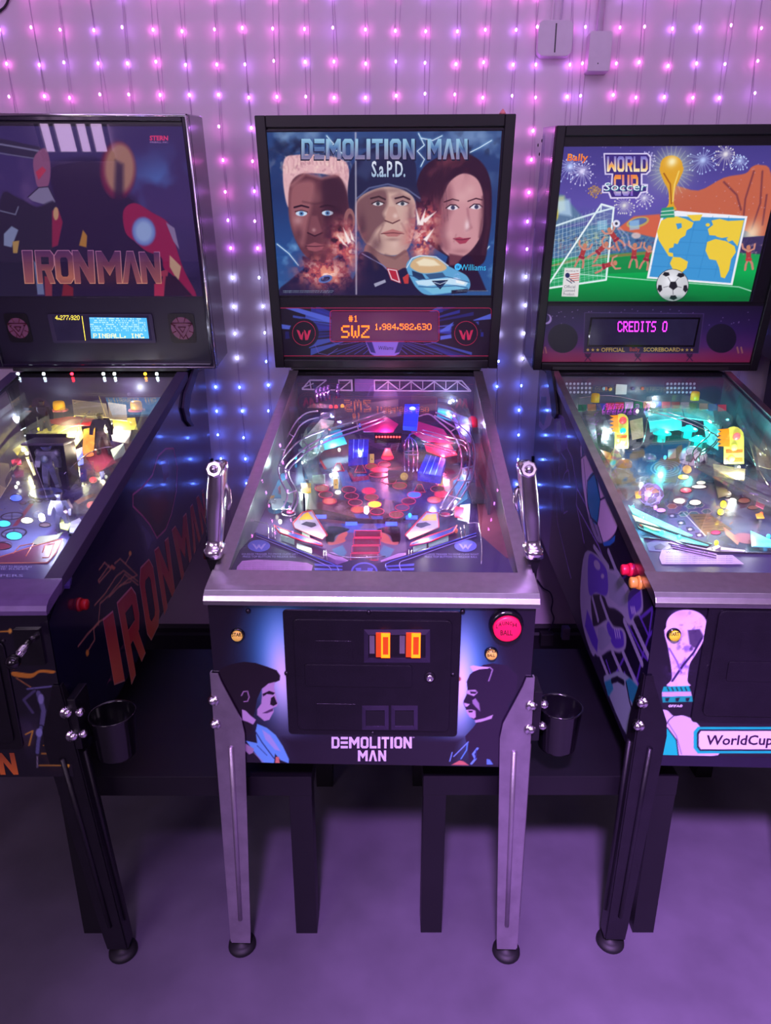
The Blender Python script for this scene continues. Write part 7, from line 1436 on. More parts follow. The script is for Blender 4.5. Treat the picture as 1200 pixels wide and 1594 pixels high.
# generic gold cup in a burst of light
p.glow(735, 280, 105, (200, 225, 190), .75); 
for k in range(28):
    a = k / 28 * 6.283; p.line([(735, 285), (735 + math.cos(a) * 105, 285 + math.sin(a) * 115)], 3, (235, 240, 190), .35)
GO = (225, 165, 40)
p.ell(735, 262, 52, 46, GO, 0, 1, 3); p.poly([(684, 265), (788, 265), (772, 330), (748, 380), (746, 440), (758, 470), (706, 470), (722, 440), (720, 380), (696, 330)], GO, 3); p.glow(738, 245, 28, (255, 245, 190), .95); p.line([(700, 300), (730, 350), (735, 440)], 7, (150, 80, 20), .8); p.line([(770, 290), (750, 350), (742, 430)], 7, (250, 220, 110), .8); p.poly([(690, 462), (745, 455), (750, 505), (684, 508)], (40, 150, 110), 3); p.line([(688, 478), (748, 472)], 5, (190, 220, 200)); p.line([(686, 494), (750, 490)], 5, (190, 220, 200))
# big football
def football(cx, cy, r):
    p.ell(cx, cy, r * 1.03, r * 1.03, (30, 30, 40), 0, 1, 2); p.ell(cx, cy, r, r, (205, 205, 205), 0, 1, 2); p.glow(cx - r * .1, cy - r * .3, r * .55, (250, 250, 250), .8)
    for a0, rr_, s_ in ((.3, .05, .30), (1.5, .78, .26), (2.9, .82, .26), (4.2, .8, .24), (5.4, .82, .26), (.25, .84, .26)):
        x_, y_ = cx + math.cos(a0) * r * rr_, cy + math.sin(a0) * r * rr_; sq = 1 - rr_ * .45
        p.poly([(x_ + r * s_ * math.cos(t + a0) * (sq if abs(math.cos(a0)) > .7 else 1), y_ + r * s_ * math.sin(t + a0) * (sq if abs(math.sin(a0)) > .7 else 1)) for t in np.linspace(0, 6.283, 5, endpoint=False)], (34, 32, 40), 2)
        if rr_ > .1: p.line([(cx + math.cos(a0) * r * .28, cy + math.sin(a0) * r * .28), (cx + math.cos(a0) * r * .58, cy + math.sin(a0) * r * .58)], 2.5, (60, 60, 70))
football(740, 822, 74)
p.glow(760, 885, 120, (0, 70, 40), .4, 14)
# licence label
p.poly([(236, 741), (310, 741), (298, 876), (222, 874)], (225, 222, 215), 2)
for k in range(4): p.line([(264, 772 + k * 10), (302, 768 + k * 10)], 4, (200, 80, 70)); 
p.ell(250, 776, 11, 12, (40, 50, 90)); p.line([(246, 796), (270, 812)], 4, (40, 50, 90)); p.line([(258, 790), (282, 808)], 4, (40, 50, 90))
# title block behind the words
VI = (120, 90, 190)
p.poly([(418, 205), (625, 205), (640, 220), (638, 290), (620, 306), (600, 306), (600, 348), (626, 350), (624, 388), (596, 392), (580, 416), (450, 418), (440, 392), (410, 392), (412, 356), (452, 350), (456, 306), (424, 306)], (226, 216, 240), 2); p.poly([(424, 211), (622, 211), (633, 224), (631, 286), (616, 300), (592, 300), (592, 354), (618, 356), (617, 382), (590, 386), (576, 410), (456, 411), (446, 386), (417, 386), (418, 362), (460, 354), (463, 300), (430, 300)], (60, 44, 120), 2)
MVR = MV('bright_backlit_print', .12, 1.12, 0, .5, .08)
bp_ = p.mesh('backglass_print', MVR, rt)
def z5(x, y): return 800 + x / 3.0, 170 + y / 3.0
def bt(t, x0, y0, x1, y1, g, off=-.0108, sk=0, **k):
    a = z5(x0, y0); b = z5(x1, y1); m.text('lettering', t, [m.bp(a[0] + sk, a[1], off), m.bp(b[0] + sk, a[1], off), m.bp(b[0], b[1], off), m.bp(a[0], b[1], off)], INKLIT, bp_, grad=g, **k)
OG = [(0, (120, 110, 190)), (.25, (150, 150, 210)), (.4, (240, 130, 60)), (.7, (250, 190, 70)), (1, (250, 240, 200))]
bt('WORLD', 434, 220, 625, 292, OG, block=True); bt('CUP', 466, 306, 580, 405, [(0, (240, 130, 60)), (.4, (250, 180, 70)), (.6, (250, 240, 210)), (1, (120, 100, 200))], block=True)
bt('Soccer', 418, 342, 616, 380, [(0, (225, 235, 240)), (1, (225, 235, 240))], -.0104, 2); bt('Soccer', 420, 345, 618, 383, [(0, (30, 120, 130)), (1, (30, 120, 130))], -.0106, 2, bold=.02)
bt('Bally', 246, 208, 342, 252, [(0, (250, 150, 40)), (1, (235, 90, 40))], -.0108, 2, bold=.02)
for k, t_ in enumerate(('Official', 'Licensed', 'Product')): bt(t_, 234 - k * 2, 822 + k * 17, 286 - k * 2, 836 + k * 17, [(0, (60, 60, 90)), (1, (60, 60, 90))])
bt('WorldCup 94', 242, 752, 300, 761, [(0, (60, 60, 90)), (1, (60, 60, 90))])
for y_ in (876, 882): bt('copyright lines of small print', 1000, y_, 1110, y_ + 4, [(0, (20, 60, 40)), (1, (20, 60, 40))])
sheet(m, 'backglass_pane', ax0 - .004, ax1 + .004, t0 - .003, t1 + .003, -.0075, .002, GLASS, rt)
for (a0_, a1_) in ((ax0 - .008, ax0 - .004), (ax1 + .004, ax1 + .008)): sheet(m, 'glass_channel', a0_, a1_, t0, t1, -.006, .008, M('dark_channel'), rt)
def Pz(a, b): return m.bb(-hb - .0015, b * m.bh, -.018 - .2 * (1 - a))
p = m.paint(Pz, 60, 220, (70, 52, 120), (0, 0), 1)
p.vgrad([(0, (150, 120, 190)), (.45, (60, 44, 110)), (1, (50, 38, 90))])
p.poly([(834, 200), (862, 196), (850, 300), (838, 318), (828, 300)], (190, 165, 220), 3); p.poly([(836, 215), (848, 212), (845, 285), (836, 300)], (86, 70, 160), 2)
p.poly([(826, 360), (842, 352), (838, 520), (822, 545), (818, 480)], (110, 96, 160), 3); p.line([(832, 360), (826, 440), (828, 520)], 2, (190, 180, 215)); p.line([(838, 380), (833, 450)], 2, (40, 30, 70)); p.poly([(818, 520), (832, 525), (828, 560), (816, 560)], (150, 150, 200), 2)
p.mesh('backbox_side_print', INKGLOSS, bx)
for u, v in ((838, 226), (844, 219), (840, 240), (816, 560)): q_ = m.hitl(u, v, (m.bbx - hb, 0, 0), (1, 0, 0)); part_lathe('side_bolt', q_, [(.005, 0), (.005, .002), (.002, .003)], BLACKMETAL, bx, (-1, 0, 0), 10)
# speaker panel
A = m.bat(842, 480, -.008); B_ = m.bat(1163, 566, -.008)
def Ps(a, b): return m.bb(-hb + .027 + (m.bbW - .054) * a, .026 + (t0 - .014 - .026) * b, -.0100)
sheet(m, 'speaker_panel_board', -hb + .0262, hb - .0262, .024, t0 - .006, -.0105, .004, BLACKMETAL, rt)
p = m.paint(Ps, 380, 110, (50, 30, 80), (800, 170), 3.0)
p.vgrad([(0, (36, 24, 58)), (.4, (56, 34, 92)), (.7, (92, 44, 110)), (.85, (140, 50, 100)), (1, (160, 50, 90))])
rg = np.random.RandomState(3)
for k in range(60): p.ell(rg.uniform(150, 1120), rg.uniform(930, 1010), 2, 2, (190, 160, 220), 0, .8)
p.ell(152, 980, 24, 24, (210, 190, 240), 0, .9); p.ell(146, 976, 21, 21, (50, 32, 84), 0, 1); p.ell(228, 1070, 70, 68, (30, 22, 46), 0, 1, 4); p.ell(968, 1070, 70, 68, (30, 22, 46), 0, 1, 4)
for x_ in (345, 578, 820): p.line([(x_ - 14, 1140), (x_ + 14, 1176)], 4, (40, 20, 60)); p.line([(x_ + 14, 1140), (x_ - 14, 1176)], 4, (40, 20, 60)); p.ell(x_, 1150, 14, 10, (40, 20, 60), 0, .6)
for x_ in (130, 145, 1042, 1060): p.line([(x_, 1112), (x_ + 6, 1138)], 7, (190, 130, 110), .9)
p.poly([(330, 950), (886, 955), (860, 1140), (325, 1136)], (44, 32, 66), 2, .9); p.line([(330, 950), (886, 955), (862, 1140), (325, 1136), (330, 950)], 3, (90, 66, 120))
sp2 = p.mesh('speaker_panel', INK, rt)
YL = M('yellow_ink', (215, 190, 90), .5)
def st(t, x0, y0, x1, y1, mat): m.text('lettering', t, [m.bp(*z5(*q), -.0094) for q in ((x0, y0), (x1, y0), (x1, y1), (x0, y1))], mat, sp2, bold=.02)
st('OFFICIAL', 407, 1114, 517, 1133, YL); st('SCOREBOARD', 605, 1113, 776, 1132, YL); st('Bally', 540, 1112, 588, 1136, M('rust_ink', (170, 70, 60), .5))
for x_ in (345, 368, 391, 786, 808, 830): 
    flat(m, 'printed_star', [m.bp(*z5(x_ + (9 if k % 2 == 0 else 3.6) * math.sin(k * .6283), 1124 - (9 if k % 2 == 0 else 3.6) * math.cos(k * .6283)), -.0094) for k in range(10)], YL, sp2, .0003, m.bn)
a0, a1 = m.bat(*z5(366, 980), -.008), m.bat(*z5(836, 1102), -.008)
sheet(m, 'display_bezel', a0[0] - .006, a1[0] + .006, a1[1] - .006, a0[1] + .005, -.0085, .002, BLACKGLOSS, rt); sheet(m, 'score_display', a0[0], a1[0], a1[1], a0[1], -.0080, .001, M('display_glass_dark'), rt)
DM = M('dot_magenta', (240, 60, 250), .4, emit=(235, 50, 250), es=3.0, var=0)
display(m, 'display_dots', [('CREDITS 0', 0, 0, 1, 1)], [m.bp(*z5(*q), -.0074) for q in ((484, 990), (722, 990), (717, 1040), (484, 1040))], (54, 7), DM, rt)
# ================================================================== right playfield
ph = hw - .019
def Pp(a, b): y = 0.08 + b * 1.02; return Vector((-ph + 2 * ph * a, y, m.pfz(y)))
p = m.paint(Pp, 260, 430, (70, 84, 110), (960, 720), 5.0)
p.cloud((130, 140, 150), 50, .42, .8, None, 12); p.cloud((40, 50, 60), 30, .5, .6, None, 13); p.cloud((190, 120, 80), 40, .55, .6, (500, 250, 400, 150), 14)
p.poly([(380, 300), (480, 250), (720, 330), (700, 560), (560, 640), (400, 480)], (90, 74, 130), 30, .8); p.ell(480, 300, 90, 40, (60, 60, 100)); 
for x_, y_ in ((430, 340), (500, 300), (580, 340), (640, 330), (520, 400), (600, 400), (700, 380)): p.poly([(x_ + 42 * math.cos(t), y_ + 22 * math.sin(t)) for t in np.linspace(0, 6.283, 6, endpoint=False)], (150, 90, 90) if (x_ // 10) % 2 else (70, 100, 110), 2); p.line([(x_ + 42 * math.cos(t), y_ + 22 * math.sin(t)) for t in np.linspace(0, 6.283, 7)], 4, (190, 170, 160))
p.poly([(560, 400), (720, 400), (900, 520), (680, 570)], (110, 90, 70), 6); p.line([(520, 390), (690, 570)], 5, (220, 220, 230))
for k in range(6): p.line([(600 + k * 18, 420 + k * 22), (740 + k * 26, 416 + k * 20)], 5, (70, 60, 60), .8)
for x_, y_ in ((430, 415), (500, 470), (570, 520), (640, 565)): p.poly([(x_ - 32, y_ - 18), (x_ + 24, y_ - 20), (x_ + 40, y_ + 14), (x_ - 20, y_ + 18)], (56, 44, 90), 2); p.ell(x_, y_, 15, 9, (200, 195, 220), 0, .8)
p.poly([(830, 500), (860, 520), (960, 600), (940, 640), (850, 560)], (190, 130, 110), 5); p.ell(1000, 590, 90, 40, (150, 100, 110), 10, .9, 10); p.poly([(940, 260), (1040, 230), (1080, 330), (960, 360)], (100, 60, 90), 6); p.poly([(360, 90), (340, 30), (420, 10), (460, 80)], (60, 100, 150), 14)
for k in range(50):
    rg = np.random.RandomState(k + 90); x_, y_ = rg.uniform(0, 1200), rg.uniform(-100, 700); p.line([(x_, y_), (x_ + rg.uniform(-60, 60), y_ + rg.uniform(-20, 20))], 5, [(220, 190, 120), (210, 220, 235), (30, 36, 50), (200, 110, 60), (60, 170, 180)][k % 5], .7)
p.crop(880, 580, 3.75); p.poly([(480, 280), (900, 260), (880, 430), (560, 440)], (40, 130, 140), 30); p.poly([(420, 440), (700, 420), (640, 600), (400, 600)], (60, 90, 120), 30); p.ell(580, 560, 110, 60, (50, 90, 140), 0, .7, 20)
for r_ in (90, 70, 50, 30): p.ring(590, 560, r_, r_ * .5, 8, (130, 170, 210), .7)
pfm = p.mesh('playfield', INKGLOSS, rt); part_box('playfield_board', (-ph, ph, .05, 1.32, m.pf0, m.pf0 + .001), WOOD, rt)
def q8(x, y): return 960 + x / 5.0, 720 + y / 5.0
IN['v'] = E('insert_violet', (200, 120, 255), 1.6); IN['C'] = E('insert_cream', (250, 245, 215), .9); IN['a2'] = IN['a']
for x, y, rx, ry, k in ((518, 112, 8, 3.6, 'y'), (538, 215, 8.5, 4, 'r'), (486, 298, 9, 4.2, 'C'), (610, 310, 9, 4.2, 'C'), (344, 371, 7, 3.2, 'v'), (655, 157, 7, 3, 'C'), (640, 188, 11, 3, 'C'), (862, 245, 6, 5, 'C'), (990, 295, 9, 4, 'a'), (1060, 350, 8, 3, 'a'), (770, 545, 7, 3, 'r'), (830, 325, 5, 6, 'y'), (808, 385, 5, 5, 'y')): u, v = q8(x, y); insert(m, u, v, rx, ry, IN[k], rt, BLACKMETAL)
TL_ = M('teal_lamp_plastic', (40, 220, 210), .15, emit=(20, 220, 205), es=1.1, var=.2, vs=40); TP = M('teal_glow_plastic', (110, 220, 210), .25, emit=(60, 210, 195), es=.55, var=.4, vs=40); CP = M('cream_glow_plastic', (190, 180, 130), .25, emit=(210, 200, 120), es=.28, var=.4, vs=50); GY_ = M('smoky_plastic', (130, 140, 150), .2, var=.4, vs=50); OP = M('orange_glow_plastic', (245, 170, 60), .3, emit=(240, 160, 40), es=.6, var=.4, vs=60)
# three teal bumpers
for u, v in ((1030, 678), (1071, 672), (1087, 688)):
    b_ = part_lathe('pop_bumper', m.pf(u, v, .02), [(.012, -.02), (.012, 0), (.027, .004), (.027, .008), (.016, .014), (.010, .015), (.008, .020), (.001, .021)], TL_, rt, (0, 0, 1), 24)
    for k in range(3): part_lathe('bumper_post', m.pf(u - 10 + k * 10, v + 10, .0), [(.002, 0), (.002, .02)], CLEAR, b_, (0, 0, 1), 8)
# white football half and its seams
c_ = m.pf(1075, 716, -.004); 
def fball(name, c, r, mat, seam, rt_):
    bm = bmesh.new(); bmesh.ops.create_uvsphere(bm, u_segments=32, v_segments=20, radius=r, matrix=Matrix.Translation(c)); o = bm_obj(name, bm, mat, rt_, smooth=True)
    ico = bmesh.new(); bmesh.ops.create_icosphere(ico, subdivisions=1, radius=1); ico.verts.ensure_lookup_table(); rot = Matrix.Rotation(.5, 3, 'X') @ Matrix.Rotation(.3, 3, 'Y')
    for e_ in ico.edges:
        a, b = (rot @ e_.verts[0].co).normalized(), (rot @ e_.verts[1].co).normalized()
        part_tube('football_seam', [c + (a.lerp(b, t)).normalized() * (r + .0004) for t in (.3, .4, .5, .6, .7)], .0010, seam, o, 4)
    for v_ in ico.verts:
        a = rot @ v_.co.normalized(); s1 = a.orthogonal().normalized(); s2 = a.cross(s1)
        bm = bmesh.new(); vs_ = [bm.verts.new(c + (a + (s1 * math.cos(t) + s2 * math.sin(t)) * .34).normalized() * (r + .0008)) for t in np.linspace(0, 6.283, 5, endpoint=False)]; cc_ = bm.verts.new(c + a * (r + .0012))
        for k in range(5): bm.faces.new((vs_[k], vs_[(k + 1) % 5], cc_))
        bmesh.ops.recalc_face_normals(bm, faces=bm.faces); bm_obj('football_patch', bm, seam, o)
    ico.free(); return o
fball('toy_football', m.pf(1078, 716, .004), .042, M('football_white', (205, 195, 200), .3), M('football_dark', (90, 76, 90), .35), rt)
fball('clear_football', m.pf(1013, 770, .03), .03, MC('clear_ball', (215, 195, 245), .22, .05, f0=.06), M('lilac_patch', (160, 140, 210), .3), rt)
dome(m, 969, 742, .022, .022, M('amber_clear', (250, 180, 80), .2, emit=(245, 165, 50), es=.3, var=.3, vs=40), rt, .03); dome(m, 1008, 738, .018, .02, CLEAR, rt, .04)
# traffic-light signs
for (u0, v0, u1, v1, cols_) in ((957, 644, 978, 698, ('r', 'c', 'y')), (1127, 664, 1158, 722, ('R', 'y', 'y'))):
    b = m.pf((u0 + u1) / 2, v1 + (30 if u0 < 1000 else 26)); dy = b.y
    def sq(u, v, o=0): return m.hitl(u, v, (0, dy - o, 0), (0, 1, 0))
    cx_ = (u0 + u1) / 2; r_ = (u1 - u0) / 2
    out = [(u0, v1), (u1, v1)] + [(cx_ + r_ * math.cos(t), v0 + r_ - r_ * math.sin(t)) for t in np.linspace(0, math.pi, 9)]
    sg = flat(m, 'lamp_tower_sign', [sq(u, v) for u, v in out], M('sign_lime', (205, 225, 90), .3, emit=(205, 225, 70), es=.45, var=.3, vs=60), rt, .003, (0, -1, 0)); sg.data.materials[0]
    H_ = (v1 - v0)
    for k, c__ in enumerate(cols_):
        mt = {'r': M('tower_red', (240, 80, 80), .3, emit=(250, 70, 80), es=1.0), 'R': M('tower_pink', (240, 140, 130), .3, emit=(240, 110, 110), es=.8), 'c': M('tower_teal', (40, 220, 200), .3, emit=(20, 220, 190), es=1.6), 'y': M('tower_yellow', (255, 255, 120), .3, emit=(255, 255, 90), es=2.4)}[c__]
        q_ = sq(cx_ + (2 if u0 < 1000 else 4 - k * 4), v0 + r_ + k * H_ * .30, .002); part_lathe('tower_lamp', q_, [(.009 if k else .011, 0), (.008, .003), (.004, .006), (.001, .007)], mt, sg, (0, -1, 0), 16)
    for k in (0, 1): flat(m, 'tower_label', [sq(u, v, .0015) for u, v in ((u0 + 3, v0 + H_ * (.62 + k * .22)), (u1 - 2, v0 + H_ * (.62 + k * .22)), (u1 - 2, v0 + H_ * (.70 + k * .24)), (u0 + 3, v0 + H_ * (.72 + k * .24)))], M('label_orange', (235, 110, 40), .3, emit=(235, 90, 30), es=.4), sg, .001, (0, -1, 0))
    st_ = [(cx_ - r_ * 1.5 + (4 if k % 2 else 0) - (3 if k % 2 == 0 else 0), v0 + r_ * .3 + k * H_ * .055) for k in range(9)]
    flat(m, 'tower_burst', [sq(u, v, .001) for u, v in st_ + [(cx_ - r_ * .4, v0 + H_ * .55), (cx_ - r_ * .5, v0 + r_ * .2)]], M('burst_orange', (240, 160, 30), .3, emit=(240, 140, 20), es=.5), sg, .001, (0, -1, 0))
    part_box('tower_stand', (b.x - .004, b.x + .004, b.y, b.y + .006, b.z - .02, sq(cx_, v1).z + .01), CLEAR, sg)
# back wall: dotted crowd panels, flags
yb = 1.085
part_box('back_panel', (-ph, ph, yb, yb + .01, m.pfz(yb), 1.19), M('back_panel_teal', (52, 52, 78), .35, var=.3, vs=8), rt)
def gp(u, v): return m.hitl(u, v, (0, yb - .004, 0), (0, 1, 0))
for u0, n_ in ((880, 7), (1037, 8)):
    pn = part_box('crowd_panel', (gp(u0 - 2, 600).x, gp(u0 + n_ * 6.2, 600).x, yb - .003, yb - .001, gp(900, 614).z, gp(900, 594).z), M('crowd_dark', (60, 44, 74), .4), rt)
    bm = bmesh.new()
    for i in range(n_):
        for j in range(3): lathe(bm, gp(u0 + 2 + i * 6, 597.5 + j * 6.6) + Vector((0, .001, 0)), [(.0042, 0), (.0038, .001), (.001, .0014)], (0, -1, 0), 8)
    o = bm_obj('crowd_dots', bm, M('crowd_pale', (190, 180, 200), .4, emit=(170, 160, 190), es=.15), pn); o['kind'] = 'stuff'
flat(m, 'back_logo_card', [gp(*q) for q in ((959, 598), (976, 599), (975, 614), (958, 614))], M('card_cream', (215, 200, 190), .4, emit=(200, 180, 170), es=.2), rt, .001, (0, -1, 0))
for u, c_ in ((943, (200, 90, 60)), (950, (225, 180, 80)), (985, (90, 70, 110)), (1000, (200, 90, 60)), (940, (150, 200, 210))): q_ = gp(u, 604 + (u % 3)); part_lathe('back_emblem', q_, [(.006, 0), (.005, .0015), (.001, .002)], M('emblem_%d' % u, c_, .4, emit=c_, es=.15), rt, (0, -1, 0), 12)
for u, v in ((926, 620), (1081, 617)): part_lathe('gold_dome', m.pf(u, v + 6, .115), [(.013, 0), (.013, .022), (.011, .027), (.0005, .029)], M('gold_cap', (200, 160, 30), .2, emit=(200, 160, 20), es=.35), rt, (0, 0, 1), 20)
FL = [(50, 140, 90), (225, 220, 220), (215, 90, 60), (220, 80, 90), (60, 90, 180), (200, 150, 110)]
for k in range(16):
    u = 900 + k * 14.5; v = 630 - 5 * math.sin((k) / 15 * 3.1); c_ = FL[(k * 5) % 6]
    flat(m, 'flag_plastic', [m.pf(a, b, .085) for a, b in ((u, v), (u + 13, v), (u + 13, v + 9), (u, v + 10))], M('flag_%d' % ((k * 5) % 6), c_, .3, emit=c_, es=.22), rt, .0015, (0, 0, 1))
# ramps
for A_, B_ in (([(905, 640, .09), (920, 690, .07), (945, 730, .05), (975, 780, .03)], [(930, 632, .09), (950, 680, .07), (970, 715, .05), (1000, 760, .03)]), ([(1005, 628, .09), (1060, 625, .095), (1110, 640, .09), (1140, 660, .08)], [(1008, 645, .09), (1060, 642, .095), (1100, 655, .09), (1120, 672, .08)]),
               ([(1080, 728, .05), (1120, 750, .05), (1165, 775, .045), (1220, 800, .04)], [(1098, 722, .05), (1135, 742, .05), (1180, 764, .045), (1235, 786, .04)]), ([(1160, 650, .09), (1190, 700, .07), (1205, 750, .05)], [(1145, 655, .09), (1170, 700, .07), (1180, 750, .05)]), ([(900, 690, .05), (905, 720, .04), (930, 760, .03)], [(925, 690, .05), (935, 715, .04), (955, 745, .03)])): ribbon(m, A_, B_, .022, CLEAR, rt)
for pts in ([(1012, 636, .09), (1050, 645, .09), (1090, 660, .085), (1105, 675, .08), (1090, 690, .08), (1078, 705, .075), (1085, 722, .07)], [(1012, 641, .09), (1050, 651, .09), (1095, 668, .085), (1118, 682, .08), (1105, 700, .075), (1085, 712, .07), (1082, 728, .065)], [(1125, 664, .08), (1112, 690, .07), (1090, 705, .06), (1088, 725, .055)], [(1085, 728, .05), (1150, 760, .05), (1200, 782, .045)], [(1160, 695, .06), (1180, 730, .05), (1200, 760, .05)], [(985, 700, .05), (1000, 690, .06), (1008, 650, .08)], [(900, 620, .1), (950, 616, .1), (1010, 628, .095)]): wire(m, pts, M('ramp_wire_silver', (210, 205, 190), .15, 1.0), rt, .0018)
for pts, mt, h_ in (([(978, 786), (1000, 797), (1050, 820), (1078, 833), (1066, 834), (1020, 815), (985, 799)], TP, .02), ([(984, 801), (1020, 817), (1036, 826), (1016, 824), (990, 812)], CP, .02), ([(1000, 815), (1060, 835), (1108, 846), (1106, 849), (1050, 841), (1004, 825)], TP, .012), ([(1002, 640), (1060, 632), (1065, 650), (1010, 656)], TP, .07), ([(1062, 632), (1110, 640), (1112, 656), (1066, 650)], TP, .06), ([(940, 655), (960, 650), (960, 700), (935, 690)], GY_, .05), ([(1010, 655), (1060, 652), (1062, 668), (1012, 672)], TP, .035), ([(1095, 655), (1120, 662), (1118, 700), (1100, 690)], TP, .04), ([(980, 655), (1000, 650), (1002, 680), (984, 684)], CP, .03), ([(905, 650), (925, 648), (930, 690), (910, 690)], GY_, .05), ([(1110, 722), (1160, 730), (1158, 748), (1112, 740)], CP, .03),
                    ([(1164, 680), (1190, 690), (1200, 730), (1176, 724)], CP, .05), ([(1176, 745), (1210, 752), (1210, 790), (1180, 780)], GY_, .04), ([(1004, 760), (1018, 758), (1026, 765), (1010, 768)], OP, .04), ([(988, 765), (998, 763), (998, 774), (990, 775)], OP, .03), ([(935, 700), (950, 705), (952, 715), (938, 712)], OP, .05), ([(1108, 728), (1110, 736), (1138, 770), (1118, 775), (1112, 750)], M('dark_print', (50, 44, 70), .3), .012), ([(1178, 776), (1192, 782), (1188, 792), (1176, 786)], M('pink_target', (200, 80, 110), .3, emit=(200, 60, 100), es=.3), .03), ([(1176, 800), (1186, 798), (1190, 806), (1178, 806)], OP, .03),
                    ([(1168, 826), (1200, 840), (1210, 852), (1170, 850)], TP, .02), ([(920, 720), (950, 722), (952, 740), (930, 745)], M('pale_plastic'), .03), ([(1040, 700), (1052, 698), (1052, 712), (1040, 714)], M('rose_target', (170, 110, 120), .3), .02)): flat(m, 'printed_plastic', [m.pf(u, v, h_) for u, v in pts], mt, rt, .002)
for u, v in ((1117, 730),): part_lathe('yellow_target_disc', m.pf(1069, 731, .03), [(.012, 0), (.012, .003), (.003, .0034), (.003, .005)], YD, rt, (0, -.8, .5), 22)
for u, v in ((985, 800), (1000, 822), (1056, 838), (1100, 848), (950, 700), (1010, 660), (1060, 665), (1118, 700), (1160, 740), (1176, 730), (1190, 770), (960, 745), (1110, 722), (1136, 740), (905, 690), (1030, 700), (1090, 705), (1180, 830)): post(m, u, v, .032)
for u, v, k in ((1030, 671, 'c'), (1071, 666, 'c'), (1087, 682, 'c'), (985, 790, 'c'), (1030, 829, 'c'), (1057, 836, 'c'), (1115, 845, 'y'), (1124, 785, 'y'), (1120, 797, 'y'), (940, 690, 'w'), (992, 640, 'w'), (1143, 735, 'w'), (1150, 728, 'w'), (1196, 835, 'c'), (950, 712, 'o'), (998, 815, 'o'), (1185, 800, 'o'), (1010, 600 + 40, 'w'), (1060, 640, 'c'), (1100, 640, 'c'), (1020, 790, 'v'), (1006, 776, 'v'), (1035, 712, 'c')): bulb(m, m.pf(u, v, .016), IN[k], rt, .0048)
# apron with card
ah = .028
apr = flat(m, 'apron', [m.pf(u, v, ah) for u, v in ((985, 838), (1003, 838), (1040, 842), (1108, 857), (1150, 860), (1260, 862), (1290, 885), (1290, 898), (1015, 898))], M('apron_slate', (60, 58, 92), .35), rt, .004)
def apx(pts, mt, dz=.0008, nm='apron_print'): o = flat(m, nm, [m.pf(u, v, ah + dz) for u, v in pts], mt, apr, .0004); return o
apx([(1042, 842), (1112, 857), (1112, 866), (1120, 868), (1048, 853)], M('apron_lilac', (190, 165, 215), .4)); 
for k in range(3): part_tube('apron_line', [m.pf(1040 + k * 4, 846 + k * 4, ah + .002), m.pf(1115, 861 + k * 4, ah + .002)], .0011, BLACKMETAL, apr, 4)
apx([(1006, 846 + 0), (1024, 838), (1042, 843), (1046, 852), (1030, 859), (1010, 857)], M('apron_ball', (110, 120, 150), .4)); apx([(1018, 850), (1028, 846), (1036, 850), (1030, 855), (1020, 855)], M('apron_ball_patch', (60, 70, 100), .4), .0014)
part_tube('apron_edge', [m.pf(u, v, ah + .001) for u, v in ((1002, 838), (1045, 842), (1075, 852), (1115, 860), (1200, 862), (1260, 862))], .0025, BLACKMETAL, apr, 6)
card = apx([(1026, 868), (1030, 856), (1113, 856), (1116, 864), (1140, 864), (1158, 878), (1030, 878)], M('card_pale', (205, 190, 205), .5), .0016, 'instruction_card')
def at2(t, u0, v0, u1, v1, mat): m.text('lettering', t, [m.pf(a, b, ah + .0026) for a, b in ((u0, v0), (u1, v0), (u1, v1), (u0, v1))], mat, apr)
at2('WorldCup', 1036, 857.5, 1072, 862, M('card_ink_grey', (70, 60, 100), .5)); at2('94', 1090, 857.5, 1102, 862, M('card_ink_grey'))
for k in range(4): at2('shoot the ramps to light extra ball and score goals', 1036, 865 + k * 3.2, 1140, 866.8 + k * 3.2, M('card_ink_grey'))
for pts in ([(1108, 852), (1118, 848), (1122, 851), (1110, 857)], [(1122, 851), (1160, 856), (1158, 859), (1122, 856)], [(1070, 846), (1108, 852), (1107, 856), (1068, 850)]): bm = bmesh.new(); prism(bm, [m.pf(u, v, .02) for u, v in pts], (0, 0, -.012)); bm_obj('flipper', bm, M('flipper_pale', (200, 210, 190), .35), rt, bevel=.001)
bm = bmesh.new(); tube(bm, [m.pf(u, v, .022) for u, v in ((990, 812), (1040, 826), (1107, 848), (1100, 852), (1030, 838), (994, 822))], .0022, 6, closed=True); bm_obj('lane_rubber', bm, RUBBER, rt, smooth=True)
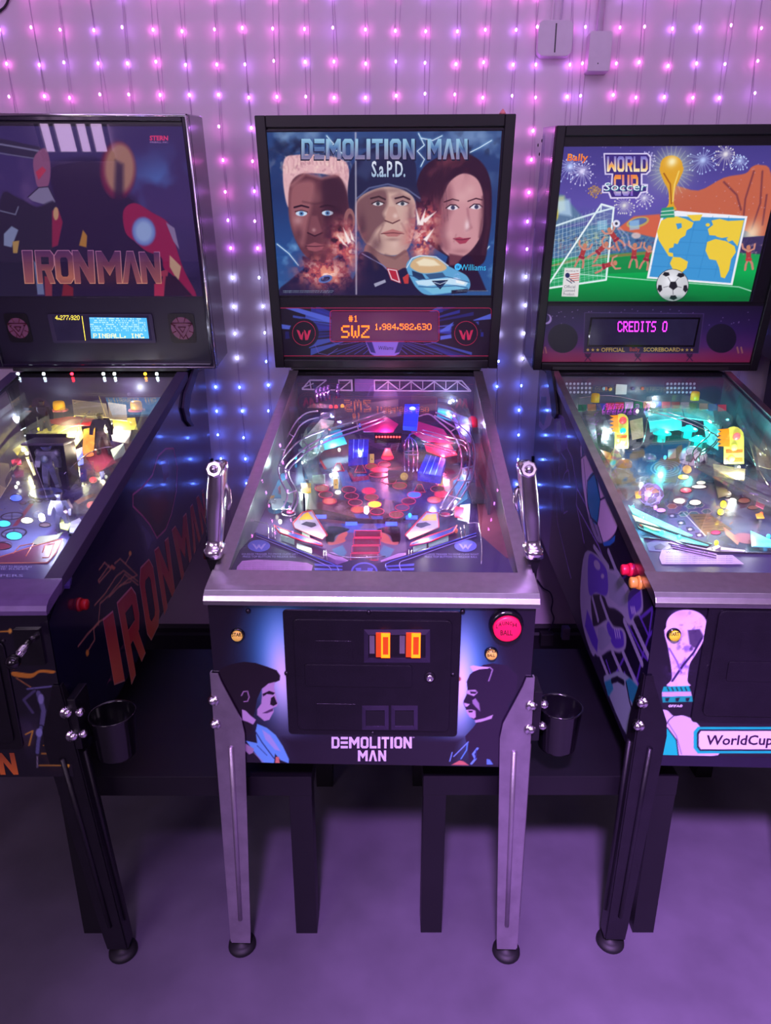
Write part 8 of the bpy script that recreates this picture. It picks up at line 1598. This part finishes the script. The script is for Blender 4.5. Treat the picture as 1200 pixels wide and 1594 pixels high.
for u, v, h_, c_, e_ in ((1040, 670, .05, (.1, 1, .9), .55), (1085, 665, .05, (.15, 1, .9), .5), (970, 700, .06, (1, 1, .85), .4), (940, 670, .07, (.8, 1, .95), .3), (1150, 735, .04, (1, 1, .9), .45), (1000, 800, .05, (.3, 1, .95), .35), (1120, 800, .06, (1, .95, .4), .4), (1060, 780, .08, (1, .85, .8), .4), (1190, 700, .06, (.9, 1, .7), .35), (1180, 800, .06, (.9, .9, 1), .25), (1060, 830, .04, (.6, 1, 1), .25), (1020, 620, .12, (.8, .9, 1), .25), (980, 760, .07, (1, .8, .6), .3)):
    plight('playfield_light', m.pf(u, v, h_), c_, e_, .006, rt)
# ================================================================== fourth machine, mostly out of frame
m = Machine((1.66, 1.22), -2.0, 0.575, 0.735, 0.0, 'black pinball machine with an orange flame stripe, cut off by the right edge')
m.blade = BLACKWOOD; rt = m.root; hw = m.W / 2; hb = m.bbW / 2
build_cabinet(m, M('cabinet_black_violet'), BLACKMETAL, BLACKMETAL, BLACKMETAL, (0.006, 0.006), .02)
bx = build_backbox(m, M('backbox_black_gloss'), 0.026, 0.20)
sheet(m, 'inner_surround', -hb + 0.025, hb - 0.025, 0.022, m.bh - 0.025, -0.0145, 0.002, BLACKMETAL, bx)
sheet(m, 'backglass_pane', -hb + .04, hb - .04, .2, m.bh - .04, -.0075, .002, GLASS, rt); sheet(m, 'backglass_print', -hb + .04, hb - .04, .2, m.bh - .04, -.011, .001, M('dim_red_backglass', (120, 40, 30), .4, emit=(140, 50, 30), es=.3, var=.7, vs=5), rt)
part_box('playfield', (-hw + .019, hw - .019, .06, 1.10, .872, .876), WOOD, rt)
def bs(t, d): return m.bb(-hb - .0015, t, -.018 - d)
fl = M('flame_orange', (220, 90, 50), .3, emit=(200, 70, 30), es=.12)
for pts in ([(.03, .17), (.10, .15), (.17, .10), (.24, .03), (.20, .08), (.13, .14), (.08, .165)], [(.09, .17), (.14, .145), (.19, .11), (.17, .14), (.12, .17)]): flat(m, 'flame_stripe', [bs(*q) for q in pts], fl, bx, .001, (-1, 0, 0))
